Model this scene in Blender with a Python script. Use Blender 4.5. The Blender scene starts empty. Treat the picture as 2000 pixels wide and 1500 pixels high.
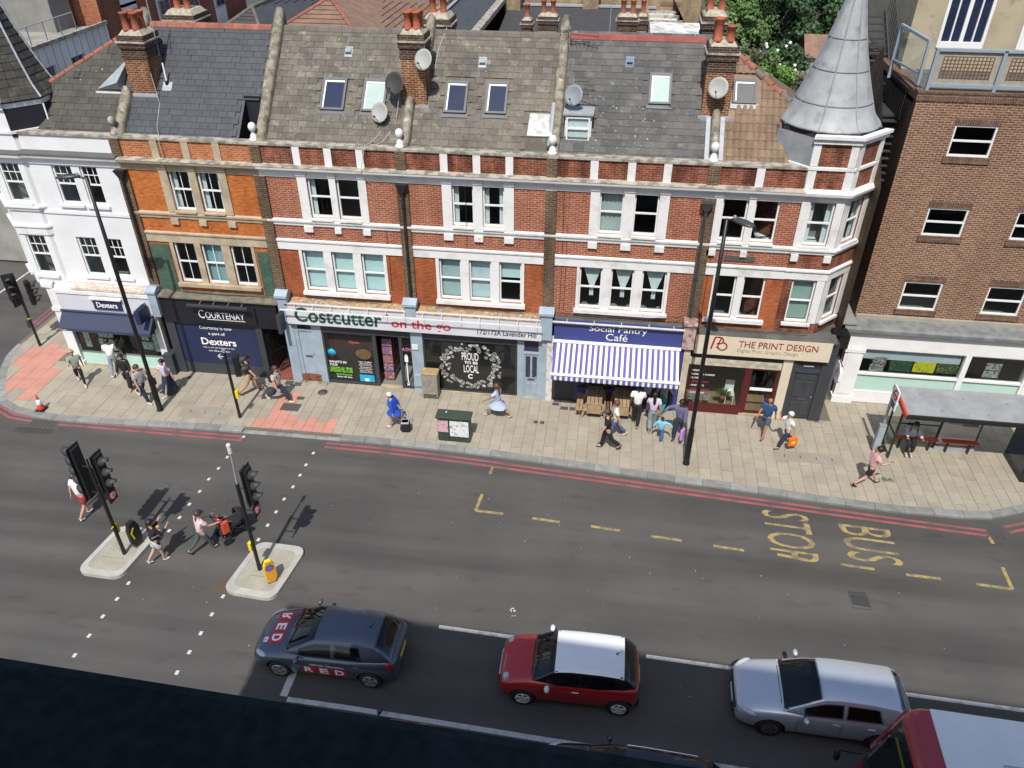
import bpy, bmesh, math, random
from mathutils import Vector, Matrix
random.seed(7)
SC = bpy.context.scene
COL = SC.collection
R = math.radians

# ---------------------------------------------------------------- camera
CAMP = Vector((0.0, -25.45, 18.6))
cam_d = bpy.data.cameras.new('camera'); cam = bpy.data.objects.new('camera', cam_d); COL.objects.link(cam)
PITCH, YAW, ROLL = R(35.028), R(-7.552), R(0.066)
_F = Vector((math.sin(YAW)*math.cos(PITCH), math.cos(YAW)*math.cos(PITCH), -math.sin(PITCH)))
_R = Vector((math.cos(YAW), -math.sin(YAW), 0)); _U = _R.cross(_F)
_R2 = _R*math.cos(ROLL)+_U*math.sin(ROLL); _U2 = _U*math.cos(ROLL)-_R*math.sin(ROLL)
cam.matrix_world = Matrix(((_R2.x, _U2.x, -_F.x, CAMP.x), (_R2.y, _U2.y, -_F.y, CAMP.y), (_R2.z, _U2.z, -_F.z, CAMP.z), (0, 0, 0, 1)))
cam_d.sensor_width = 36; cam_d.sensor_fit = 'HORIZONTAL'; cam_d.lens = 1540/2000*36
cam_d.clip_start = 0.05; cam_d.clip_end = 2000
SC.camera = cam

# ---------------------------------------------------------------- sky and sun
SUN_EL = R(56.0); SUN_AZ = R(180+2.0)      # azimuth clockwise from +Y; shadows fall towards +Y, a touch to +X
W = bpy.data.worlds.new('World'); SC.world = W; W.use_nodes = True
nt = W.node_tree; nt.nodes.clear()
wo = nt.nodes.new('ShaderNodeOutputWorld'); bg = nt.nodes.new('ShaderNodeBackground'); sk = nt.nodes.new('ShaderNodeTexSky')
sk.sky_type = 'NISHITA'; sk.sun_disc = False; sk.sun_elevation = SUN_EL; sk.sun_rotation = SUN_AZ
sk.air_density = 1.0; sk.dust_density = 1.6; sk.ozone_density = 1.0
bg.inputs['Strength'].default_value = 0.13
nt.links.new(sk.outputs[0], bg.inputs[0]); nt.links.new(bg.outputs[0], wo.inputs[0])
sun_d = bpy.data.lights.new('sun', 'SUN'); sun = bpy.data.objects.new('sun', sun_d); COL.objects.link(sun)
sun_d.energy = 4.0; sun_d.angle = R(0.53); sun_d.color = (1.0, 0.955, 0.89)
_sd = Vector((math.sin(SUN_AZ)*math.cos(SUN_EL), math.cos(SUN_AZ)*math.cos(SUN_EL), math.sin(SUN_EL)))
sun.rotation_euler = _sd.to_track_quat('Z', 'Y').to_euler(); sun.location = (0, -60, 80)
SC.view_settings.view_transform = 'Standard'; SC.view_settings.look = 'None'
SC.view_settings.gamma = 1.0; SC.view_settings.use_curve_mapping = False
SC.view_settings.exposure = 0.22

# ---------------------------------------------------------------- helpers
def lin(v): return v/12.92 if v <= 0.04045 else ((v+0.055)/1.055)**2.4
def hx(s, k=1.0):
    s = s.lstrip('#'); return tuple(lin(int(s[i:i+2], 16)/255)*k for i in (0, 2, 4))

def tag(o, label=None, cat=None, group=None, kind=None):
    if label: o['label'] = label
    if cat: o['category'] = cat
    if group: o['group'] = group
    if kind: o['kind'] = kind
    return o
def empty(name, loc=(0, 0, 0), rz=0.0, label=None, cat=None, group=None, parent=None):
    o = bpy.data.objects.new(name, None); COL.objects.link(o); o.location = loc; o.rotation_euler = (0, 0, rz)
    o.empty_display_size = 0.1
    if parent: o.parent = parent
    return tag(o, label, cat, group)
def copy_tree(o, parent=None):
    c = o.copy(); COL.objects.link(c); c.parent = parent
    for ch in [k for k in bpy.data.objects if k.parent == o]: copy_tree(ch, c)
    return c

def wm(o):
    m = o.matrix_basis.copy()
    return m if o.parent is None else wm(o.parent) @ o.matrix_parent_inverse @ m
def keep(o, parent):
    o.parent = parent; o.matrix_parent_inverse = wm(parent).inverted(); return o

class MB:
    """collects faces of one mesh"""
    def __init__(s): s.v = []; s.f = []; s.m = []; s.sm = []
    def add(s, vs, fs, mi=0, smooth=False):
        b = len(s.v); s.v.extend([tuple(p) for p in vs])
        for f in fs: s.f.append(tuple(b+i for i in f)); s.m.append(mi); s.sm.append(smooth)
        return s
    def quad(s, a, b, c, d, mi=0): return s.add([a, b, c, d], [(0, 1, 2, 3)], mi)
    def box(s, x0, x1, y0, y1, z0, z1, mi=0):
        v = [(x0, y0, z0), (x1, y0, z0), (x1, y1, z0), (x0, y1, z0), (x0, y0, z1), (x1, y0, z1), (x1, y1, z1), (x0, y1, z1)]
        return s.add(v, [(0, 3, 2, 1), (4, 5, 6, 7), (0, 1, 5, 4), (1, 2, 6, 5), (2, 3, 7, 6), (3, 0, 4, 7)], mi)
    def bbox(s, x0, x1, y0, y1, z0, z1, b=0.02, mi=0):
        """box with chamfered edges"""
        bm = bmesh.new(); bmesh.ops.create_cube(bm, size=1.0)
        for v in bm.verts: v.co = Vector((x0+(v.co.x+.5)*(x1-x0), y0+(v.co.y+.5)*(y1-y0), z0+(v.co.z+.5)*(z1-z0)))
        bmesh.ops.bevel(bm, geom=bm.edges[:], offset=b, segments=2, affect='EDGES', profile=0.5)
        return s.frombm(bm, mi)
    def frombm(s, bm, mi=0, M=None, smooth=False):
        bm.verts.ensure_lookup_table(); bm.verts.index_update()
        vs = [(M @ v.co if M else v.co.copy()) for v in bm.verts]
        s.add(vs, [tuple(v.index for v in f.verts) for f in bm.faces], mi, smooth); bm.free(); return s
    def obox(s, o, ax, ay, az, mi=0):
        """box from corner o and three edge vectors"""
        o, ax, ay, az = Vector(o), Vector(ax), Vector(ay), Vector(az)
        v = [o, o+ax, o+ax+ay, o+ay, o+az, o+ax+az, o+ax+ay+az, o+ay+az]
        return s.add(v, [(0, 3, 2, 1), (4, 5, 6, 7), (0, 1, 5, 4), (1, 2, 6, 5), (2, 3, 7, 6), (3, 0, 4, 7)], mi)
    def beam(s, p, q, w, h, mi=0, up=(0, 0, 1)):
        p, q = Vector(p), Vector(q); d = (q-p).normalized(); u = Vector(up)
        if abs(d.dot(u)) > .98: u = Vector((0, 1, 0))
        a = d.cross(u).normalized(); b = a.cross(d).normalized()
        return s.obox(p-a*w/2-b*h/2, q-p, a*w, b*h, mi)
    def prism(s, poly, z0, z1, mi=0, cap=True):
        n = len(poly); v = [(p[0], p[1], z0) for p in poly]+[(p[0], p[1], z1) for p in poly]
        fs = [(i, (i+1) % n, n+(i+1) % n, n+i) for i in range(n)]
        if cap: fs += [tuple(range(n-1, -1, -1)), tuple(range(n, 2*n))]
        return s.add(v, fs, mi)
    def extr(s, poly, d, mi=0):
        """planar 3d polygon extruded by vector d"""
        n = len(poly); d = Vector(d); v = [Vector(p) for p in poly]+[Vector(p)+d for p in poly]
        return s.add(v, [(i, (i+1) % n, n+(i+1) % n, n+i) for i in range(n)]+[tuple(range(n-1, -1, -1)), tuple(range(n, 2*n))], mi)
    def cyl(s, p, q, r0, r1=None, n=10, mi=0, cap=True, smooth=True):
        if r1 is None: r1 = r0
        p, q = Vector(p), Vector(q); d = (q-p).normalized(); u = Vector((0, 0, 1)) if abs(d.z) < .95 else Vector((1, 0, 0))
        a = d.cross(u).normalized(); b = d.cross(a).normalized()
        v = [p+(a*math.cos(t)+b*math.sin(t))*r0 for t in [2*math.pi*i/n for i in range(n)]]
        v += [q+(a*math.cos(t)+b*math.sin(t))*r1 for t in [2*math.pi*i/n for i in range(n)]]
        s.add(v, [(i, (i+1) % n, n+(i+1) % n, n+i) for i in range(n)], mi, smooth)
        if cap: s.add(v, [tuple(range(n-1, -1, -1)), tuple(range(n, 2*n))], mi)
        return s
    def tube(s, pts, r, n=6, mi=0):
        for a, b in zip(pts[:-1], pts[1:]): s.cyl(a, b, r, r, n, mi)
        return s
    def lathe(s, prof, c=(0, 0, 0), n=12, mi=0, smooth=True, ph=0.0):
        c = Vector(c); v = []
        for (r, z) in prof:
            for i in range(n):
                t = 2*math.pi*i/n+ph; v.append(c+Vector((r*math.cos(t), r*math.sin(t), z)))
        fs = []
        for k in range(len(prof)-1):
            for i in range(n): fs.append((k*n+i, k*n+(i+1) % n, (k+1)*n+(i+1) % n, (k+1)*n+i))
        fs.append(tuple(range(n-1, -1, -1))); fs.append(tuple((len(prof)-1)*n+i for i in range(n)))
        return s.add(v, fs, mi, smooth)
    def sphere(s, c, rx, ry=None, rz=None, n=10, m=7, mi=0):
        ry = ry or rx; rz = rz or rx; c = Vector(c); v = []; fs = []
        for j in range(m+1):
            p = math.pi*j/m
            for i in range(n): t = 2*math.pi*i/n; v.append(c+Vector((rx*math.sin(p)*math.cos(t), ry*math.sin(p)*math.sin(t), rz*math.cos(p))))
        for j in range(m):
            for i in range(n): fs.append((j*n+i, (j+1)*n+i, (j+1)*n+(i+1) % n, j*n+(i+1) % n))
        return s.add(v, fs, mi, True)
    def mesh(s, name, mats):
        me = bpy.data.meshes.new(name); me.from_pydata(s.v, [], s.f)
        if not isinstance(mats, (list, tuple)): mats = [mats]
        for m in mats: me.materials.append(m)
        me.polygons.foreach_set('material_index', s.m); me.polygons.foreach_set('use_smooth', s.sm)
        me.update(); return me
    def build(s, name, mats, parent=None, label=None, cat=None, group=None, kind=None, loc=None, rot=None, bevel=None, local=False):
        o = bpy.data.objects.new(name, s.mesh(name, mats)); COL.objects.link(o)
        if parent: (setattr(o, 'parent', parent) if local else keep(o, parent))
        if loc: o.location = loc
        if rot: o.rotation_euler = rot
        if bevel:
            b = o.modifiers.new('bevel', 'BEVEL'); b.width = bevel; b.segments = 2; b.limit_method = 'ANGLE'
        return tag(o, label, cat, group, kind)
def inst(name, me, parent, M):
    o = bpy.data.objects.new(name, me); COL.objects.link(o); keep(o, parent); o.matrix_basis = M; return o

# ---------------------------------------------------------------- materials
MATS = {}
def mat(name, c, rough=0.75, c2=None, scale=2.0, var=0.12, fine=40.0, fvar=0.10, rnd=0.0, isl=0.0, metal=0.0, spec=0.5, bump=0.0, bscale=60.0, coat=0.0, lo=0.35, hi=0.65, coord='pos', emit=0.0, c3=None, s3=8.0, lo3=.55, hi3=.7):
    if name in MATS: return MATS[name]
    m = bpy.data.materials.new(name); m.use_nodes = True; n = m.node_tree.nodes; l = m.node_tree.links
    b = n['Principled BSDF']; b.inputs['Roughness'].default_value = rough; b.inputs['Metallic'].default_value = metal
    b.inputs['Specular IOR Level'].default_value = spec
    if coat: b.inputs['Coat Weight'].default_value = coat; b.inputs['Coat Roughness'].default_value = 0.04
    if coord == 'pos': g = n.new('ShaderNodeNewGeometry'); vec = g.outputs['Position']
    else: g = n.new('ShaderNodeTexCoord'); vec = g.outputs['Object']
    def noise(sc, det=3.0):
        t = n.new('ShaderNodeTexNoise'); t.inputs['Scale'].default_value = sc; t.inputs['Detail'].default_value = det; l.new(vec, t.inputs['Vector']); return t.outputs['Fac']
    def ramp(f, a, bb):
        r = n.new('ShaderNodeMapRange'); r.inputs[1].default_value = a; r.inputs[2].default_value = bb; l.new(f, r.inputs[0]); return r.outputs[0]
    def mix(f, A, B, typ='MIX'):
        x = n.new('ShaderNodeMix'); x.data_type = 'RGBA'; x.blend_type = typ
        if f is not None and not isinstance(f, float): l.new(f, x.inputs[0])
        else: x.inputs[0].default_value = f if f is not None else 1.0
        for i, q in ((6, A), (7, B)):
            if isinstance(q, tuple): x.inputs[i].default_value = (*q[:3], 1)
            else: l.new(q, x.inputs[i])
        return x.outputs[2]
    def val(f, lo_, hi_):
        r = n.new('ShaderNodeMapRange'); r.inputs[1].default_value = 0; r.inputs[2].default_value = 1
        r.inputs[3].default_value = lo_; r.inputs[4].default_value = hi_; l.new(f, r.inputs[0]); return r.outputs[0]
    c2 = c2 or tuple(x*(1-var) for x in c)
    col = mix(ramp(noise(scale, 5.0), lo, hi), tuple(c), tuple(c2))
    if c3: col = mix(ramp(noise(s3, 4.0), lo3, hi3), col, tuple(c3))
    def mul(f, lo_, hi_, col):
        h = n.new('ShaderNodeHueSaturation'); l.new(val(f, lo_, hi_), h.inputs['Value']); l.new(col, h.inputs['Color']); return h.outputs[0]
    if fvar: col = mul(ramp(noise(fine, 2.0), .25, .75), 1-fvar, 1+fvar, col)
    if rnd: oi = n.new('ShaderNodeObjectInfo'); col = mul(oi.outputs['Random'], 1-rnd, 1+rnd, col)
    if isl: gi = n.new('ShaderNodeNewGeometry'); col = mul(gi.outputs['Random Per Island'], 1-isl, 1+isl, col)
    l.new(col, b.inputs['Base Color'])
    if emit: l.new(col, b.inputs['Emission Color']); b.inputs['Emission Strength'].default_value = emit
    if bump:
        bp = n.new('ShaderNodeBump'); bp.inputs['Strength'].default_value = bump; bp.inputs['Distance'].default_value = 0.02
        l.new(noise(bscale, 4.0), bp.inputs['Height']); l.new(bp.outputs[0], b.inputs['Normal'])
    MATS[name] = m; return m

def brick(name, c1, c2, mortar, stain=None, sv=0.25, msize=0.012, dark=None, bw=0.225, rh=0.075, wear=1.1):
    m = bpy.data.materials.new(name); m.use_nodes = True; n = m.node_tree.nodes; l = m.node_tree.links
    b = n['Principled BSDF']; b.inputs['Roughness'].default_value = 0.88; b.inputs['Specular IOR Level'].default_value = 0.2
    g = n.new('ShaderNodeNewGeometry'); sx = n.new('ShaderNodeSeparateXYZ'); l.new(g.outputs['Position'], sx.inputs[0])
    ad = n.new('ShaderNodeMath'); l.new(sx.outputs[0], ad.inputs[0]); l.new(sx.outputs[1], ad.inputs[1])
    cb = n.new('ShaderNodeCombineXYZ'); l.new(ad.outputs[0], cb.inputs[0]); l.new(sx.outputs[2], cb.inputs[1])
    t = n.new('ShaderNodeTexBrick'); l.new(cb.outputs[0], t.inputs['Vector'])
    t.inputs['Scale'].default_value = 1.0; t.inputs['Brick Width'].default_value = bw; t.inputs['Row Height'].default_value = rh
    t.inputs['Mortar Size'].default_value = msize; t.inputs['Mortar Smooth'].default_value = 0.1; t.inputs['Bias'].default_value = 0.0
    t.inputs['Color1'].default_value = (*c1, 1); t.inputs['Color2'].default_value = (*c2, 1); t.inputs['Mortar'].default_value = (*mortar, 1)
    t.offset_frequency = 2
    ns = n.new('ShaderNodeTexNoise'); ns.inputs['Scale'].default_value = wear; ns.inputs['Detail'].default_value = 6.0; mps = n.new('ShaderNodeMapping'); mps.inputs['Scale'].default_value = (1.5, 1.5, .42); l.new(g.outputs['Position'], mps.inputs['Vector']); l.new(mps.outputs[0], ns.inputs['Vector'])
    mr = n.new('ShaderNodeMapRange'); mr.inputs[1].default_value = .38; mr.inputs[2].default_value = .68; l.new(ns.outputs['Fac'], mr.inputs[0])
    x = n.new('ShaderNodeMix'); x.data_type = 'RGBA'; x.blend_type = 'MULTIPLY'; x.inputs[7].default_value = (*(stain or (0.62, 0.58, 0.55)), 1)
    l.new(t.outputs['Color'], x.inputs[6])
    mm = n.new('ShaderNodeMath'); mm.operation = 'MULTIPLY'; mm.inputs[1].default_value = min(1, sv*3); l.new(mr.outputs[0], mm.inputs[0]); l.new(mm.outputs[0], x.inputs[0])
    # brick to brick tone
    vo = n.new('ShaderNodeTexNoise'); vo.inputs['Scale'].default_value = 9.0; vo.inputs['Detail'].default_value = 2.0
    mp = n.new('ShaderNodeMapping'); mp.inputs['Scale'].default_value = (0.55, 1.6, 1); l.new(cb.outputs[0], mp.inputs['Vector']); l.new(mp.outputs[0], vo.inputs['Vector'])
    mr2 = n.new('ShaderNodeMapRange'); mr2.inputs[1].default_value = .3; mr2.inputs[2].default_value = .7; mr2.inputs[3].default_value = .72; mr2.inputs[4].default_value = 1.22; l.new(vo.outputs['Fac'], mr2.inputs[0])
    h = n.new('ShaderNodeHueSaturation'); l.new(mr2.outputs[0], h.inputs['Value']); l.new(x.outputs[2], h.inputs['Color']); l.new(h.outputs[0], b.inputs['Base Color'])
    bp = n.new('ShaderNodeBump'); bp.inputs['Strength'].default_value = .5; bp.inputs['Distance'].default_value = 0.01; bp.invert = True
    l.new(t.outputs['Fac'], bp.inputs['Height']); l.new(bp.outputs[0], b.inputs['Normal'])
    MATS[name] = m; return m

def thin_glass(name, tint=(0.80, 0.88, 0.90), refl=1.0, ior=1.5):
    m = bpy.data.materials.new(name); m.use_nodes = True; n = m.node_tree.nodes; l = m.node_tree.links; n.clear()
    o = n.new('ShaderNodeOutputMaterial'); tr = n.new('ShaderNodeBsdfTransparent'); tr.inputs[0].default_value = (*tint, 1)
    gl = n.new('ShaderNodeBsdfGlossy'); gl.inputs['Roughness'].default_value = 0.03; gl.inputs[0].default_value = (refl, refl, refl, 1)
    fr = n.new('ShaderNodeFresnel'); 
    ge = n.new('ShaderNodeNewGeometry'); mr = n.new('ShaderNodeMapRange'); mr.inputs[3].default_value = ior; mr.inputs[4].default_value = 1/ior; l.new(ge.outputs['Backfacing'], mr.inputs[0]); l.new(mr.outputs[0], fr.inputs[0]); mx = n.new('ShaderNodeMixShader')
    l.new(fr.outputs[0], mx.inputs[0]); l.new(tr.outputs[0], mx.inputs[1]); l.new(gl.outputs[0], mx.inputs[2]); l.new(mx.outputs[0], o.inputs[0])
    MATS[name] = m; return m

M_white = mat('white_paint', (.71, .71, .70), .7, c2=(.50, .485, .45), scale=1.8, lo=.52, hi=.8, fvar=.07, c3=(.36, .33, .28), s3=5, lo3=.66, hi3=.8)
M_whitewall = mat('white_render', (.70, .71, .715), .8, c2=(.63, .635, .64), scale=1.1, lo=.45, hi=.8, fvar=.05, bump=.35, bscale=14)
M_stone = mat('stone', (.47, .39, .27), .85, c2=(.33, .27, .19), scale=2.2)
M_coping = mat('coping_stone', (.40, .37, .31), .9, c2=(.19, .17, .14), scale=3.5, lo=.42, hi=.6, fvar=.2)
M_lead = mat('lead', (.30, .32, .335), .55, c2=(.22, .235, .25), scale=2.5, fvar=.08)
M_wframe = mat('window_white', (.78, .78, .77), .5, var=.06, fvar=.03)
M_black = mat('black_paint', (.012, .012, .013), .45, var=.2)
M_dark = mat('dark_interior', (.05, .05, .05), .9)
M_room = mat('room_wall', (.26, .24, .22), .9, var=.2, scale=.7)
M_glass = thin_glass('window_glass')
M_shopglass = thin_glass('shop_glass', (.75, .80, .80))
M_curtain = mat('curtain', (.72, .76, .73), .9, var=.1, scale=6)
M_blind = mat('blind_green', (.58, .74, .70), .9, var=.06)
M_navy = mat('navy_paint', (.018, .026, .075), .5, var=.1, fvar=.03)
M_black_sign = mat('black_fascia', (.012, .013, .02), .45, var=.1)
M_palegreen = mat('pale_green_panel', (.46, .66, .58), .5, var=.05, fvar=.02)
M_txtwhite = mat('lettering_white', (.85, .85, .85), .5, var=.03, fvar=0)
M_greyblue = mat('grey_blue_paint', (.33, .41, .48), .6, c2=(.27, .34, .40), scale=2)

TXT = {}
def text(s, name, matl, parent, O, ax, ay, w, h=None, ext=0.006, bold=0.0, shear=0.0, local=False):
    """lettering: lower-left corner O, ax text direction, ay up direction; fitted to width w (and height h)"""
    cu = bpy.data.curves.new('t', 'FONT'); cu.body = s; cu.size = 1.0; cu.extrude = 0.0; cu.resolution_u = 3; cu.offset = bold; cu.shear = shear
    ob = bpy.data.objects.new('t', cu)
    me = bpy.data.meshes.new_from_object(ob)
    bpy.data.objects.remove(ob); bpy.data.curves.remove(cu)
    xs = [v.co.x for v in me.vertices]; ys = [v.co.y for v in me.vertices]
    x0, x1, y0, y1 = min(xs), max(xs), min(ys), max(ys)
    sx = w/(x1-x0); sy = sx if h is None else h/(y1-y0)
    ax, ay, O = Vector(ax).normalized(), Vector(ay).normalized(), Vector(O); nz = ax.cross(ay)
    for v in me.vertices: v.co = O+ax*((v.co.x-x0)*sx)+ay*((v.co.y-y0)*sy)+nz*ext
    me.materials.clear(); me.materials.append(matl); me.name = name
    o = bpy.data.objects.new(name, me); COL.objects.link(o); 
    if parent: (setattr(o, 'parent', parent) if local else keep(o, parent))
    return o
# ================================================================ ground
ZR = -0.10                                   # road surface; pavement top is z = 0
def RP(x, y): k = (CAMP.z-ZR)/CAMP.z; return (x*k, (y+25.45)*k-25.45)
M_asphalt = mat('asphalt', (.094, .090, .084), .85, c2=(.074, .072, .069), scale=.35, lo=.35, hi=.7, fine=70, fvar=.22, bump=.25, bscale=120, c3=(.095, .087, .075), s3=.16, lo3=.5, hi3=.75, spec=.3)
def streaks(m, sc, lo, hi, v0, v1):
    # long worn tracks: a noise stretched along the traffic multiplies the tone
    n, l = m.node_tree.nodes, m.node_tree.links; b = n['Principled BSDF']; src = b.inputs['Base Color'].links[0].from_socket
    g, mp, t, r_, h = n.new('ShaderNodeNewGeometry'), n.new('ShaderNodeMapping'), n.new('ShaderNodeTexNoise'), n.new('ShaderNodeMapRange'), n.new('ShaderNodeHueSaturation')
    mp.inputs['Scale'].default_value = sc; mp.inputs['Rotation'].default_value = (0, 0, R(3)); t.inputs['Scale'].default_value = 1.0; t.inputs['Detail'].default_value = 4.0
    l.new(g.outputs['Position'], mp.inputs['Vector']); l.new(mp.outputs[0], t.inputs['Vector']); l.new(t.outputs['Fac'], r_.inputs[0])
    for k, v in enumerate((lo, hi, v0, v1)): r_.inputs[k+1].default_value = v
    l.new(r_.outputs[0], h.inputs['Value']); l.new(src, h.inputs['Color']); l.new(h.outputs[0], b.inputs['Base Color'])
streaks(M_asphalt, (.05, .75, 1), .38, .66, 1.10, .74); streaks(M_asphalt, (.9, 2.5, 1), .6, .74, 1.0, .80)
M_road_dark = mat('asphalt_patch', (.046, .045, .045), .85, fine=60, fvar=.2)
M_slab = mat('paving_slab', (.345, .305, .238), .9, c2=(.295, .265, .21), scale=1.1, fine=25, fvar=.08, rnd=.07, isl=.07, c3=(.265, .235, .185), s3=1.7, lo3=.57, hi3=.75)
M_slab_pink = mat('tactile_slab', (.52, .25, .19), .9, var=.15, scale=1.5, rnd=.10)
M_joint = mat('paving_joint', (.15, .13, .10), .95)
M_kerb = mat('granite_kerb', (.25, .255, .24), .85, c2=(.19, .195, .185), scale=3, rnd=.16, fine=50, fvar=.15)
M_concrete = mat('concrete', (.36, .34, .28), .9, c2=(.29, .27, .22), scale=2)
M_redline = mat('red_line_paint', (.31, .085, .09), .8, c2=(.16, .07, .07), scale=2.2, lo=.40, hi=.68, fine=30, fvar=.2)
M_yellow = mat('yellow_road_paint', (.36, .27, .10), .8, c2=(.17, .14, .085), scale=5, lo=.42, hi=.62, fine=40, fvar=.2)
M_whiteline = mat('white_road_paint', (.52, .51, .49), .8, c2=(.28, .275, .265), scale=4, lo=.5, hi=.72, fine=40, fvar=.15)
M_iron = mat('cast_iron', (.075, .07, .065), .7, fine=60, fvar=.25)
M_earth = mat('earth', (.10, .085, .06), .95, c2=(.06, .07, .035), scale=.6)

road = MB().quad((-400, -200, ZR), (400, -200, ZR), (400, 500, ZR), (-400, 500, ZR)).build('road', M_asphalt, kind='structure')

KB = [(-25.7, 2.6), (-25.6, 1.0), (-25.45, -.2), (-24.9, -1.2), (-24.3, -2.2), (-23.5, -3.15), (-22.4, -3.68), (-20.7, -3.85), (-18.6, -3.8), (-16.6, -3.7), (-14.6, -3.62), (-13, -3.6), (-11.4, -3.57), (-9.8, -3.57), (-7.6, -3.58),
      (-5.7, -3.62), (-3.8, -3.70), (-1.9, -3.84), (0, -3.99), (1.7, -4.14), (3.3, -4.26), (5.2, -4.38), (7.7, -4.60), (10.2, -4.78), (13.1, -4.74), (14.5, -4.2), (17.5, -3.0), (24, -3.2)]
def kerb_y(x):
    for (a, b) in zip(KB[:-1], KB[1:]):
        if a[0] <= x <= b[0]: return a[1]+(b[1]-a[1])*(x-a[0])/(b[0]-a[0])
    return KB[-1][1]
KW = 0.30
# --- pavement base sheet (joint colour), reaching under the shopfronts
mb = MB(); prev = None
for (x, y) in KB[1:]:
    top = 3.0
    if prev: mb.quad((prev[0], prev[1]+KW*.5, -.012), (x, y+KW*.5, -.012), (x, top, -.012), (prev[0], top, -.012))
    prev = (x, y)
mb.quad((-25.6, 3.0, -.012), (-22.0, 3.0, -.012), (-22.0, 60, -.012), (-25.6, 60, -.012))
pav = mb.build('pavement', M_joint, kind='structure')
# --- kerb stones
kerb = MB().extr([(KB[1][0]+.05, KB[1][1], -.2), (KB[1][0]+.25, KB[1][1], -.2), (KB[1][0]+.25, KB[1][1], -.02), (KB[1][0]+.05, KB[1][1], -.02)], (0, 55, 0)).build('kerb', M_kerb, kind='structure')
def along(pts, step):
    out = []; carry = 0.0
    for a, b in zip(pts[:-1], pts[1:]):
        L = math.dist(a, b); t = carry
        while t < L: out.append((a[0]+(b[0]-a[0])*t/L, a[1]+(b[1]-a[1])*t/L)); t += step
        carry = t-L
    return out
KP = along(KB[1:], 0.95)
def normals(pts):
    r = []
    for i in range(len(pts)):
        a = pts[max(0, i-1)]; b = pts[min(len(pts)-1, i+1)]; d = Vector((b[0]-a[0], b[1]-a[1])).normalized(); r.append(Vector((-d.y, d.x)))
    return r
KN = normals(KP)
for i in range(len(KP)-1):
    a, b = Vector(KP[i]), Vector(KP[i+1]); na, nb = KN[i], KN[i+1]; g = (b-a).normalized()*.006
    dz = .055 if -13.2 < a.x < -9.6 else 0.0
    zt = .006+random.uniform(-.003, .003)-dz
    q = [a+g, b-g, b-g+nb*KW, a+g+na*KW]; e = [a+g+na*.02, b-g+nb*.02]
    mb = MB(); v = [(q[0].x, q[0].y, ZR-.05), (q[1].x, q[1].y, ZR-.05), (q[1].x, q[1].y, zt-.02), (q[0].x, q[0].y, zt-.02), (e[0].x, e[0].y, zt), (e[1].x, e[1].y, zt), (q[2].x, q[2].y, zt), (q[3].x, q[3].y, zt)]
    mb.add(v, [(0, 1, 2, 3), (3, 2, 5, 4), (4, 5, 6, 7)]); mb.build('kerb_stone', M_kerb, kerb)

# --- paving slabs: columns running from the kerb to the shopfronts
SHOPY = [(-22.9, -17.9, -.02), (-17.9, -12.3, -.02), (-12.3, -2.1, -.0), (-2.1, 3.2, .02), (3.2, 8.95, .02), (8.95, 9.3, 3.0), (9.3, 30, 1.46)]
def shop_y(x):
    for a, b, y in SHOPY:
        if a <= x < b: return y
    return 14.0
def pink(x, y):
    if -24.3 < x < -22.55 and -2.5 < y < -.55: return True
    if -24.5 < x < -23.0 and -.6 < y < .85: return True
    if -12.95 < x < -9.75 and y < -2.5: return True
    if -12.75 < x < -11.9 and -2.5 <= y < -1.1: return True
    return False
slab_quads = []
x = -25.4
while x < 22:
    wd = .60 if x < -13.0 else .40
    if x < -13.0 and x+wd > -12.9: wd = -13.0-x+.001 if -13.0-x > .2 else wd
    x1 = x+wd; ym = lambda q: kerb_y(q)+KW+.005
    ya, yb = ym(x), ym(x1); yt = min(shop_y(x+.05), shop_y(x1-.05)); y = max(ya, yb)
    ln = .75 if x < -13.0 else .60
    first = random.choice((.25, .45, .6)) if x < -13 else (.3 if int(round(x/.4)) % 2 else .6)
    yy = y+first-.02; slab_quads.append([(x, ya), (x1, yb), (x1, yy), (x, yy)])
    while yy < yt-.05:
        y2 = min(yy+ln, yt); slab_quads.append([(x, yy), (x1, yy), (x1, y2), (x, y2)]); yy = y2
    x = x1
slab_quads.sort(key=lambda q: (Vector((q[0][0], q[0][1]+25.45)).length))
shared = {}
mbs = MB(); mbp = MB()
def slab_mb(q, mb, mi=0, dz=0.0):
    g = .006; cx = sum(p[0] for p in q)/4; cy = sum(p[1] for p in q)/4
    t = [(p[0]+(g if p[0] < cx else -g), p[1]+(g if p[1] < cy else -g), dz) for p in q]
    b = [(p[0], p[1], -.04) for p in t]
    return mb.add(t+b, [(0, 1, 2, 3), (4, 5, 1, 0), (5, 6, 2, 1), (6, 7, 3, 2), (7, 4, 0, 3)], mi)
cnt = 0
for q in slab_quads:
    cx = sum(p[0] for p in q)/4; cy = sum(p[1] for p in q)/4
    if (q[2][1]-q[1][1]) < .03: continue
    pk = pink(cx, cy); dz = random.uniform(-.004, .003)
    if cnt < 300:
        rect = abs(q[0][1]-q[1][1]) < 1e-6
        key = (round(q[1][0]-q[0][0], 3), round(q[2][1]-q[1][1], 3), pk)
        if rect:
            if key not in shared:
                w2, l2 = key[0]/2, key[1]/2
                shared[key] = slab_mb([(-w2, -l2), (w2, -l2), (w2, l2), (-w2, l2)], MB()).mesh('paving_slab', M_slab_pink if pk else M_slab)
            inst('paving_slab', shared[key], pav, Matrix.Translation((cx, cy, dz)))
        else: slab_mb(q, MB(), 0, dz).build('paving_slab', M_slab_pink if pk else M_slab, pav)
        cnt += 1
    else: slab_mb(q, mbs, 1 if pk else 0, dz)
mbs.build('far_paving_slabs', [M_slab, M_slab_pink], pav, kind='stuff')
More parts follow.
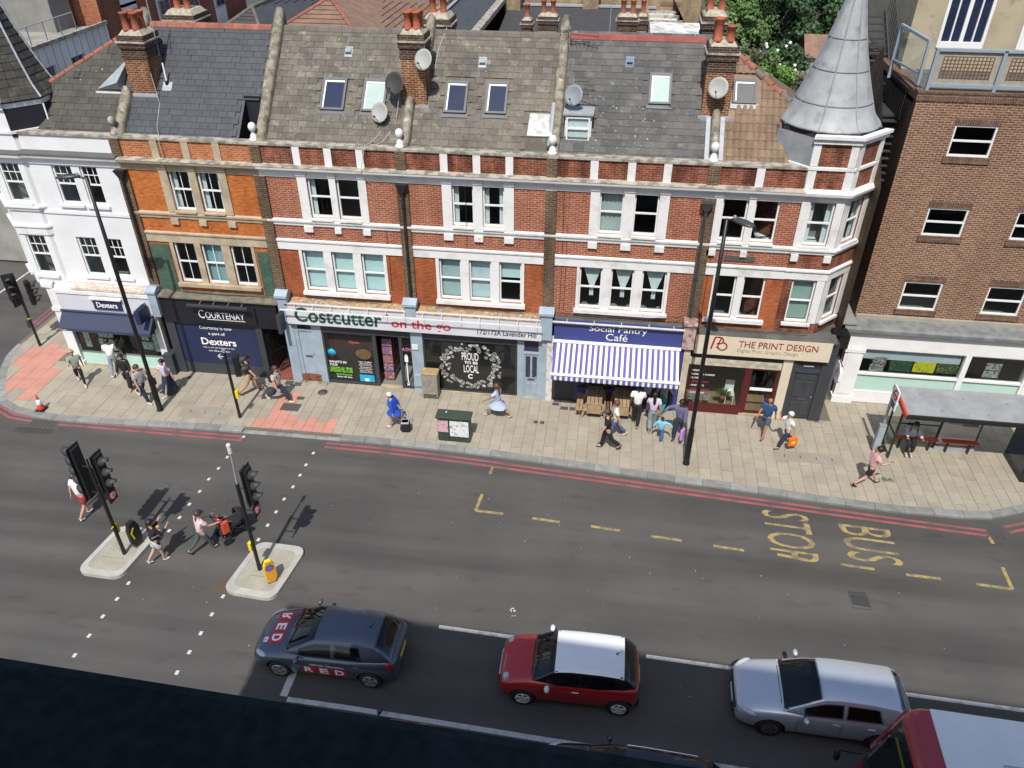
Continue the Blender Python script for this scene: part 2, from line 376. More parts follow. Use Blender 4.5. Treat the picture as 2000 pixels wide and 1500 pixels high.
# side street pavement slab field (far left, beyond the corner)
sp = MB()
for i in range(5):
    for j in range(60):
        slab_mb([(-25.3+i*.6, 14+j*.75), (-24.7+i*.6, 14+j*.75), (-24.7+i*.6, 14.75+j*.75), (-25.3+i*.6, 14.75+j*.75)], sp)
sp.build('side_street_slabs', M_slab, pav, kind='stuff')
opp = MB().box(-40, -32.6, -2, 60, -.3, 0.0).build('far_pavement', M_slab, kind='structure')
MB().box(-32.6, -32.3, -2, 60, -.3, .006).build('kerb_stone', M_kerb, opp)
MB().box(-40, -32.3, -2.3, -2, -.3, .006).build('kerb_stone', M_kerb, opp)

# --- painted road markings (parts of the road)
def ribbon(name, pts, w, m, z=ZR+.004, parent=None):
    P = [Vector(RP(*p)) for p in pts]; N = normals([tuple(p) for p in P]); mb = MB()
    for i in range(len(P)-1):
        a, b = P[i], P[i+1]; mb.quad((*(a-N[i]*w/2), z), (*(b-N[i+1]*w/2), z), (*(b+N[i+1]*w/2), z), (*(a+N[i]*w/2), z))
    return mb.build(name, m, parent or road)
def off(pts, d):
    N = normals(pts); return [tuple(Vector(p)+N[i]*d) for i, p in enumerate(pts)]
RL = [(-23.4, -3.42), (-22.4, -3.88), (-21.45, -3.98), (-20.35, -4.02), (-16.6, -4.02), (-13.04, -4.02)]
RL2 = [(-9.8, -3.95), (-7.6, -3.98), (-5.7, -4.06), (-3.8, -4.18), (-1.9, -4.33), (0, -4.46), (3.3, -4.73), (7.7, -5.07), (10.2, -5.25), (12.9, -5.43)]
ribbon('red_line', off(RL[:3], .11), .11, M_redline); ribbon('red_line', off(RL[:3], -.11), .11, M_redline)
ribbon('red_line', off(RL[3:], .11), .11, M_redline); ribbon('red_line', off(RL[3:], -.11), .11, M_redline)
ribbon('red_line', off(RL2, .10), .11, M_redline); ribbon('red_line', off(RL2, -.13), .11, M_redline)
MB().quad((*RP(-13.12, -4.18), ZR+.005), (*RP(-13.0, -4.18), ZR+.005), (*RP(-13.0, -3.86), ZR+.005), (*RP(-13.12, -3.86), ZR+.005)).build('red_line', M_redline, road)
RL3 = [(13.55, -5.2), (14.3, -4.9), (17.5, -3.7), (24, -3.9)]
ribbon('red_line', off(RL3, .12), .11, M_redline); ribbon('red_line', off(RL3, -.12), .11, M_redline)
RL4 = [(-25.9, 2.5), (-25.95, 8), (-25.95, 40)]
ribbon('red_line', off(RL4, .12), .11, M_redline); ribbon('red_line', off(RL4, -.12), .11, M_redline)
bay = [((-3.63, -5.80), (-3.72, -6.62)), ((-3.72, -6.62), (-2.78, -6.65)), ((-1.8, -6.72), (-.89, -6.78)), ((.14, -6.83), (1.1, -6.91)), ((2.06, -7.02), (3.06, -7.08)), ((4.04, -7.18), (4.99, -7.25)),
       ((6.0, -7.28), (6.92, -7.40)), ((7.9, -7.44), (8.89, -7.51)), ((9.8, -7.60), (10.8, -7.64)), ((11.8, -7.71), (12.8, -7.78)), ((12.8, -7.78), (12.83, -6.9)), ((-3.49, -4.38), (-3.53, -4.75)), ((12.88, -5.55), (12.9, -5.9))]
for k, (a, b) in enumerate(bay): ribbon('bay_line', [a, b], .11, M_yellow, z=ZR+.004+.0004*(k % 2))
for a, b in [((-3.96, -11.39), (-.9, -11.50)), ((1.9, -11.6), (4.9, -11.70)), ((8.0, -11.85), (11.6, -11.96)), ((13.4, -12.0), (17, -12.1))]: ribbon('lane_line', [a, b], .12, M_whiteline)
ribbon('stop_line', [(-7.55, -14.1), (-7.52, -11.6)], .2, M_whiteline)
ribbon('lane_line', [(-7.42, -14.17), (-5.5, -14.21), (-.5, -14.40), (14, -14.8)], .14, M_whiteline, z=ZR+.005)
ribbon('lane_line', [(-60, 7.0), (-33.4, 2.2), (-27.2, 1.0)], .12, M_whiteline)
ribbon('lane_line', [(-29.5, 2.0), (-29.3, 40)], .10, M_whiteline)
# crossing studs: square white marks
ST = [(-13.18, -5.0), (-13.23, -5.63), (-13.32, -6.22), (-13.35, -6.86), (-13.41, -7.51), (-13.44, -8.15), (-13.49, -8.77), (-13.65, -11.0), (-13.67, -11.61), (-13.74, -12.26), (-13.75, -12.94), (-13.78, -13.6), (-10.19, -5.03), (-10.15, -4.36), (-10.21, -5.59), (-10.24, -6.21), (-10.32, -6.84), (-10.36, -7.47), (-10.4, -8.1), (-10.45, -8.76), (-10.59, -11.1), (-10.63, -11.77), (-10.65, -12.44), (-10.68, -13.08), (-10.71, -13.74), (-13.07, -3.79)]
M_stud = mat('stud_paint', (.55, .54, .52), .7, var=.1)
stud = MB().box(-.048, .048, -.065, .065, 0, .004).mesh('crossing_stud', M_stud)
for (sx_, sy_) in ST: inst('crossing_stud', stud, road, Matrix.Translation((sx_, sy_, ZR+.004)) @ Matrix.Rotation(R(-2.5+random.uniform(-4, 4)), 4, 'Z'))
# BUS STOP lettering, elongated, read from traffic coming from the right (top of the letters to the left)
bpts = lambda a: (*RP(*a), ZR+.003)
def road_word(s, xl, xr, ybot, ytop, skew=0.0):
    # letters run towards -Y (away from the kerb), their tops point to +X
    return text(s, 'bus_stop_lettering', M_yellow, road, bpts((xl, ytop)), (0.03, -1, 0), (1, -.06, 0), abs(ytop-ybot), xr-xl, ext=.0015)
road_word('STOP', 5.75, 7.25, -7.42, -5.28)
road_word('BUS', 8.15, 9.8, -7.20, -5.62)
# patches, covers, gratings
def flat(name, pts, z, m, parent): return MB().add([(p[0], p[1], z) for p in pts], [tuple(range(len(pts)))]).build(name, m, parent)
for pts in ([(-21.5, -4.45), (-20.45, -4.45), (-20.4, -3.93), (-21.4, -3.95)], [(12.95, -5.75), (13.5, -5.6), (13.45, -5.1), (12.9, -5.2)]):
    P = [RP(*p) for p in pts]; g = flat('drain_grating', P, ZR+.007, M_iron, road)
    x0 = min(p[0] for p in P); x1 = max(p[0] for p in P); y0 = min(p[1] for p in P); y1 = max(p[1] for p in P)
    for k in range(6): MB().box(x0+.06+k*(x1-x0-.1)/6, x0+.10+k*(x1-x0-.1)/6, y0+.08, y1-.06, ZR+.008, ZR+.018).build('grating_bar', M_iron, g)
flat('drain_patch', [RP(-21.8, -4.75), RP(-20.3, -4.75), RP(-20.25, -4.46), RP(-21.75, -4.46)], ZR+.003, M_road_dark, road)
M_cover = mat('rusty_cover', (.10, .075, .055), .85, fine=40, fvar=.3)
flat('manhole_cover', [RP(-11.12, -11.1), RP(-10.5, -11.1), RP(-10.35, -10.4), RP(-10.98, -10.38)], ZR+.003, M_cover, road)
flat('manhole_cover', [RP(7.9, -9.0), RP(8.45, -9.05), RP(8.4, -8.5), RP(7.88, -8.5)], ZR+.003, M_road_dark, road)
mb = MB(); mb.box(7.95, 8.5, -9.06, -9.03, ZR, ZR+.006).box(7.95, 8.5, -8.52, -8.49, ZR, ZR+.006).box(7.95, 7.98, -9.03, -8.52, ZR, ZR+.006).box(8.47, 8.5, -9.03, -8.52, ZR, ZR+.006).build('cover_frame', M_iron, road)
for (x0, x1, y0, y1) in [(-12.3, -11.55, -2.12, -1.65), (-12.35, -12.05, -.45, -.2), (-12.75, -12.4, -.42, -.15), (-11.9, -11.6, -1.35, -1.15), (-1.72, -1.45, -.38, -.2), (-1.38, -1.08, -.62, -.42), (-1.02, -.74, -.62, -.42), (-16.95, -16.75, -.55, -.38)]:
    g = MB().box(x0, x1, y0, y1, .0, .009).build('service_cover', M_iron, pav)
for (x0, x1, y0, y1) in [(-2.35, -2.15, -1.62, -1.5), (-2.1, -1.9, -1.62, -1.5)]: MB().lathe([(.09, 0), (.09, .009)], ((x0+x1)/2, (y0+y1)/2, 0), 10).build('service_cover', M_iron, pav)
MB().lathe([(.2, 0), (.2, .009)], (-11.0, -.75, 0), 14).build('service_cover', M_iron, pav)
M_plate = mat('concrete_cover', (.29, .265, .215), .9, var=.15, fvar=.12)
for (x0, x1, y0, y1, n) in [(6.55, 9.0, -2.62, -2.05, 4), (-16.1, -14.1, -3.05, -2.3, 3)]:
    c = MB().box(x0, x1, y0, y1, 0, .008).build('chamber_cover', M_plate, pav)
    for k in range(n): xx = x0+(k+.7)*(x1-x0)/(n+.4); MB().box(xx-.015, xx+.015, (y0+y1)/2-.06, (y0+y1)/2+.06, .008, .011).build('lifting_slot', M_black, c)
# bits of litter and chewing-gum specks on the road
mb = MB()
for k in range(70):
    x, y = random.uniform(-15, 14), random.uniform(-14, -5.5); r = random.uniform(.006, .02)
    mb.add([(x+r*math.cos(a)*random.uniform(.6, 1.2), y+r*math.sin(a)*random.uniform(.6, 1.2), ZR+.004) for a in (0, 1.2, 2.4, 3.6, 4.8)], [(0, 1, 2, 3, 4)])
for (x, y) in [(-1.95, -10.45)]:
    for k in range(7): r = random.uniform(.015, .045); dx, dy = random.gauss(0, .06), random.gauss(0, .08); mb.add([(x+dx+r*math.cos(a), y+dy+r*math.sin(a), ZR+.004+.0002*k) for a in (0, 1, 2, 3, 4, 5)], [(0, 1, 2, 3, 4, 5)])
mb.build('litter_specks', M_stud, road, kind='stuff')
# islands
def island(pts, label, bolts):
    P = [Vector(RP(*p)) for p in pts]; n = len(P); c = sum(P, Vector((0, 0)))/n
    def rr(P, rad, seg=5):
        out = []
        for i in range(len(P)):
            a, b, d = P[i-1], P[i], P[(i+1) % len(P)]; u = (a-b).normalized(); v = (d-b).normalized(); ang = u.angle(v); t = rad/math.tan(ang/2)
            s0 = b+u*t; s1 = b+v*t
            for k in range(seg+1): q = k/seg; out.append(((1-q)**2)*s0+2*q*(1-q)*b+q*q*s1)
        return out
    o = empty('traffic_island', (c.x, c.y, ZR), 0, label, 'traffic island', 'traffic islands of the crossing')
    outer = rr(P, .38); inner = [c+(p-c)*.78 for p in outer]
    MB().prism([tuple(p) for p in inner], ZR, ZR+.122).build('island_paving', M_concrete, o)
    m = len(outer); nseg = 10
    for s in range(nseg):
        i0 = s*m//nseg; i1 = (s+1)*m//nseg; seg = [outer[i % m] for i in range(i0, i1+1)]; sgi = [inner[i % m] for i in range(i0, i1+1)]
        k = .004; poly = [c+(p-c)*1.0 for p in seg]+[c+(p-c)*1.004 for p in reversed(sgi)]
        MB().prism([tuple(p) for p in poly], ZR, ZR+.128+.001*(s % 3)).build('kerb_stone', M_kerb_l, o)
    mb = MB().beam((c.x-.3, c.y+.25, ZR+.123), (c.x+.45, c.y+.25, ZR+.123), .012, .003).beam((c.x-.4, c.y-.3, ZR+.123), (c.x+.35, c.y-.3, ZR+.123), .012, .003); mb.build('paving_joint', M_joint, o)
    return o
M_kerb_l = mat('pale_kerb', (.42, .41, .37), .9, var=.15, scale=3, rnd=.08)
island([(-15.35, -10.98), (-15.05, -8.95), (-13.60, -8.95), (-13.88, -11.02)], 'pale kerbed traffic island beside the woman in black, under the tall double signal', 3)
island([(-10.62, -11.08), (-10.30, -9.02), (-8.66, -9.06), (-8.96, -11.18)], 'pale kerbed traffic island with the yellow bollard by the dark grey car', 3)
# ================================================================ the terrace
B_orange = brick('brick_orange', (.52, .155, .036), (.44, .12, .028), (.40, .22, .10), stain=(.62, .55, .5), sv=.2, msize=.006)
B_orange2 = brick('brick_orange_mortar', (.47, .145, .045), (.36, .095, .03), (.46, .33, .22), stain=(.6, .5, .45), sv=.25, msize=.009)
B_red = brick('brick_red', (.36, .098, .048), (.29, .075, .036), (.45, .32, .24), stain=(.62, .58, .55), sv=.2, msize=.010)
B_redd = brick('brick_red_sooty', (.34, .085, .04), (.16, .05, .03), (.32, .21, .15), stain=(.35, .32, .3), sv=.33, msize=.009, wear=1.9)
B_red1 = brick('brick_rubbed', (.42, .125, .05), (.36, .098, .038), (.36, .16, .08), stain=(.6, .55, .5), sv=.3, msize=.006)
B_pier = brick('brick_brown', (.16, .105, .065), (.095, .065, .045), (.24, .19, .13), stain=(.55, .5, .5), sv=.3, msize=.010)
B_stack = brick('brick_stack', (.30, .10, .05), (.15, .06, .035), (.50, .36, .22), stain=(.4, .35, .3), sv=.33, msize=.011)
B_soot = brick('brick_sooted', (.075, .05, .038), (.045, .033, .028), (.22, .17, .12), sv=.3, msize=.009)
M_terra = mat('terracotta', (.36, .105, .05), .8, var=.25, scale=6, rnd=.15)
M_mortar = mat('mortar_flaunching', (.46, .42, .33), .95, c2=(.28, .25, .19), scale=7)
M_party = mat('party_parapet_render', (.29, .255, .19), .95, c2=(.14, .125, .095), scale=4, lo=.4, hi=.62, fine=20, fvar=.2, c3=(.42, .39, .32), s3=3, lo3=.62, hi3=.7)
M_slateB = mat('slate_new', (.052, .055, .066), .6, var=.15, rnd=.12, isl=.12, fine=15, fvar=.06)
M_slateC = mat('slate_lichen', (.150, .132, .103), .85, c2=(.105, .095, .078), scale=.9, rnd=.22, isl=.22, fine=14, fvar=.16, c3=(.21, .185, .145), s3=4, lo3=.58, hi3=.72)
M_slateE = mat('slate_grey', (.102, .098, .090), .8, c2=(.072, .072, .070), scale=1.1, rnd=.24, isl=.24, fine=14, fvar=.16, c3=(.15, .14, .12), s3=5, lo3=.6, hi3=.72)
M_slateA = mat('slate_brown', (.075, .070, .060), .85, var=.25, rnd=.16, isl=.16, fine=14, fvar=.12)
M_tileF = mat('clay_tile_brown', (.23, .16, .105), .85, c2=(.17, .115, .075), scale=1.3, rnd=.16, isl=.16, fine=12, fvar=.14)
M_ridge_r = mat('ridge_tile_red', (.30, .11, .07), .8, var=.3, scale=4, rnd=.12)
M_ridge_red = mat('ridge_tile_bright', (.29, .075, .06), .8, var=.2, scale=4, rnd=.1)
M_ridge_g = mat('ridge_tile_grey', (.15, .135, .115), .9, var=.2, scale=4, rnd=.12)
M_bitumen = mat('shop_roof_felt', (.115, .11, .10), .9, c2=(.07, .068, .063), scale=2, fvar=.2)
M_flash = mat('lead_flashing', (.36, .39, .42), .5, var=.2, scale=5)
M_greentile = mat('green_glazed_tile', (.045, .095, .075), .35, c2=(.075, .12, .085), scale=2.4, lo=.4, hi=.6, fine=12, fvar=.25)
M_velux = mat('rooflight_frame', (.105, .11, .12), .5, var=.1)
M_rlglass = mat('rooflight_glass', (.020, .030, .065), .06, var=.1, spec=.8)
M_rlblind = mat('rooflight_blind', (.36, .46, .43), .35, var=.05, spec=.5)
M_dish = mat('dish_grey', (.36, .36, .34), .6, var=.1)
M_dishd = mat('dish_dark', (.04, .038, .036), .6, var=.1)
M_pipe = mat('downpipe_black', (.02, .02, .02), .5, var=.2)
M_cable = mat('cable_white', (.45, .43, .38), .7)

YW = .25                                        # upper wall plane
def wall_open(mb, x0, x1, z0, z1, ops, y=YW, depth=.16, mi=0):
    xs = sorted({x0, x1, *[o[0] for o in ops], *[o[1] for o in ops]}); zs = sorted({z0, z1, *[o[2] for o in ops], *[o[3] for o in ops]})
    for i in range(len(xs)-1):
        for j in range(len(zs)-1):
            cx, cz = (xs[i]+xs[i+1])/2, (zs[j]+zs[j+1])/2
            if any(o[0] < cx < o[1] and o[2] < cz < o[3] for o in ops): continue
            mb.quad((xs[i], y, zs[j]), (xs[i+1], y, zs[j]), (xs[i+1], y, zs[j+1]), (xs[i], y, zs[j+1]), mi)
    for (a, b, c, d) in ops:
        mb.quad((a, y, c), (a, y, d), (a, y+depth, d), (a, y+depth, c), mi); mb.quad((b, y, d), (b, y, c), (b, y+depth, c), (b, y+depth, d), mi)
        mb.quad((a, y, d), (b, y, d), (b, y+depth, d), (a, y+depth, d), mi); mb.quad((b, y, c), (a, y, c), (a, y+depth, c), (b, y+depth, c), mi)
    return mb

def sash(parent, x0, x1, z0, z1, y=YW+.10, bars='1x1', dress=None, T=None, fr=.055, openlow=0.0, mfr=None, glass=None):
    """sash window: frame + meeting rail + glazing bars (window), panes and dressing as sub-parts. T maps local (x,y,z) to world"""
    T = T or (lambda x, yy, z: (x, yy, z)); mfr = mfr or M_wframe
    def bx(mb, a, b, c, d, e, f):
        v = [(a, c, e), (b, c, e), (b, d, e), (a, d, e), (a, c, f), (b, c, f), (b, d, f), (a, d, f)]
        mb.add([T(*p) for p in v], [(0, 3, 2, 1), (4, 5, 6, 7), (0, 1, 5, 4), (1, 2, 6, 5), (2, 3, 7, 6), (3, 0, 4, 7)])
    mb = MB(); zm = (z0+z1)/2+.02
    bx(mb, x0, x0+fr, y-.03, y+.05, z0, z1); bx(mb, x1-fr, x1, y-.03, y+.05, z0, z1)
    bx(mb, x0+fr, x1-fr, y-.03, y+.05, z1-fr, z1); bx(mb, x0+fr, x1-fr, y-.03, y+.06, z0, z0+fr*1.3); bx(mb, x0+fr, x1-fr, y-.02, y+.04, zm-.028, zm+.028)
    if bars in ('2x2', '2x2c'):
        xm = (x0+x1)/2; bx(mb, xm-.012, xm+.012, y-.01, y+.02, z0+fr, zm-.028); bx(mb, xm-.012, xm+.012, y-.01, y+.02, zm+.028, z1-fr)
    if bars == '6x1':
        for k in (1, 2): xm = x0+(x1-x0)*k/3; bx(mb, xm-.012, xm+.012, y-.01, y+.02, zm+.028, z1-fr)
        zz = (zm+z1)/2; bx(mb, x0+fr, x1-fr, y-.009, y+.021, zz-.012, zz+.012)
    w = mb.build('window', mfr, parent)
    for (a, b) in ((z0+fr, zm-.028), (zm+.028, z1-fr)):
        g = MB(); g.add([T(x0+fr, y+.01, a), T(x1-fr, y+.01, a), T(x1-fr, y+.01, b), T(x0+fr, y+.01, b)], [(0, 1, 2, 3)]); g.build('pane', glass or M_glass, w)
    if dress:
        kind = dress[0]; mm = dress[1]; c = MB(); yb = y+.12
        def cur(xa, xb, za, zb, fold=10, taper=None):
            n = max(4, int((xb-xa)/.05)); vs = []; 
            for k in range(n+1):
                t = k/n; xx = xa+(xb-xa)*t; dy = .025*math.sin(t*fold*3.1)
                vs.append(T(xx, yb+dy, zb))
            for k in range(n+1):
                t = k/n; xx = xa+(xb-xa)*t
                if taper is not None: xx = taper+(xx-taper)*.18
                vs.append(T(xx, yb+.025*math.sin(t*fold*3.1), za))
            c.add(vs, [(k, k+1, n+2+k, n+1+k) for k in range(n)], 0, True)
        if kind == 'full': cur(x0+.03, x1-.03, z0+.05, z1-.04)
        elif kind == 'blind': c.add([T(x0+.03, yb, z0+.06), T(x1-.03, yb, z0+.06), T(x1-.03, yb, z1-.04), T(x0+.03, yb, z1-.04)], [(0, 1, 2, 3)])
        elif kind == 'half': c.add([T(x0+.03, yb, zm+.1), T(x1-.03, yb, zm+.1), T(x1-.03, yb, z1-.04), T(x0+.03, yb, z1-.04)], [(0, 1, 2, 3)])
        elif kind == 'sides': cur(x0+.03, x0+.2, z0+.05, z1-.04, 6); cur(x1-.2, x1-.03, z0+.05, z1-.04, 6)
        elif kind == 'left': cur(x0+.03, x0+.2, z0+.05, z1-.04, 6)
        elif kind == 'tied':
            xm = (x0+x1)/2+.05; cur(x0+.12, x1-.04, zm-.1, z1-.04, 14, xm); cur(xm-.08, xm+.07, zm-.42, zm-.1, 5)
        c.build('curtain' if kind != 'blind' else 'blind', mm, w)
    return w

def rooms(parent, x0, x1, zs, y0=YW+.17, depth=3.2):
    mb = MB()
    for (a, b) in zs:
        p = [(x0, y0, a), (x1, y0, a), (x1, y0+depth, a), (x0, y0+depth, a), (x0, y0, b), (x1, y0, b), (x1, y0+depth, b), (x0, y0+depth, b)]
        mb.add(p, [(0, 1, 2, 3), (7, 6, 5, 4), (3, 2, 6, 7), (0, 3, 7, 4), (2, 1, 5, 6)])
    return mb.build('interior', M_room, parent)

# ------------------------------------------------------------- roofs
RY0, RZ0 = .55, 9.62; RIDGE_Y, RIDGE_Z = 3.76, 12.83
S2 = math.sqrt(.5)
def rp(x, y, off=0.0): return (x, y-off*S2, RZ0+(y-RY0)+off*S2)
SL = {}
def slates(roof, matl, x0, x1, gauge=.235, w=.33, skip=(), xl=None, xr=None, limit=300, y_max=RIDGE_Y-.06, thick=.014, prefix='slate', tile=False):
    key = (matl.name, w, gauge)
    if key not in SL:
        mb = MB()
        if not tile:
            g = .004; mb.box(-w/2+g, w/2-g, 0, gauge+.06, 0, thick)
        else:
            n = 6; prof = [(-w/2+w*k/n, .012+.05*math.sin(math.pi*k/n)) for k in range(n+1)]
            vs = [(a, 0, b) for a, b in prof]+[(a, gauge+.05, b) for a, b in prof]+[(a, 0, 0) for a, b in prof]
            mb.add(vs, [(k, k+1, n+2+k, n+1+k) for k in range(n)]+[(2*n+2+k, 2*n+3+k, k+1, k) for k in range(n)])
        SL[key] = (mb.mesh(prefix, matl), mb)
    me, src = SL[key]; items = []
    rows = int((y_max-RY0)/(gauge*S2))
    for r in range(rows+1):
        y = RY0+r*gauge*S2
        a = x0 if xl is None else max(x0, xl(y)); b = x1 if xr is None else min(x1, xr(y))
        x = x0+(0 if (r % 2 == 0 or tile) else -w/2)+w/2
        while x < b+w*.25:
            if x > a-w*.25 and not any(s[0] < x < s[1] and s[2] < y+gauge*S2*.6 < s[3] for s in skip): items.append((x, y))
            x += w
    items.sort(key=lambda q: (q[0]**2+(q[1]+25.45)**2))
    tl = R(45-3.4)
    rest = MB()
    for k, (x, y) in enumerate(items):
        M = Matrix.Translation((x+random.uniform(-.004, .004), y-.02, RZ0+(y-RY0)+.022)) @ Matrix.Rotation(tl, 4, 'X') @ Matrix.Rotation(random.gauss(0, .008) if random.random() > .02 else random.uniform(-.12, .12), 4, 'Z')
        if k < limit: inst(prefix, me, roof, M)
        else: rest.add([M @ Vector(v) for v in src.v], src.f)
    if len(items) > limit: rest.build('far_'+prefix+'s', matl, roof, kind='stuff')

def roof_body(parent, x0, x1, m, hole=None):
    mb = MB()
    a0, a1, b0, b1 = rp(x0, RY0-.15), rp(x1, RY0-.15), rp(x1, RIDGE_Y), rp(x0, RIDGE_Y)
    if hole:
        hx0, hx1, hy0, hy1 = hole; ys = [RY0-.15, hy0, hy1, RIDGE_Y]; xs = [x0, hx0, hx1, x1]
        for i in range(3):
            for j in range(3):
                if i == 1 and j == 1: continue
                if xs[i+1]-xs[i] > 1e-4 and ys[j+1]-ys[j] > 1e-4: mb.quad(rp(xs[i], ys[j]), rp(xs[i+1], ys[j]), rp(xs[i+1], ys[j+1]), rp(xs[i], ys[j+1]))
    else: mb.quad(a0, a1, b0, b1)
    yb = RIDGE_Y+3.4; zb = RIDGE_Z-3.2
    mb.quad((x1, RIDGE_Y, RIDGE_Z), (x0, RIDGE_Y, RIDGE_Z), (x0, yb, zb), (x1, yb, zb))
    return mb.build('roof', m, parent)
def ridge_tiles(roof, x0, x1, m, zup=.0):
    n = max(1, int((x1-x0)/.45)); w = (x1-x0)/n
    for k in range(n):
        mb = MB(); a = x0+k*w+.004; b = x0+(k+1)*w-.004; pr = [(-.15, -.13), (-.09, -.02), (0, .035), (.09, -.02), (.15, -.13)]
        vs = [(a, RIDGE_Y+p, RIDGE_Z+q+.05+zup) for p, q in pr]+[(b, RIDGE_Y+p, RIDGE_Z+q+.05+zup) for p, q in pr]
        mb.add(vs, [(i, i+5, i+6, i+1) for i in range(4)]+[(0, 1, 2, 3, 4), (9, 8, 7, 6, 5)]); mb.build('ridge_tile', m, roof)
def party(parent, xc, y0=.42, y1=3.95, w=.36, h=.34, m=None, name='party_parapet'):
    """raised party wall following the roof slope, with a rounded top"""
    mb = MB(); n = 7; rings = []
    nseg = 9
    for j in range(nseg+1):
        y = y0+(y1-y0)*j/nseg; zb = RZ0+(y-RY0); ring = []
        jx = random.uniform(-.015, .015); jz = random.uniform(-.02, .02)
        for k in range(n+1):
            t = math.pi*k/n; ring.append((xc+jx-math.cos(t)*w/2, y-(math.sin(t)*.16+h-.16)*.35, zb+(h-.16)+math.sin(t)*.18+jz))
        ring = [(xc-w/2+jx, y, zb-.5)]+ring+[(xc+w/2+jx, y, zb-.5)]; rings.append(ring)
    N = len(rings[0]); vs = [p for r in rings for p in r]; fs = []
    for j in range(nseg):
        for k in range(N-1): fs.append((j*N+k, j*N+k+1, (j+1)*N+k+1, (j+1)*N+k))
    fs.append(tuple(range(N-1, -1, -1))); fs.append(tuple(nseg*N+k for k in range(N)))
    mb.add(vs, fs, 0, True); return mb.build(name, m or M_party, parent)
def chimney(parent, x0, x1, y0, y1, zb, zt, pots, cap=True, bk=None, sooty=True, pot_r=.13, pot_h=.6, corbel=.06):
    bk = bk or B_stack; mb = MB(); zs = zt-.75
    mb.box(x0, x1, y0, y1, zb, zs, 0)
    mb.box(x0-corbel*.5, x1+corbel*.5, y0-corbel*.5, y1+corbel*.5, zs, zs+.10, 1)
    mb.box(x0-.01, x1+.01, y0-.01, y1+.01, zs+.10, zs+.33, 1)
    mb.box(x0-corbel, x1+corbel, y0-corbel, y1+corbel, zs+.33, zs+.52, 1)
    mb.box(x0-corbel*1.7, x1+corbel*1.7, y0-corbel*1.7, y1+corbel*1.7, zs+.52, zs+.575, 2)
    mb.box(x0-corbel*.7, x1+corbel*.7, y0-corbel*.7, y1+corbel*.7, zs+.575, zs+.75, 1)
    c = mb.build('chimney', [bk, B_soot if sooty else bk, M_coping], parent)
    fl = MB(); e = .02; i = .14
    b = [(x0+e, y0+e, zt), (x1-e, y0+e, zt), (x1-e, y1-e, zt), (x0+e, y1-e, zt)]; t = [(x0+i, y0+i, zt+.16), (x1-i, y0+i, zt+.16), (x1-i, y1-i, zt+.16), (x0+i, y1-i, zt+.16)]
    fl.add(b+t, [(0, 1, 5, 4), (1, 2, 6, 5), (2, 3, 7, 6), (3, 0, 4, 7), (4, 5, 6, 7)]); fl.build('flaunching', M_mortar, c)
    for (px, py, hh) in pots:
        z = zt+.1; r = pot_r
        MB().lathe([(r*1.08, z), (r*1.08, z+.08), (r*.95, z+.1), (r*.9, z+hh*.75), (r*1.0, z+hh*.77), (r*1.05, z+hh*.9), (r*1.15, z+hh*.92), (r*1.15, z+hh), (r*.8, z+hh), (r*.75, z+hh*.8)], (px, py, 0), 12).build('chimney_pot', M_terra, c)
    return c
def rooflight(roof, x0, x1, ya, yb, glass, recess=False):
    """ya lower, yb upper plan position on the slope"""
    L = (yb-ya)/S2; M = Matrix.Translation(rp(0, ya, .03)) @ Matrix.Rotation(R(45), 4, 'X'); f = .075
    mb = MB(); mb.box(x0, x0+f, 0, L, -.02, .09).box(x1-f, x1, 0, L, -.02, .09).box(x0+f, x1-f, 0, f, -.02, .085).box(x0+f, x1-f, L-f*1.3, L, -.02, .10)
    mb.box(x0-.07, x1+.07, -.14, -.001, -.018, .008)
    mb.v = [tuple(M @ Vector(v)) for v in mb.v]; w = mb.build('rooflight', M_velux, roof)
    g = MB().box(x0+f, x1-f, f, L-f*1.3, .03, .05); g.v = [tuple(M @ Vector(v)) for v in g.v]; g.build('pane', glass, w)
    k = MB().box(x0+f, x1-f, L-f*1.3-.07, L-f*1.3, .05, .07).box(x0+f, x0+f+.05, f, L-f*1.3-.07, .05, .062); k.v = [tuple(M @ Vector(v)) for v in k.v]; k.build('sash_bar', M_wframe, w)
    return w
def vent(roof, x, y, m):
    M = Matrix.Translation(rp(x, y, .03)) @ Matrix.Rotation(R(45), 4, 'X')
    mb = MB().box(-.14, .14, -.1, .3, 0, .012); mb.add([(-.1, .25, .01), (.1, .25, .01), (.1, .02, .12), (-.1, .02, .12), (-.1, .02, .01), (.1, .02, .01)], [(0, 3, 2, 1), (3, 4, 5, 2), (0, 4, 3), (1, 2, 5)])
    mb.v = [tuple(M @ Vector(v)) for v in mb.v]; mb.build('roof_vent', m, roof)
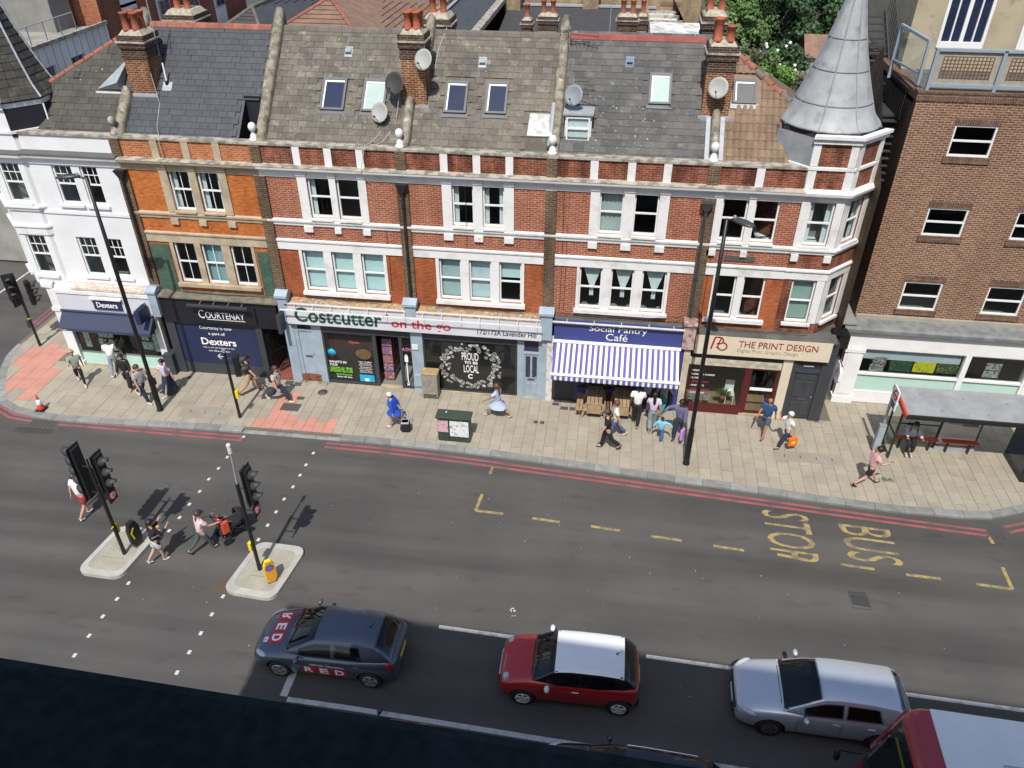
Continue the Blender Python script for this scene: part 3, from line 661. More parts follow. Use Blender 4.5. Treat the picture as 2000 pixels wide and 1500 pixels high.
def dish(x, y, z, m, label, rad=.32, face=(-.25, -.8, .35), mount=None):
    f = Vector(face).normalized(); o = empty('satellite_dish', (x, y, z), 0, label, 'satellite dish', 'satellite dishes')
    q = f.to_track_quat('Z', 'Y').to_matrix().to_4x4(); T = Matrix.Translation((x, y, z)) @ q
    n = 16; rg = [(0, -.07), (.4*rad, -.058), (.75*rad, -.03), (rad, .0)]; vs = [(0, 0, rg[0][1])]; fs = []
    for r_, zz in rg[1:]:
        for i in range(n): t = 2*math.pi*i/n; vs.append((r_*math.cos(t), r_*math.sin(t)*1.06, zz))
    for i in range(n): fs.append((0, 1+i, 1+(i+1) % n))
    for k in range(2):
        for i in range(n): fs.append((1+k*n+i, 1+(k+1)*n+i, 1+(k+1)*n+(i+1) % n, 1+k*n+(i+1) % n))
    b = MB().add([T @ Vector(v) for v in vs], fs, 0, True); ob = b.build('reflector', m, o); sm = ob.modifiers.new('t', 'SOLIDIFY'); sm.thickness = .012
    lnb = T @ Vector((0, -rad*.55, .33)); bot = T @ Vector((0, -rad*.95, 0))
    MB().cyl(bot, lnb, .012, n=6).cyl(lnb, lnb-f*.09, .03, n=8).build('receiver_arm', M_dishd, o)
    mt = Vector(mount) if mount else Vector((x, y+.25, z-.3)); bk = T @ Vector((0, 0, -.08))
    MB().cyl(bk, (bk+mt)/2-Vector((0, 0, .05)), .02, n=6).cyl((bk+mt)/2-Vector((0, 0, .05)), mt, .02, n=6).build('bracket', M_dishd, o); return o
def finial(parent, x, y, z, m):
    MB().lathe([(.17, z), (.17, z+.06), (.12, z+.10), (.10, z+.2), (.06, z+.26), (.055, z+.30), (.09, z+.33), (.125, z+.40), (.14, z+.47), (.125, z+.54), (.08, z+.60), (.02, z+.625)], (x, y, 0), 12).build('ball_finial', m, parent)

def rainpipe(parent, x, y, z0, z1, hop=True, m=None):
    m = m or M_pipe; mb = MB().cyl((x, y, z0), (x, y, z1), .05, n=8)
    for k in range(4): zz = z0+(z1-z0)*(k+.5)/4; mb.cyl((x, y, zz-.04), (x, y, zz+.04), .065, n=8)
    p = mb.build('downpipe', m, parent)
    if hop:
        MB().add([(x-.07, y-.07, z1-.02), (x+.07, y-.07, z1-.02), (x+.07, y+.07, z1-.02), (x-.07, y+.07, z1-.02), (x-.2, y-.14, z1+.28), (x+.2, y-.14, z1+.28), (x+.2, y+.1, z1+.28), (x-.2, y+.1, z1+.28)],
                 [(0, 1, 5, 4), (1, 2, 6, 5), (2, 3, 7, 6), (3, 0, 4, 7), (3, 2, 1, 0), (4, 5, 6, 7)]).build('rain_hopper', m, p)
    return p

def pier(parent, xc, m=None, w=.40, z0=3.95):
    MB().box(xc-w/2, xc+w/2, YW-.10, YW+.05, z0, 8.62).box(xc-w/2+.02, xc+w/2-.02, YW-.08, YW+.05, 9.05, 9.72).build('party_pier', m or B_pier, parent)

def upper(parent, x0, x1, bk, bkp, trim, wt, w1, top_sur, strips, low_mull, bars='1x1', dress_t=None, dress_1=None, bands=True, xin0=None, xin1=None, bk1=None, low_sills=None):
    """front wall of one house between piers: parapet, cornice, top windows wt, string course, band, first floor windows w1"""
    ZT0, ZT1, Z10, Z11 = 7.12, 8.66, 4.13, 5.80
    ops_t = [(a, b, ZT0, ZT1) for a, b in wt]; ops_1 = [(a, b, Z10, Z11) for a, b in w1]
    wall_open(MB(), x0, x1, 6.0, 9.05, ops_t).build('upper_wall', bk, parent)
    wall_open(MB(), x0, x1, 3.6, 6.0, ops_1).build('first_floor_wall', bk1 or bk, parent)
    MB().box(x0, x1, YW, YW+.24, 9.05, 9.72).build('parapet', bkp, parent)
    MB().box(x0, x1, YW-.06, YW+.30, 9.72, 9.80).build('parapet_coping', M_coping, parent)
    for s in strips: MB().box(s-.13, s+.13, YW-.05, YW+.0, 9.06, 9.72).build('parapet_strip', trim, parent)
    # cornice (moulded)
    pr = [(0, 8.62), (-.05, 8.62), (-.05, 8.80), (-.10, 8.84), (-.13, 8.90), (-.26, 8.94), (-.28, 9.03), (-.02, 9.07), (0, 9.07)]
    MB().extr([(x0, YW+a, b) for a, b in pr], (x1-x0, 0, 0)).build('cornice', trim, parent)
    MB().extr([(x0, YW-.29, 9.032), (x0, YW-.29, 9.045), (x0, YW-.0, 9.085), (x0, YW-.0, 9.072)], (x1-x0, 0, 0)).build('cornice_top', M_coping, parent)
    pr = [(0, 6.80), (-.05, 6.80), (-.06, 6.88), (-.11, 6.94), (-.12, 7.01), (0, 7.04)]
    MB().extr([(x0, YW+a, b) for a, b in pr], (x1-x0, 0, 0)).build('string_course', trim, parent)
    pr = [(0, 5.82), (-.05, 5.82), (-.05, 6.12), (-.09, 6.15), (-.10, 6.21), (0, 6.24)]
    MB().extr([(x0, YW+a, b) for a, b in pr], (x1-x0, 0, 0)).build('window_band', trim, parent)
    # top window surround
    for (a, b) in top_sur:
        MB().box(a, b, YW-.07, YW+.02, 7.05, 8.70).build('window_pilaster', trim, parent)
        MB().box(a-.02, b+.02, YW-.11, YW+.0, 8.70, 8.86).build('pilaster_cap', trim, parent)
        MB().box(a+.0, b-.0, YW-.10, YW+.0, 6.58, 6.795).build('sill_bracket', trim, parent)
    for k, (a, b) in enumerate(wt): sash(parent, a, b, ZT0, ZT1, bars=bars, dress=(dress_t or {}).get(k)); MB().box(a-.0, b+.0, YW-.16, YW+.1, 7.055, 7.115).build('window_sill', trim, parent)
    for (a, b) in low_mull: MB().box(a, b, YW-.04, YW+.03, 4.10, 5.815).build('window_mullion', trim, parent)
    for k, (a, b) in enumerate(w1): sash(parent, a, b, Z10, Z11, bars=bars, dress=(dress_1 or {}).get(k))
    for (a, b) in (low_sills or [(w1[0][0]-.15, w1[-1][1]+.15)]): MB().box(a, b, YW-.16, YW+.08, 3.98, 4.12).build('window_sill', trim, parent)
    rooms(parent, x0+.15, x1-.15, [(3.6, 6.0), (6.5, 9.0)])

def house(name, x0, x1, label): return empty(name, ((x0+x1)/2, 0, 0), 0, label, 'house', 'shop houses of the terrace')
def shell(parent, x0, x1, m, yb=7.2, gz=9.6):
    """party and back walls so the house is a closed block"""
    mb = MB(); mb.quad((x1, yb, 0), (x0, yb, 0), (x0, yb, gz), (x1, yb, gz))
    for x in (x0, x1): mb.add([(x, YW+.02, 0), (x, yb, 0), (x, yb, gz), (x, RIDGE_Y, RIDGE_Z-.05), (x, YW+.02, 9.2)], [(0, 1, 2, 3, 4)])
    mb.build('outer_wall', m, parent)

XB0, XB1, XC1, XD1, XE1 = -17.62, -12.42, -7.25, -2.06, 3.20
# ------------------------------------------------------------- B: orange brick, black fascia
hB = house('shop_house', XB0, XB1, 'orange brick house with stone window surrounds above the black and navy shopfront')
upper(hB, XB0, XB1, B_orange, B_orange2, M_stone, [(-15.92, -15.10), (-14.82, -13.98)], [(-16.42, -15.58), (-15.33, -14.50), (-14.16, -13.32)],
      [(-16.22, -15.92), (-15.10, -14.82), (-13.98, -13.68)], [-16.15, -15.0, -13.85], [(-16.55, -16.42), (-15.58, -15.33), (-14.50, -14.16), (-13.32, -13.2)], bars='2x2',
      dress_t={0: ('sides', M_curtain), 1: ('sides', M_curtain)}, dress_1={1: ('full', mat('curtain_teal', (.28, .42, .43), .9))})
pier(hB, XB0); 
MB().box(-17.38, -16.62, YW-.035, YW-.002, 3.75, 5.70).build('green_tile_panel', M_greentile, hB); MB().box(-13.12, -12.66, YW-.035, YW-.002, 3.75, 5.62).build('green_tile_panel', M_greentile, hB)
shell(hB, XB0+.01, XB1-.01, B_pier)
rB = roof_body(hB, XB0, XB1, M_slateB, hole=(-13.15, -12.45, RY0-.14, 1.75))
slates(rB, M_slateB, XB0+.18, XB1-.18, gauge=.235, w=.31, skip=[(-13.3, -12.3, .2, 1.78), (-17.6, -16.45, 1.65, 2.8)])
ridge_tiles(rB, XB0+.1, XB1-.15, M_ridge_r)
mb = MB(); mb.quad((-13.15, 1.75, RZ0+1.2), (-13.15, .45, 9.55), (-13.15, .45, 8.9), (-13.15, 1.75, 8.9)); mb.quad((-12.5, 1.75, RZ0+1.2), (-13.15, 1.75, RZ0+1.2), (-13.15, 1.75, 8.9), (-12.5, 1.75, 8.9)); mb.quad((-13.15, .45, 8.9), (-12.45, .45, 8.9), (-12.45, 1.75, 8.9), (-13.15, 1.75, 8.9))
rc = mb.build('roof_recess', mat('recess_felt', (.012, .014, .022), .7), rB)
MB().box(-13.2, -12.45, 1.72, 1.80, RZ0+1.19, RZ0+1.30).build('recess_trim', M_black, rc)
chimney(hB, -17.40, -16.50, 1.75, 2.75, 9.8, 12.80, [(-17.12, 1.98, .62), (-16.78, 2.0, .62), (-16.78, 2.4, .62), (-17.12, 2.4, .62)])
chimney(hB, -17.35, -16.2, 5.0, 6.2, 9.6, 12.9, [(-17.0, 5.5, .6), (-16.6, 5.5, .6)], bk=B_stack)
party(hB, XB0+.08, .45, 1.74); party(hB, XB0+.22, 2.85, 3.95)
MB().box(-17.5, -16.4, 1.66, 1.745, 10.68, 10.88).build('chimney_flashing', M_flash, hB)
finial(hB, XB0, .42, 9.8, M_coping)
mb = MB().cyl(rp(-16.15, 2.05, .02), (-16.15, 2.05, RZ0+1.5+.75), .03, n=8, mi=0).cyl(rp(-16.15, 2.05, 0), (-16.15, 2.05, RZ0+1.5+.15), .07, n=8, mi=1); mb.build('soil_vent_pipe', [M_txtwhite, M_black], rB)
MB().box(-16.3, -15.95, 0, .35, 0, .01).build('pipe_flashing', M_flash, rB).matrix_basis = Matrix.Translation((0, 1.85, RZ0+1.35)) @ Matrix.Rotation(R(45), 4, 'X')
MB().tube([(-16.48, 1.7, 11.6), (-16.3, 1.5, 10.62), (-16.25, .9, 10.02), (-15.95, .35, 9.83), (-15.9, .18, 9.75), (-15.85, .13, 9.1), (-15.9, -.06, 9.05), (-15.88, .1, 8.6), (-15.8, .12, 7.1)], .011, 5).build('aerial_cable', M_cable, hB)
# tv aerial on the stack
# ------------------------------------------------------------- C
hC = house('shop_house', XB1, XC1, 'red brick house with two rooflights above the left half of the pale shop fascia')
upper(hC, XB1, XC1, B_red, B_redd, M_white, [(-10.72, -9.90), (-9.66, -8.84)], [(-11.33, -10.50), (-10.20, -9.36), (-9.06, -8.20)],
      [(-11.06, -10.72), (-9.90, -9.66), (-8.84, -8.56)], [-10.95, -9.82, -8.68], [(-11.45, -11.33), (-10.50, -10.20), (-9.36, -9.06), (-8.20, -8.1)], bk1=B_red1,
      dress_1={0: ('blind', M_blind), 1: ('blind', M_blind), 2: ('blind', M_blind)}, dress_t={0: ('left', M_curtain)})
pier(hC, XB1); rainpipe(hC, -7.24, YW-.19, 4.0, 8.35)
shell(hC, XB1+.01, XC1-.01, B_pier)
rC = roof_body(hC, XB1, XC1, M_slateC)
slates(rC, M_slateC, XB1+.18, XC1-.1, skip=[(-10.5, -9.4, 1.35, 2.45), (-9.0, -7.9, 1.35, 2.45), (-7.5, -6.4, 1.65, 2.8)])
ridge_tiles(rC, XB1+.15, XC1, M_ridge_g)
rooflight(rC, -10.36, -9.50, 1.52, 2.38, M_rlglass); rooflight(rC, -8.87, -8.04, 1.52, 2.38, M_rlblind)
vent(rC, -9.62, 3.05, M_flash)
party(hC, XB1+.12, .42, 4.05); finial(hC, XB1-.05, .42, 9.8, M_white)
# ------------------------------------------------------------- D
hD = house('shop_house', XC1, XD1, 'red brick house with two rooflights above the right half of the pale shop fascia')
upper(hD, XC1, XD1, B_red, B_redd, M_white, [(-5.52, -4.76), (-4.44, -3.68)], [(-6.12, -5.30), (-5.00, -4.18), (-3.88, -3.06)],
      [(-5.86, -5.52), (-4.76, -4.44), (-3.68, -3.34)], [-5.75, -4.62, -3.5], [(-6.24, -6.12), (-5.30, -5.00), (-4.18, -3.88), (-3.06, -2.96)], bk1=B_red1,
      dress_1={0: ('blind', mat('blind_grey', (.42, .54, .50), .9)), 1: ('blind', mat('blind_pale', (.60, .68, .68), .9)), 2: ('half', M_blind)}, dress_t={0: ('left', M_curtain), 1: ('sides', M_curtain)})
pier(hD, XC1); shell(hD, XC1+.01, XD1-.01, B_pier)
rD = roof_body(hD, XC1, XD1, M_slateC)
slates(rD, M_slateC, XC1+.1, XD1-.1, skip=[(-6.1, -5.1, 1.4, 2.5), (-4.7, -3.7, 1.4, 2.5), (-7.5, -6.4, 1.65, 2.8), (-3.1, -2.0, .4, 1.7)])
ridge_tiles(rD, XC1, XD1-.15, M_ridge_g)
rooflight(rD, -5.97, -5.19, 1.57, 2.41, M_rlglass); rooflight(rD, -4.55, -3.80, 1.59, 2.43, M_rlglass); vent(rD, -4.80, 2.88, M_flash)
chimney(hD, -7.40, -6.58, 1.75, 2.6, 9.8, 13.1, [(-7.12, 1.98, .58), (-6.83, 2.0, .58), (-7.1, 2.35, .58), (-6.8, 2.35, .58)])
chimney(hD, -7.3, -6.35, 5.0, 6.1, 9.6, 13.0, [(-7.05, 5.5, .6), (-6.65, 5.5, .6)])
party(hD, XC1+.1, .42, 1.74, w=.3); party(hD, XC1+.5, 2.75, 3.95, w=.3); finial(hD, XC1-.03, .42, 9.8, M_white)
MB().box(-7.48, -6.5, 1.66, 1.745, 10.66, 10.84).build('chimney_flashing', M_flash, hD)
# white metal hatch beside the party wall
M_hatch = mat('hatch_white', (.62, .63, .62), .6, c2=(.42, .41, .38), scale=5, lo=.45, hi=.6)
ht = MB().extr([(-3.0, 1.62, RZ0+1.05), (-3.0, .78, RZ0+.62), (-3.0, .70, RZ0+.18), (-3.0, .55, RZ0-.1)], (.88, 0, 0)).build('roof_hatch', M_slateC, rD)
MB().obox((-2.98, .75, RZ0+.62), (.84, 0, 0), (0, .9, .47), (0, -.02, .04)).build('hatch_lid', M_hatch, ht)
party(hD, XD1+.02, .42, 4.05, w=.34); finial(hD, XD1-.02, .42, 9.8, M_white)
# lead sheet over the party wall
MB().tube([(-2.17, .62, 9.95), (-2.15, 1.75, 11.05)], .13, 8).build('party_flashing', M_flash, hD)
# ------------------------------------------------------------- E
hE = house('shop_house', XD1, XE1, 'red brick house with tied curtains above the blue cafe and its striped awning')
upper(hE, XD1, XE1, B_red, B_redd, M_white, [(-.40, .42), (.77, 1.60)], [(-.95, -.13), (.18, 1.0), (1.29, 2.15)],
      [(-.72, -.40), (.42, .77), (1.60, 1.93)], [-.65, .58, 1.75], [(-1.05, -.95), (-.13, .18), (1.0, 1.29), (2.15, 2.25)],
      dress_1={0: ('tied', M_curtain), 1: ('tied', M_curtain), 2: ('tied', M_curtain)}, dress_t={0: ('full', mat('curtain_grey', (.45, .50, .46), .9))})
pier(hE, XD1); pier(hE, XE1+.05); rainpipe(hE, 3.15, YW-.2, 4.2, 8.25, m=mat('downpipe_grey', (.05, .05, .048), .6)); shell(hE, XD1+.01, XE1-.01, B_pier)
rE = roof_body(hE, XD1, XE1, M_slateE)
slates(rE, M_slateE, XD1+.1, XE1-.1, gauge=.245, w=.36, skip=[(.85, 1.8, 1.85, 2.9), (-1.85, -.75, .9, 2.0), (2.6, 3.7, 1.65, 2.8)])
ridge_tiles(rE, XD1+.2, XE1-.45, M_ridge_red); rooflight(rE, .96, 1.70, 2.0, 2.80, M_rlblind); vent(rE, .25, 3.02, mat('vent_blue', (.16, .22, .30), .6))
dm = MB().box(-1.75, -.86, 1.12, 2.0, RZ0+.35, RZ0+1.30).build('dormer', M_white, rE)
MB().box(-1.82, -.80, .98, 2.2, RZ0+1.30, RZ0+1.36).build('dormer_roof', M_flash, dm)
sash(rE, -1.70, -.91, RZ0+.42, RZ0+1.24, y=1.06, bars='no', dress=None)
MB().quad((-1.62, 1.105, RZ0+.5), (-.98, 1.105, RZ0+.5), (-.98, 1.105, RZ0+1.15), (-1.62, 1.105, RZ0+1.15)).build('net_curtain', M_curtain, dm)
MB().obox((-1.85, .5, RZ0-.02), (1.1, 0, 0), (0, .55, .4), (0, -.02, .02)).build('dormer_apron', M_party, dm)
chimney(hE, 2.72, 3.60, 1.75, 2.65, 9.8, 13.02, [(2.95, 1.98, .72), (3.34, 1.98, .5), (2.95, 2.35, .6)], bk=B_stack, pot_r=.14)
chimney(hE, 2.7, 3.5, 4.9, 6.0, 9.6, 13.35, [(2.9, 5.4, .6), (3.3, 5.4, .6)])
MB().box(2.62, 3.70, 1.66, 1.745, 10.68, 10.86).build('chimney_flashing', M_flash, hE)
party(hE, XE1, .42, 1.74, w=.28); finial(hE, XE1-.02, .42, 9.8, M_white)
MB().box(2.98, 3.06, .45, .46, 9.6, 9.62).build('flashing', M_flash, hE)
MB().obox((XE1-.30, .5, 9.62), (.14, 0, 0), (0, 1.2, 1.2), (0, -.04, .05)).obox((XE1+.16, .5, 9.62), (.14, 0, 0), (0, 1.2, 1.2), (0, -.04, .05)).build('party_flashing', M_flash, hE)

# ------------------------------------------------------------- corner turrets
def oct_pts(cx, cy, ap, ph=22.5): 
    r = ap/math.cos(R(22.5)); return [(cx+r*math.cos(R(ph+45*k)), cy+r*math.sin(R(ph+45*k))) for k in range(8)]
def oct_ring(mb, cx, cy, prof, mi=0):
    rings = [oct_pts(cx, cy, a) for a, z in prof]; vs = [(p[0], p[1], prof[k][1]) for k, r_ in enumerate(rings) for p in r_]; n = 8
    fs = [(k*n+i, k*n+(i+1) % n, (k+1)*n+(i+1) % n, (k+1)*n+i) for k in range(len(prof)-1) for i in range(n)]
    fs.append(tuple((len(prof)-1)*n+i for i in range(n))); fs.append(tuple(range(n-1, -1, -1))); mb.add(vs, fs, mi); return mb
def turret(parent, cx, cy, ap, wallm, trim, faces, bars, z0=3.7, ztop=10.75, ev=(5, 6), brickf=True, dress=None, apex=15.6):
    """faces: indices of octagon faces that carry windows (face k lies between corner k and k+1)"""
    P = oct_pts(cx, cy, ap); mbw = MB()
    for k in range(8):
        a, b = Vector(P[k]), Vector(P[(k+1) % 8]); L = (b-a).length; d = (b-a)/L; nrm = Vector((d.y, -d.x))
        def T(x, y, z, a=a, d=d, nrm=nrm): q = a+d*x-nrm*y; return (q.x, q.y, z)
        ops = [(L/2-.40, L/2+.40, 4.13, 5.80), (L/2-.40, L/2+.40, 7.12, 8.66)] if k in faces else []
        m0 = MB(); wall_open(m0, 0, L, z0, ztop, ops, y=0, depth=.14); m0.v = [T(*v) for v in m0.v]; mbw.add(m0.v, m0.f)
        if k in faces:
            for (za, zb, key) in ((4.13, 5.80, (k, 0)), (7.12, 8.66, (k, 1))):
                sash(parent, L/2-.40, L/2+.40, za, zb, y=.08, bars=bars, T=T, dress=(dress or {}).get(key))
                s = MB().box(L/2-.5, L/2+.5, -.12, .06, za-.11, za-.01); s.v = [T(*v) for v in s.v]; s.build('window_sill', trim, parent)
                rm = MB(); rm.box(L/2-.4, L/2+.4, .9, .92, za-.1, zb+.1); rm.box(L/2-.45, L/2-.41, .15, .9, za-.1, zb+.1); rm.box(L/2+.41, L/2+.45, .15, .9, za-.1, zb+.1); rm.box(L/2-.4, L/2+.4, .15, .9, za-.14, za-.1); rm.box(L/2-.4, L/2+.4, .15, .9, zb+.1, zb+.14)
                rm.v = [T(*v) for v in rm.v]; rm.build('interior', M_room, parent)
    mbw.build('turret_wall', wallm, parent)
    for (prof, nm, mm) in (([(ap+.02, 5.83), (ap+.05, 5.84), (ap+.05, 6.12), (ap+.1, 6.15), (ap+.1, 6.21), (ap-.02, 6.24)], 'turret_band', trim), ([(ap-.02, 6.80), (ap+.06, 6.81), (ap+.08, 6.9), (ap+.13, 6.95), (ap+.13, 7.01), (ap-.02, 7.05)], 'turret_string', trim),
                           ([(ap-.02, 8.66), (ap+.05, 8.67), (ap+.06, 8.82), (ap+.22, 8.92), (ap+.24, 9.02), (ap-.02, 9.10)], 'turret_cornice', trim), ([(ap-.02, 9.72), (ap+.06, 9.73), (ap+.06, 9.82), (ap-.02, 9.84)], 'turret_coping', trim)):
        oct_ring(MB(), cx, cy, prof).build(nm, mm, parent)
    for (a_, b_, za, zb) in ((ap-.04, ap+.10, ztop-.16, ztop+.0), (ap-.04, ap+.18, ztop+.002, ztop+.10)):
        I, Q = oct_pts(cx, cy, a_), oct_pts(cx, cy, b_)
        for k in ev: MB().prism([I[k], Q[k], Q[(k+1) % 8], I[(k+1) % 8]], za, zb).build('turret_eaves', trim, parent)
    return P
TFX, TFY, TAP = 6.88, 1.92, 1.68
hF = house('shop_house', XE1, 8.6, 'red brick corner house with grey conical turret above the cream shop fascia')
upper(hF, XE1, 6.2, B_red, B_redd, M_white, [(3.68, 4.52), (4.74, 5.54)], [(3.86, 4.58), (4.82, 5.58)], [(3.38, 3.68), (4.52, 4.74)], [4.72], [(3.76, 3.86), (4.58, 4.82)], bk1=B_red1, low_sills=[(3.6, 5.75)])
turret(hF, TFX, TFY, TAP, B_redd, M_white, (5, 6), '1x1', dress={(5, 0): ('blind', mat('blind_sage', (.34, .44, .38), .9)), (6, 1): ('sides', M_curtain), (5, 1): ('sides', M_curtain)})
for xx in (6.30, 7.46):
    MB().box(xx-.13, xx+.13, YW-.05, YW+.02, 9.10, 9.715).box(xx-.12, xx+.12, YW-.05, YW+.02, 9.85, 10.60).build('turret_strip', M_white, hF)
a, b = Vector(oct_pts(TFX, TFY, TAP)[6]), Vector(oct_pts(TFX, TFY, TAP)[7]); dd = (b-a).normalized(); nn = Vector((dd.y, -dd.x))
for t in (.15, 1.24):
    q = a+dd*t; o3 = (q.x-dd.x*.1-nn.x*.02, q.y-dd.y*.1-nn.y*.02)
    MB().obox((*o3, 9.10), (dd.x*.2, dd.y*.2, 0), (nn.x*.07, nn.y*.07, 0), (0, 0, .615)).obox((*o3, 9.85), (dd.x*.2, dd.y*.2, 0), (nn.x*.07, nn.y*.07, 0), (0, 0, .75)).build('turret_strip', M_white, hF)
# white panels round the turret windows
for (za, zb) in ((7.05, 8.66), (4.12, 5.82)):
    for (xa, xb) in ((6.20, 6.47), (7.29, 7.56)): 
        if za > 5 or xa > 7: MB().box(xa, xb, YW-.055, YW+.03, za, zb).build('window_pilaster', M_white, hF)
    for t0, t1 in ((.02, .28), (1.10, 1.37)):
        q = a+dd*t0; MB().obox((q.x-nn.x*.02, q.y-nn.y*.02, za), tuple(dd*(t1-t0))+(0,), tuple(nn*.06)+(0,), (0, 0, zb-za)).build('window_pilaster', M_white, hF)
for xx in (6.33, 7.42): MB().box(xx-.12, xx+.12, YW-.12, YW+.02, 6.55, 6.79).build('sill_bracket', M_white, hF)
# conical lead roof with bell-cast eaves: eight faces, standing seams
CP = [(1.56, 10.86), (1.53, 10.92), (1.40, 11.05), (1.29, 11.22), (1.19, 11.45), (1.06, 11.80), (.86, 12.35), (.65, 13.0), (.45, 13.75), (.27, 14.5), (.02, 15.5)]
M_cone = mat('turret_lead', (.36, .372, .38), .55, c2=(.28, .29, .296), scale=2.0, fvar=.1, c3=(.21, .20, .19), s3=2.5, lo3=.58, hi3=.75)
tc = MB().lathe([(r_*1.035, z) for r_, z in CP], (TFX, TFY, 0), 32).build('turret_roof', M_cone, hF)
sm = MB()
for k in range(8):
    pts = [(*oct_pts(TFX, TFY, r_*.957+.006)[k], z) for r_, z in CP]; sm = MB().tube(pts, .022, 5); sm.build('roof_seam', M_lead, tc)
for zz, rr_ in ((11.55, 1.16), (12.5, .82), (13.4, .55)): MB().lathe([(rr_*1.035, zz), (rr_*1.035+.012, zz+.004), (rr_*1.03-.008, zz+.03)], (TFX, TFY, 0), 32).build('roof_seam', mat('seam_dark', (.19, .195, .2), .6), tc)
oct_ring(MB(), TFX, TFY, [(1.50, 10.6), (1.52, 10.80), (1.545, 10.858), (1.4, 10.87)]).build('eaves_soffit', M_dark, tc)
shell(hF, XE1+.01, 8.55, B_pier, yb=7.2, gz=9.5)
# F roof: hipped, brown clay tiles
rF_m = MB(); HX = lambda z: XE1+.05+(RIDGE_Z-z)/.66
hipx = lambda y: XE1+.05+(RIDGE_Z-(RZ0+(y-RY0)))/.66
rF_m.add([rp(XE1, RY0-.15), rp(6.3, RY0-.15), rp(6.3, 1.747), rp(XE1+.05, RIDGE_Y), rp(XE1, RIDGE_Y)], [(0, 1, 2, 3, 4)])
ye = RIDGE_Y+3.2; rF_m.add([rp(6.3, 1.747), (8.1, 1.747, 9.63), (8.1, ye, 9.6), (XE1+.05, RIDGE_Y, RIDGE_Z)], [(0, 1, 2, 3)], 1); rF_m.add([(XE1, RIDGE_Y, RIDGE_Z), (XE1+.05, RIDGE_Y, RIDGE_Z), (hipx(RY0), ye, 9.6), (XE1, ye, 9.6)], [(0, 1, 2, 3)])
M_hipside = mat('tile_plain_brown', (.17, .125, .085), .9, var=.25, scale=2)
rF = rF_m.build('roof', [M_tileF, M_hipside], hF)
slates(rF, M_tileF, XE1+.22, 8.0, gauge=.30, w=.205, skip=[(3.6, 4.6, 2.0, 2.8), (2.6, 3.75, 1.65, 2.8), (5.55, 9, .3, 1.9)], xr=lambda y: hipx(y)-.15, prefix='roof_tile', tile=True)
for k in range(11):
    t0, t1 = k/11, (k+1)/11; p0, p1 = Vector((XE1+.05, RIDGE_Y, RIDGE_Z)), Vector((*rp(hipx(1.6), 1.6),)); 
    MB().cyl(p0.lerp(p1, t0), p0.lerp(p1, t1-.01), .12, .13, 8).build('hip_tile', M_ridge_g if k % 3 == 1 else M_ridge_r, rF)
rooflight(rF, 3.72, 4.48, 2.1, 2.72, mat('rooflight_screen', (.10, .105, .105), .5))
MB().quad(rp(3.66, 1.98, .05), rp(4.56, 1.98, .05), rp(4.56, 2.1, .06), rp(3.66, 2.1, .06)).build('rooflight_flashing', M_flash, rF)
# lead cheek where the tiled slope meets the turret
PF = oct_pts(TFX, TFY, TAP+.02)
for k in (3, 4): MB().quad((*PF[k], 9.3), (*PF[k+1], 9.3), (*PF[k+1], 10.74), (*PF[k], 10.74)).build('turret_cheek', M_lead, hF)

# ------------------------------------------------------------- A: white corner house with slate turret (far left)
hA = house('shop_house', -23, XB0, 'white rendered corner house with dark slate turret at the left edge')
TAX, TAY, AAP = -22.05, 1.65, 1.5
ops1 = [(-20.40, -19.62, 4.13, 5.78), (-19.22, -18.56, 4.13, 5.78)]; opst = [(-20.43, -19.66, 7.12, 8.62), (-19.34, -18.66, 7.12, 8.62)]
wall_open(MB(), -21.5, XB0, 3.55, 9.05, ops1+opst).build('upper_wall', M_whitewall, hA)
for k, (a_, b_, c_, d_) in enumerate(ops1+opst):
    sash(hA, a_, b_, c_, d_, bars='6x1'); MB().box(a_-.12, b_+.12, YW-.10, YW+.08, c_-.10, c_-.005).build('window_sill', M_white, hA)
MB().box(-21.45, XB0-.05, YW, YW+.22, 9.05, 9.72).build('parapet', M_whitewall, hA); MB().box(-21.45, XB0, YW-.06, YW+.3, 9.72, 9.80).build('parapet_coping', M_coping, hA)
pr = [(0, 8.66), (-.06, 8.66), (-.06, 8.84), (-.22, 8.92), (-.25, 9.02), (0, 9.06)]
MB().extr([(-21.4, YW+a_, b_) for a_, b_ in pr], (21.4+XB0-.02, 0, 0)).build('cornice', M_white, hA)
MB().extr([(-21.4, YW-.27, 9.03), (-21.4, YW-.27, 9.08), (-21.4, YW, 9.16), (-21.4, YW, 9.07)], (21.4+XB0-.02, 0, 0)).build('cornice_top', mat('cornice_lead', (.10, .095, .095), .7), hA)
for zz in (6.72, 3.82): MB().box(-21.4, XB0-.2, YW-.05, YW+.02, zz, zz+.12).build('string_course', M_whitewall, hA)
MB().box(-21.0, -17.7, YW-.5, YW+.03, 3.70, 3.80).build('shop_cornice', mat('tile_cornice', (.50, .36, .28), .8, c2=(.62, .57, .50), scale=5, lo=.4, hi=.6), hA)
rooms(hA, -21.3, XB0-.1, [(3.6, 6.0), (6.5, 9.0)])
turret(hA, TAX, TAY, AAP, M_whitewall, M_white, (4, 5), '6x1', ev=(4, 5))
CPA = [(1.56, 10.83), (1.46, 10.97), (1.28, 11.25), (1.0, 12.0), (.68, 13.0), (.38, 14.2), (.02, 15.6)]
M_slateT = mat('slate_turret', (.048, .045, .038), .85, var=.3, rnd=.18, fine=14, fvar=.12, c3=(.075, .075, .045), s3=3)
ta = oct_ring(MB(), TAX, TAY, CPA).build('turret_roof', M_slateT, hA)
for k in range(8):
    pts = [(*oct_pts(TAX, TAY, r_+.02)[k], z) for r_, z in CPA]; MB().tube(pts, .045, 5).build('hip_flashing', M_flash, ta)
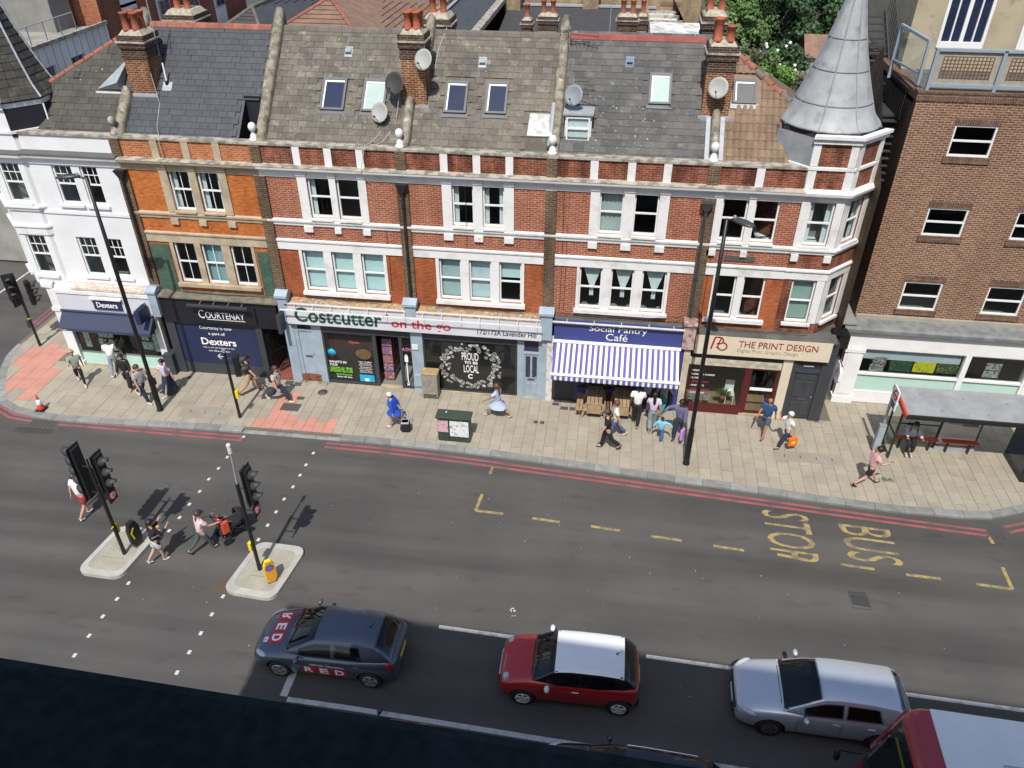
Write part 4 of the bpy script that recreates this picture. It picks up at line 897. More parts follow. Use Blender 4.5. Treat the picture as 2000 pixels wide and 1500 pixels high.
# slate courses round the cone
for j in range(len(CPA)-1):
    (r0, z0), (r1, z1) = CPA[j], CPA[j+1]; nrow = max(1, int(math.hypot(r1-r0, z1-z0)/.24))
    for q in range(nrow):
        ra = r0+(r1-r0)*q/nrow; za = z0+(z1-z0)*q/nrow; rb = r0+(r1-r0)*(q+1)/nrow; zb = z0+(z1-z0)*(q+1)/nrow
        if ra < .15: continue
        PA, PB = oct_pts(TAX, TAY, ra+.035), oct_pts(TAX, TAY, rb+.01)
        for k in (5, 6, 7):
            a0, a1, b0, b1 = Vector((*PA[k], za)), Vector((*PA[(k+1) % 8], za)), Vector((*PB[k], zb)), Vector((*PB[(k+1) % 8], zb)); m_ = max(1, int((a1-a0).length/.3))
            for s in range(m_):
                u0, u1 = s/m_+.008, (s+1)/m_-.008; v = [a0.lerp(a1, u0), a0.lerp(a1, u1), b0.lerp(b1, u1), b0.lerp(b1, u0)]
                MB().add(v+[p+Vector((0, 0, -.02)) for p in v[:2]], [(0, 1, 2, 3), (4, 5, 1, 0)]).build('slate', M_slateT, ta)
M_felt = mat('black_felt', (.012, .013, .02), .6)
PF = oct_pts(TAX, TAY, AAP+.03)
for k in (6, 7): MB().quad((*PF[k], 9.6), (*PF[(k+1) % 8], 9.6), (*PF[(k+1) % 8], 10.60), (*PF[k], 10.60)).build('turret_cheek', M_felt, hA)
oct_ring(MB(), TAX, TAY, [(AAP+.25, 9.025), (AAP+.25, 9.06), (AAP-.02, 9.14)]).build('turret_cornice_lead', MATS['cornice_lead'], hA)

mb = MB().tube([(*oct_pts(TAX, TAY, AAP+.08)[7], 10.6), (*oct_pts(TAX, TAY, AAP+.08)[7], 9.7)], .03, 6); mb.build('turret_pipe', M_txtwhite, hA)
rA_m = MB(); hipxa = lambda y: XB0+.2-(RIDGE_Z-.1-(RZ0+(y-RY0)))/.52
rA_m.add([rp(hipxa(RY0-.15), RY0-.15), rp(XB0, RY0-.15), rp(XB0, RIDGE_Y), rp(XB0-.02, RIDGE_Y)], [(0, 1, 2, 3)])
rA_m.add([rp(hipxa(RY0), RY0), (XB0-.02, RIDGE_Y, RIDGE_Z), (hipxa(RY0), 7, 9.6)], [(0, 1, 2)]); rA_m.add([(XB0, RIDGE_Y, RIDGE_Z), (XB0-.02, RIDGE_Y, RIDGE_Z), (hipxa(RY0), 7, 9.6), (XB0, 7, 9.6)], [(0, 1, 2, 3)])
rA = rA_m.build('roof', M_slateA, hA)
slates(rA, M_slateA, -21.0, XB0-.1, gauge=.25, w=.36, skip=[(-23, -20.35, 0, 1.5), (-17.9, -16, 1.7, 2.8)], xl=lambda y: hipxa(y)+.2, y_max=3.2)
for k in range(11):
    p0, p1 = Vector((XB0-.3, RIDGE_Y-.15, RIDGE_Z-.2)), Vector((*rp(hipxa(1.55)+.0, 1.55),)); MB().cyl(p0.lerp(p1, k/11), p0.lerp(p1, (k+1)/11-.01), .09, .10, 8).build('hip_tile', M_ridge_r, rA)
MB().add([rp(-18.75, 1.85, .05), rp(-17.75, 1.85, .05), rp(-17.75, 1.85, .5), rp(-17.75, 2.75, .1)], [(0, 1, 2), (0, 2, 3), (1, 3, 2)]).build('roof_cheek', M_flash, rA)
MB().box(-18.8, -17.75, 1.72, 1.80, RZ0+1.2, RZ0+1.27).build('cheek_sill', M_white, rA)
MB().box(-20.0, -19.75, 0, .22, 0, .05).build('roof_vent', M_dark, rA).matrix_basis = Matrix.Translation((.2, 2.1, RZ0+1.6)) @ Matrix.Rotation(R(45), 4, 'X')
finial(hA, -20.45, 4.4, 10.2, M_white)
rainpipe(hA, XB0+.0, YW-.2, 4.3, 8.35)
mb = MB(); mb.quad((-23.02, 2.6, 0), (-23.02, 7, 0), (-23.02, 7, 9.3), (-23.02, 2.6, 9.3)); mb.quad((-23.02, 7, 0), (XB0, 7, 0), (XB0, 7, 9.6), (-23.02, 7, 9.6)); mb.quad((-23.02, 1.2, 9.3), (-20.7, 1.2, 9.3), (-20.7, 7, 9.6), (-23.02, 7, 9.6)); mb.build('outer_wall', M_whitewall, hA)
def droppings(roof, x0, x1, n, y0=.7, y1=3.6):
    mb = MB()
    for k in range(n):
        x, y, r_ = random.uniform(x0, x1), random.uniform(y0, y1), random.uniform(.008, .03); c = Vector(rp(x, y, .055)); mb.add([c+Vector((r_*math.cos(a), r_*math.sin(a)*S2*1.4, r_*math.sin(a)*S2*1.4)) for a in (0, 1.2, 2.5, 3.7, 5)], [(0, 1, 2, 3, 4)])
    mb.build('lichen_spots', M_coping, roof, kind='stuff')
droppings(rD, XC1+.6, XD1-1.2, 45); droppings(rE, -.8, 1.6, 60, .7, 2.2); droppings(rC, XB1+.5, XC1-.6, 25); droppings(rA, -19.8, -18, 8, 1.9, 2.4)
# dishes and aerials on the terrace
dish(-6.55, 1.45, 12.42, M_dish, 'pale grey satellite dish high on the middle chimney stack', mount=(-6.7, 1.76, 12.2))
dish(-7.60, 1.45, 11.62, M_dishd, 'dark satellite dish on the left side of the middle chimney stack', mount=(-7.42, 1.8, 11.3), rad=.36)
dish(-8.12, 1.15, 10.72, M_dish, 'grey satellite dish low on the slates under the pale rooflight', mount=(-8.0, 1.1, 10.25))
dish(-1.52, 1.35, 11.48, mat('dish_bluegrey', (.22, .24, .26), .6), 'blue-grey satellite dish above the small white dormer', mount=(-1.8, 1.7, 11.0))
dish(3.12, 1.45, 11.85, M_dish, 'pale satellite dish on the front of the right chimney stack', mount=(3.15, 1.76, 11.6))
def aerial(label, x, y, z0, z1, yagi, m=M_dishd):
    o = empty('tv_aerial', (x, y, z0), 0, label, 'aerial', 'tv aerials'); MB().cyl((x, y, z0), (x, y, z1), .018, n=6).build('mast', M_dish, o)
    for (dx, dy, zz, n, ln) in yagi:
        d = Vector((dx, dy, 0)); L = d.length; u = d/L; s = Vector((-u.y, u.x, 0)); p = Vector((x, y, zz)); b = MB().beam(p, p+d, .018, .018, up=(0, 0, 1))
        for k in range(n): q = p+d*((k+.5)/n); b.beam(q-s*ln, q+s*ln, .01, .01)
        b.build('antenna', m, o)
aerial('tangled grey tv aerial standing at the top of the party wall beside the red ridge', -1.85, 3.4, 12.3, 13.2, [(1.0, -.3, 12.95, 7, .16), (.7, .1, 12.7, 5, .2), (-.2, -.6, 13.1, 5, .18)])
aerial('small dark tv aerial beside the dish above the white dormer', -1.55, 1.75, 10.8, 11.9, [(.75, -.25, 11.6, 5, .14), (.5, .1, 11.8, 4, .12)])
aerial('thin tv aerial on the leftmost chimney stack casting its shadow on new slates', -16.45, 2.5, 12.0, 14.3, [(.2, -1.0, 14.0, 8, .12)])
MB().tube([(-7.0, 1.9, 13.1), (-6.9, 3.0, 13.25)], .02, 5).build('cable', M_cable, hD)
MB().tube([(-8.05, 1.0, 10.15), (-8.3, .7, 9.85), (-8.5, .4, 9.82), (-8.55, .15, 9.7), (-8.5, .12, 9.1)], .012, 5).build('aerial_cable', M_cable, hC)
MB().tube([(-7.45, 1.6, 11.4), (-7.6, 1.2, 10.3), (-8.0, .7, 9.83), (-8.45, .1, 9.78), (-8.6, -.07, 9.03), (-8.4, .15, 8.6)], .012, 5).build('aerial_cable', M_cable, hC)
MB().tube([(-6.2, 3.8, 12.95), (-6.4, 3.2, 12.35), (-6.45, 2.7, 11.85)], .014, 5).build('aerial_cable', M_cable, hD)
# ================================================================ shopfronts and signs
M_lilac = mat('pale_lilac_paint', (.60, .60, .66), .6, var=.08)
M_charcoal = mat('charcoal_paint', (.045, .050, .058), .55, var=.15)
M_greyframe = mat('grey_frame', (.16, .185, .19), .6, var=.1)
M_vinyl_black = mat('vinyl_black', (.022, .021, .020), .35, var=.15)
M_fascia_grey = mat('fascia_light_grey', (.58, .59, .62), .5, c2=(.52, .53, .56), scale=1.2, fvar=.02)
M_cream = mat('cream_paint', (.66, .58, .44), .6, var=.06, fvar=.04)
M_creamdirty = mat('cream_weathered', (.58, .53, .42), .8, c2=(.40, .36, .28), scale=4)
M_maroon = mat('maroon_paint', (.10, .012, .014), .45, var=.15)
M_blueE = mat('cafe_blue', (.045, .06, .22), .5, var=.08, fvar=.03)
M_navyawn = mat('awning_navy', (.035, .045, .085), .8, var=.12)
M_stripe_b = mat('awning_blue', (.11, .10, .34), .8, var=.1); M_stripe_w = mat('awning_white', (.74, .74, .76), .8, var=.08)
M_dkgreen = mat('lettering_green', (.012, .07, .045), .5); M_redtxt = mat('lettering_red', (.55, .03, .06), .5); M_redd = mat('lettering_dark_red', (.30, .015, .02), .5); M_txtblack = mat('lettering_black', (.02, .02, .022), .5)
M_txtgrey = mat('lettering_grey', (.36, .35, .30), .6); M_lime = mat('lettering_lime', (.25, .65, .05), .5); M_cyan = mat('sticker_cyan', (.02, .38, .62), .5); M_paper = mat('paper', (.72, .75, .73), .7, c2=(.35, .42, .40), scale=14, lo=.45, hi=.6); M_papergreen = mat('property_cards', (.55, .72, .62), .7, c2=(.22, .34, .28), scale=9, lo=.48, hi=.62)
M_redtile = mat('red_quarry_tile', (.26, .075, .05), .8, var=.2, rnd=.15)
M_pave_in = mat('shop_floor', (.20, .21, .19), .6)
M_pinkpil = mat('peeling_paint', (.45, .34, .30), .9, c2=(.20, .12, .10), scale=5, lo=.42, hi=.6)
M_bluewhite = mat('peeling_white', (.62, .61, .58), .85, c2=(.40, .36, .32), scale=7, lo=.5, hi=.7)
UX, UZ = (1, 0, 0), (0, 0, 1)
def shop_room(h, x0, x1, y0=.12, y1=4.5, zt=3.4, floor=None, wall=None):
    mb = MB(); mb.quad((x0, y0, .02), (x1, y0, .02), (x1, y1, .02), (x0, y1, .02), 1); mb.quad((x0, y0, zt), (x0, y1, zt), (x1, y1, zt), (x1, y0, zt)); mb.quad((x0, y1, 0), (x1, y1, 0), (x1, y1, zt), (x0, y1, zt)); mb.quad((x0, y0, 0), (x0, y1, 0), (x0, y1, zt), (x0, y0, zt)); mb.quad((x1, y1, 0), (x1, y0, 0), (x1, y0, zt), (x1, y1, zt))
    return mb.build('shop_interior', [wall or M_room, floor or M_pave_in], h)
def ledge(h, x0, x1, y0=-.28, z=3.68, m=None):
    MB().extr([(x0, YW+.02, z+.08), (x0, y0, z), (x0, y0, z-.06), (x0, YW+.02, z-.06)], (x1-x0, 0, 0)).build('shopfront_roof', m or M_bitumen, h)
def pane(h, x0, x1, z0, z1, y, m=None, name='shop_window', fr=.05, fm=None):
    mb = MB().box(x0, x0+fr, y-.04, y+.04, z0, z1).box(x1-fr, x1, y-.04, y+.04, z0, z1).box(x0+fr, x1-fr, y-.04, y+.04, z1-fr, z1).box(x0+fr, x1-fr, y-.04, y+.04, z0, z0+fr)
    w = mb.build(name, fm or M_charcoal, h); MB().quad((x0+fr, y, z0+fr), (x1-fr, y, z0+fr), (x1-fr, y, z1-fr), (x0+fr, y, z1-fr)).build('pane', m or M_shopglass, w); return w
def pilaster(h, x0, x1, m, y0=-.10, z1=3.75, cons=True, m2=None):
    mb = MB().box(x0, x1, y0, .15, 0, 2.75).box(x0-.02, x1+.02, y0-.03, .13, 0, .28)
    o = mb.build('shop_pilaster', m, h)
    if cons:
        c = MB().box(x0-.01, x1+.01, y0-.22, .24, 2.75, 3.80); c.extr([(x0-.05, y0-.30, 3.80), (x0-.05, .24, 3.80), (x0-.05, .24, 3.92), (x0-.05, (y0-.3)*.5, 4.02), (x0-.05, y0-.30, 3.86)], (x1-x0+.1, 0, 0)); c.build('console_block', m2 or m, h)
# ---------- A: white corner estate agent
shop_room(hA, -21.6, -17.8)
ledge(hA, -21.9, -17.7, y0=-.25, z=3.66, m=M_white)
MB().box(-21.75, -17.75, -.22, .1, 2.62, 3.66).build('fascia_board', M_lilac, hA); MB().box(-21.8, -17.72, -.27, -.22, 3.52, 3.66).build('fascia_moulding', M_white, hA)
MB().box(-22.15, -21.70, -.15, .3, 0, 3.66).build('corner_pilaster', M_white, hA); MB().box(-22.2, -21.65, -.2, .3, 2.62, 2.78).box(-22.2, -21.65, -.2, .3, 0, .2).build('pilaster_moulding', M_white, hA)
mb = MB().prism([(-22.15, .0), (-23.05, 1.3), (-23.05, 6.9), (-22.2, 6.9), (-22.15, .31)], 0, 3.70); mb.build('corner_wall', M_white, hA)
MB().prism([(-21.8, -.25), (-22.3, -.2), (-23.25, 1.25), (-23.25, 3), (-22.9, 3), (-22.0, .2)], 3.70, 3.84).build('corner_cornice', M_white, hA)
pilaster(hA, -18.02, -17.74, M_white, cons=False); 
MB().box(-17.84, -17.44, -.36, .15, 0, .95).build('pilaster_base', M_charcoal, hB)
pane(hA, -21.68, -18.02, .58, 2.6, 0, fm=M_greyframe); MB().box(-21.68, -18.02, -.05, .08, .02, .58).build('stall_riser', M_palegreen, hA); MB().box(-21.7, -18.0, -.1, .08, 0, .05).build('threshold', M_stone, hA)
for (a_, b_, c_, d_, n_) in [(-21.42, -21.14, .84, 1.72, 1), (-20.80, -20.10, .94, 1.28, 3), (-20.72, -20.04, 1.36, 1.72, 3), (-18.86, -18.36, .92, 1.28, 2), (-18.80, -18.50, 1.36, 1.73, 1), (-18.34, -18.10, .86, 1.70, 1)]:
    for q in range(n_): w_ = (b_-a_)/n_; MB().box(a_+q*w_+.01, a_+(q+1)*w_-.01, .03, .034, c_, d_).build('property_card', M_papergreen, hA)
aw = empty('shop_awning', (-19.5, -.2, 2.7), 0, 'plain navy fabric awning over the white corner shop window', 'awning', 'shop awnings')
MB().add([(-21.72, -.23, 2.72), (-17.80, -.23, 2.72), (-17.80, -.78, 2.20), (-21.72, -.78, 2.20), (-21.72, -.78, 2.08), (-17.80, -.78, 2.08), (-21.72, -.23, 2.2), (-17.80, -.23, 2.2)], [(3, 2, 1, 0), (3, 4, 5, 2), (0, 6, 4, 3), (1, 2, 5, 7)]).build('fabric', M_navyawn, aw)
MB().cyl((-21.74, -.28, 2.74), (-17.78, -.28, 2.74), .05, n=8).build('roller', M_navyawn, aw)
text('Dexters', 'lettering', M_txtwhite, aw, (-21.66, -.79, 2.11), UX, UZ, .3, .07)
def plate_sign(name, label, cat, x0, x1, z0, z1, y, m, th=.05, group=None):
    o = empty(name, ((x0+x1)/2, y, z0), 0, label, cat, group); MB().box(x0, x1, y, y+th, z0, z1).build('sign_panel', m, o); return o
sg = plate_sign('shop_sign', 'small navy sign with white name on the lilac fascia of the white corner shop', 'sign', -20.20, -19.02, 2.90, 3.33, -.29, M_navy, .06)
text('Dexters', 'lettering', M_txtwhite, sg, (-20.06, -.295, 3.0), UX, UZ, .88, .24, bold=.02)
MB().box(-20.3, -18.95, -.36, -.22, 3.36, 3.42).build('sign_light', M_white, sg)
def hanging(label, x, y0, y1, z0, z1, m, txt=None, tm=None, shape='rect', th=.06, g='projecting shop signs'):
    o = empty('hanging_sign', (x, y0, z0), 0, label, 'sign', g)
    if shape == 'rect': MB().box(x-th/2, x+th/2, y0, y1, z0, z1).build('sign_panel', m, o, bevel=.01)
    else:
        c = (y1-y0)*.28; MB().extr([(x-th/2, y0, z0+c), (x-th/2, y0+c, z0), (x-th/2, y1-c, z0), (x-th/2, y1, z0+c), (x-th/2, y1, z1-c), (x-th/2, y1-c, z1), (x-th/2, y0+c, z1), (x-th/2, y0, z1-c)], (th, 0, 0)).build('sign_panel', m, o)
    MB().beam((x, y0+.03, z1+.02), (x, .0, z1+.02), .03, .03).build('bracket', M_charcoal, o); return o
hs = hanging('navy hanging sign tilted out above the lilac fascia near the lamp post', -18.0, -.95, -.30, 2.72, 3.3, M_navy, th=.2)
text('Dexters', 'lettering', M_txtwhite, hs, (-18.11, -.36, 2.9), (0, -1, 0), UZ, .52, .14)
# ---------- B: black and navy shop with a gated passage
shop_room(hB, -17.0, -13.7); ledge(hB, -17.4, -12.5, y0=-.25, m=mat('mossy_ledge', (.19, .17, .13), .95, c2=(.10, .095, .07), scale=4))
MB().box(-17.42, -12.62, -.14, .1, 2.45, 3.66).build('fascia_board', M_black_sign, hB)
for a_, b_ in ((-17.44, -17.08), (-13.66, -13.42)): MB().box(a_, b_, -.10, .15, 0, 2.45).build('shop_pilaster', M_charcoal, hB)
MB().box(-17.75, -17.42, -.30, .24, 2.75, 3.80).extr([(-17.8, -.36, 3.80), (-17.8, .24, 3.80), (-17.8, .24, 3.92), (-17.8, -.1, 4.02), (-17.8, -.36, 3.88)], (.42, 0, 0)).build('console_block', M_greyblue, hB)
MB().box(-17.08, -13.66, -.04, .08, 0, .50).build('stall_riser', M_charcoal, hB)
bp = plate_sign('window_panel', 'navy window panel lettered in white under the black fascia', 'sign', -17.08, -13.66, .50, 2.44, -.02, M_navy, .04)
for (s_, x0_, x1_, z_, h_, b_) in [('Courtenay is now', -16.08, -14.72, 2.12, .19, .0), ('a part of', -15.76, -15.06, 1.86, .18, .01), ('Dexters', -16.14, -14.66, 1.42, .33, .02), ('Pop in and see the team at our', -16.12, -14.78, 1.24, .10, .0), ('new office next door', -15.92, -15.0, 1.10, .09, .0)]:
    text(s_, 'lettering', M_txtwhite, bp, (x0_, -.024, z_), UX, UZ, x1_-x0_, h_, bold=b_)
MB().beam((-15.6, -.026, .88), (-15.25, -.026, .88), .03, .003, up=(0, 1, 0)).beam((-15.6, -.026, .88), (-15.46, -.026, 1.0), .03, .003, up=(0, 1, 0)).beam((-15.6, -.026, .88), (-15.46, -.026, .76), .03, .003, up=(0, 1, 0)).build('arrow', M_txtwhite, bp)
sg = plate_sign('shop_sign', 'black fascia sign with white capital lettering under a light trough', 'sign', -16.1, -13.5, 2.56, 3.36, -.19, M_black_sign, .05)
text('C', 'lettering', M_txtwhite, sg, (-15.86, -.196, 2.78), UX, UZ, .24, .38); text('OURTENAY', 'lettering', M_txtwhite, sg, (-15.58, -.196, 2.80), UX, UZ, 1.62, .29)
MB().box(-15.55, -13.96, -.197, -.191, 2.73, 2.75).build('underline', M_txtwhite, sg)
tr = MB().box(-16.08, -13.62, -.52, -.42, 3.46, 3.54).build('light_trough', M_charcoal, sg)
for xx in (-15.6, -15.05, -14.45, -13.9): MB().beam((xx, -.42, 3.52), (xx, -.14, 3.60), .02, .02).build('trough_arm', M_greyframe, tr)
hs = hanging('black hanging sign projecting beside the pale shop fascia', -12.33, -.72, -.24, 2.62, 3.42, M_charcoal, th=.14)
# gated passage: red tiled floor and black iron gate
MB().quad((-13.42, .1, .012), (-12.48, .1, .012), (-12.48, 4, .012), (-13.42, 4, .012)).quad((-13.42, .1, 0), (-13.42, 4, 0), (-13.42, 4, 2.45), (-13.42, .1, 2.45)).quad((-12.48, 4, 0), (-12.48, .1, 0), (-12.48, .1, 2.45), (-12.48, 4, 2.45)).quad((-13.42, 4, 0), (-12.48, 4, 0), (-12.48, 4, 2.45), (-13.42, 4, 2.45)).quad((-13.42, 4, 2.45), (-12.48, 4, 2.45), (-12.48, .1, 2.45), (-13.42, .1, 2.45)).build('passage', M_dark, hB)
tile_me = MB().box(-.073, .073, -.073, .073, 0, .012).mesh('floor_tile', M_redtile)
for i in range(6):
    for j in range(9): inst('floor_tile', tile_me, hB, Matrix.Translation((-13.34+i*.155, -.02+j*.155, .012)))
gt = empty('iron_gate', (-13.38, .2, 0), 0, 'black iron bar gate standing open in the tiled passage', 'gate')
g1 = Vector((-13.36, .10, 0)); g2 = Vector((-12.95, .85, 0)); b = MB()
for z in (.12, 1.1, 2.0): b.beam(g1+Vector((0, 0, z)), g2+Vector((0, 0, z)), .03, .04)
b.beam(g1, g1+Vector((0, 0, 2.05)), .04, .04).beam(g2, g2+Vector((0, 0, 2.05)), .04, .04); b.build('gate_frame', M_black, gt)
for k in range(1, 8): p = g1.lerp(g2, k/8); MB().cyl(p+Vector((0, 0, .12)), p+Vector((0, 0, 2.15)), .011, n=5).build('gate_bar', M_black, gt)
# ---------- C + D: convenience shop across two houses
shop_room(hC, -10.9, -7.3, floor=M_pave_in); shop_room(hD, -6.75, -3.2)
M_orangeledge = mat('rotten_ledge', (.42, .26, .11), .95, c2=(.22, .18, .14), scale=6, lo=.4, hi=.58, c3=(.55, .50, .42), s3=9)
ledge(hC, -12.2, -7.45, y0=-.24, z=3.70, m=M_orangeledge); ledge(hD, -7.0, -2.3, y0=-.24, z=3.70, m=M_orangeledge)
for (h_, a_, b_) in ((hC, -12.46, -12.08), (hC, -7.44, -7.02), (hD, -2.28, -1.84)):
    MB().box(a_, b_, -.24, .24, 2.9, 3.98).extr([(a_-.06, -.32, 3.98), (a_-.06, .22, 3.98), (a_-.06, .22, 4.06), (a_-.06, -.05, 4.24), (a_-.06, -.32, 4.08)], (b_-a_+.12, 0, 0)).build('console_block', M_greyblue, h_)
MB().box(-12.46, -12.06, -.08, .15, 0, 2.9).box(-11.24, -10.96, -.06, .15, 0, 2.9).build('shop_pilaster', M_greyblue, hC)
MB().box(-7.34, -6.88, -.10, .15, 0, 2.9).build('shop_pilaster', M_greyblue, hD); MB().box(-3.16, -2.98, -.06, .15, 0, 2.9).box(-2.26, -2.02, -.06, .15, 0, 2.9).build('shop_pilaster', M_greyblue, hD)
MB().box(-2.02, -1.78, -.10, .15, 0, 2.9).build('shop_pilaster', M_bluewhite, hE)
MB().box(-7.30, -7.05, -.16, -.10, 2.0, 2.2).build('meter_box', M_white, hD); MB().box(-7.32, -6.95, -.18, -.10, .25, .8).build('meter_box', M_greyblue, hD)
fs = empty('fascia_sign', (-7.2, -.3, 2.87), 0, 'long pale grey fascia sign with dark green and red lettering across two houses', 'sign')
MB().add([(-12.16, -.30, 2.88), (-2.22, -.30, 2.88), (-2.22, -.22, 3.72), (-12.16, -.22, 3.72), (-12.16, .1, 2.88), (-2.22, .1, 2.88), (-2.22, .1, 3.72), (-12.16, .1, 3.72)], [(0, 1, 2, 3), (3, 2, 6, 7), (1, 5, 6, 2), (4, 0, 3, 7), (0, 4, 5, 1)]).build('sign_panel', M_fascia_grey, fs)
slope = Vector((0, .08, .84)).normalized(); fo = lambda x, z: (x, -.304+(z-2.88)*.095, z)
text('Costcutter', 'lettering', M_dkgreen, fs, fo(-11.84, 2.99), UX, slope, 3.48, .62, bold=.022); text('on the go', 'lettering', M_redtxt, fs, fo(-8.0, 2.93), UX, slope, 2.32, .46, bold=.02); text('172/172A Lavender Hill', 'lettering', M_txtblack, fs, fo(-4.66, 3.0), UX, slope, 2.24, .20, bold=.012)
rg = MB(); 
for k in range(9): a0 = R(50+k*31); p0 = (-8.17+.12*math.cos(a0), -.245, 3.42+.12*math.sin(a0)); a1 = R(50+(k+1)*31); p1 = (-8.17+.12*math.cos(a1), -.245, 3.42+.12*math.sin(a1)); rg.beam(p0, p1, .05, .012, up=(0, 1, 0))
rg.build('roundel', M_redtxt, fs); MB().box(-8.22, -8.12, -.25, -.242, 3.39, 3.45).build('roundel_bar', M_dkgreen, fs)
lb = MB().box(-12.24, -2.20, -.60, -.56, 3.63, 3.665).build('light_bar', M_white, fs)
for k in range(14): xx = -11.75+k*.72; MB().beam((xx, -.58, 3.63), (xx, -.23, 3.74), .02, .02).build('light_bar_arm', M_fascia_grey, lb)
MB().box(-12.16, -2.22, -.302, -.298, 2.87, 2.878).build('sign_lip', M_greyframe, fs)
# C: grey-blue flat door with brick step
def door(h, x0, x1, z0, z1, y, m, glass=(), panels=(), name='door', fan=None, letter=True):
    d = MB().box(x0, x1, y, y+.05, z0, z1).build(name, m, h)
    for (a, b, c, e) in glass: MB().box(a, b, y-.012, y-.002, c, e).build('door_glass', M_rlglass, d)
    for (a, b, c, e) in panels: MB().bbox(a, b, y-.022, y+.01, c, e, .012).build('door_panel', m, d)
    if letter: xm = (x0+x1)/2; zz = z0+(z1-z0)*.42; MB().box(xm-.14, xm+.14, y-.03, y-.002, zz-.03, zz+.03).build('letter_plate', M_iron, d)
    MB().sphere((x1-.09, y-.035, z0+(z1-z0)*.48), .03, n=8, m=5).build('door_knob', M_flash, d); return d
MB().box(-12.06, -11.24, -.03, .15, 0, .36).build('door_step', B_redd, hC)
mb = MB().box(-12.06, -11.92, -.05, .12, .36, 2.88).box(-11.36, -11.24, -.05, .12, .36, 2.88).box(-11.92, -11.36, -.05, .12, 2.42, 2.5); mb.build('door_frame', M_greyblue, hC)
door(hC, -11.92, -11.36, .36, 2.42, .0, M_greyblue); MB().box(-11.92, -11.36, .0, .04, 2.5, 2.88).build('fanlight', M_rlglass, hC)
# C window with vinyl graphics
MB().box(-10.96, -7.34, -.06, .12, 2.46, 2.88).build('shutter_box', M_charcoal, hC)
w = pane(hC, -10.96, -8.86, .04, 2.46, .02, fm=M_charcoal, fr=.07); gv = MB().box(-10.89, -8.93, .045, .05, .11, 1.0).build('vinyl_film', M_vinyl_black, w)
MB().box(-10.89, -8.93, .35, .40, .10, 2.3).build('window_backing', mat('backing_brown', (.055, .042, .032), .8, c2=(.03, .028, .025), scale=3), hC)
for (s_, x0_, x1_, z_, h_, m_) in [("WHAT'S IN", -10.84, -10.12, .98, .12, M_txtwhite), ('YOUR', -10.84, -10.5, .84, .11, M_txtwhite), ('LAVENDER HILL STORE', -10.84, -9.90, .54, .26, M_lime), ('Fresh Groceries', -10.6, -9.95, .40, .09, M_lime), ('Early till late', -10.58, -9.95, .27, .09, M_txtwhite)]:
    text(s_, 'lettering', m_, w, (x0_, .0, z_), UX, UZ, x1_-x0_, h_, bold=.02)
for k, s_ in enumerate(['Hot Coffee', 'Snacks', 'Phone Top Up', 'Groceries', 'Local Bakery', 'Beers & Wines', 'Payment Point']): text(s_, 'lettering', M_txtwhite, w, (-9.6+.04*(k % 2), .0, 1.10-k*.085), UX, UZ, .54-.08*(k % 2), .06, bold=.01)
MB().box(-9.62, -9.02, -.003, .002, .17, .50).build('sticker', M_cyan, w); MB().box(-9.42, -9.24, -.006, -.003, .2, .32).build('sticker_mark', M_txtwhite, w)
mb = MB(); mb.lathe([(.17, 0), (.17, .004)], (0, 0, 0), 14); mb.v = [(-10.67+v[0], -.004+v[2], 1.48+v[1]) for v in mb.v]; mb.build('sticker', M_cyan, w)
mb = MB(); mb.lathe([(.30, 0), (.33, .0), (.30, .005)], (0, 0, 0), 16); mb.v = [(-9.38+v[0], .055+v[2], 1.45+v[1]*.75) for v in mb.v]; mb.build('food_photo', mat('food_photo', (.38, .14, .05), .6, c2=(.12, .10, .05), scale=9), w)
ne = text('Open', 'neon_lettering', mat('neon_red', (.7, .12, .10), .4, emit=.6), w, (-9.92, .06, 1.90), UX, UZ, .42, .15)
# open doorway with shelving inside, sliding glass leaf
mb = MB().box(-8.86, -8.78, -.03, .1, .04, 2.46).box(-7.86, -7.78, -.03, .1, .04, 2.46); mb.build('door_frame', M_charcoal, hC)
pane(hC, -7.78, -7.34, .04, 2.46, .02, fm=M_charcoal, fr=.05)
lg = MB().box(-7.63, -7.59, .0, .004, .2, 1.25).box(-7.68, -7.54, .0, .004, 1.28, 1.55).box(-7.66, -7.56, .0, .004, 1.57, 1.62).box(-7.66, -7.56, .0, .004, .15, .25); lg.build('lamp_graphic', M_txtwhite, hC)
text('ATM', 'neon_lettering', mat('neon_pink', (.6, .2, .4), .4, emit=.4), hC, (-7.75, -.005, 1.8), UX, UZ, .34, .15)
MB().box(-8.80, -7.84, -.12, .12, .0, .03).build('threshold', M_stone, hC)
M_stock = mat('stacked_goods', (.10, .11, .30), .6, c2=(.40, .10, .06), scale=9, lo=.4, hi=.6, c3=(.5, .42, .12), s3=13, lo3=.58, hi3=.62)
sh = MB()
for z in (.1, .5, .9, 1.3, 1.7): sh.box(-8.7, -8.3, .4, 3.2, z, z+.33)
sh.build('stocked_shelf', M_stock, hC)
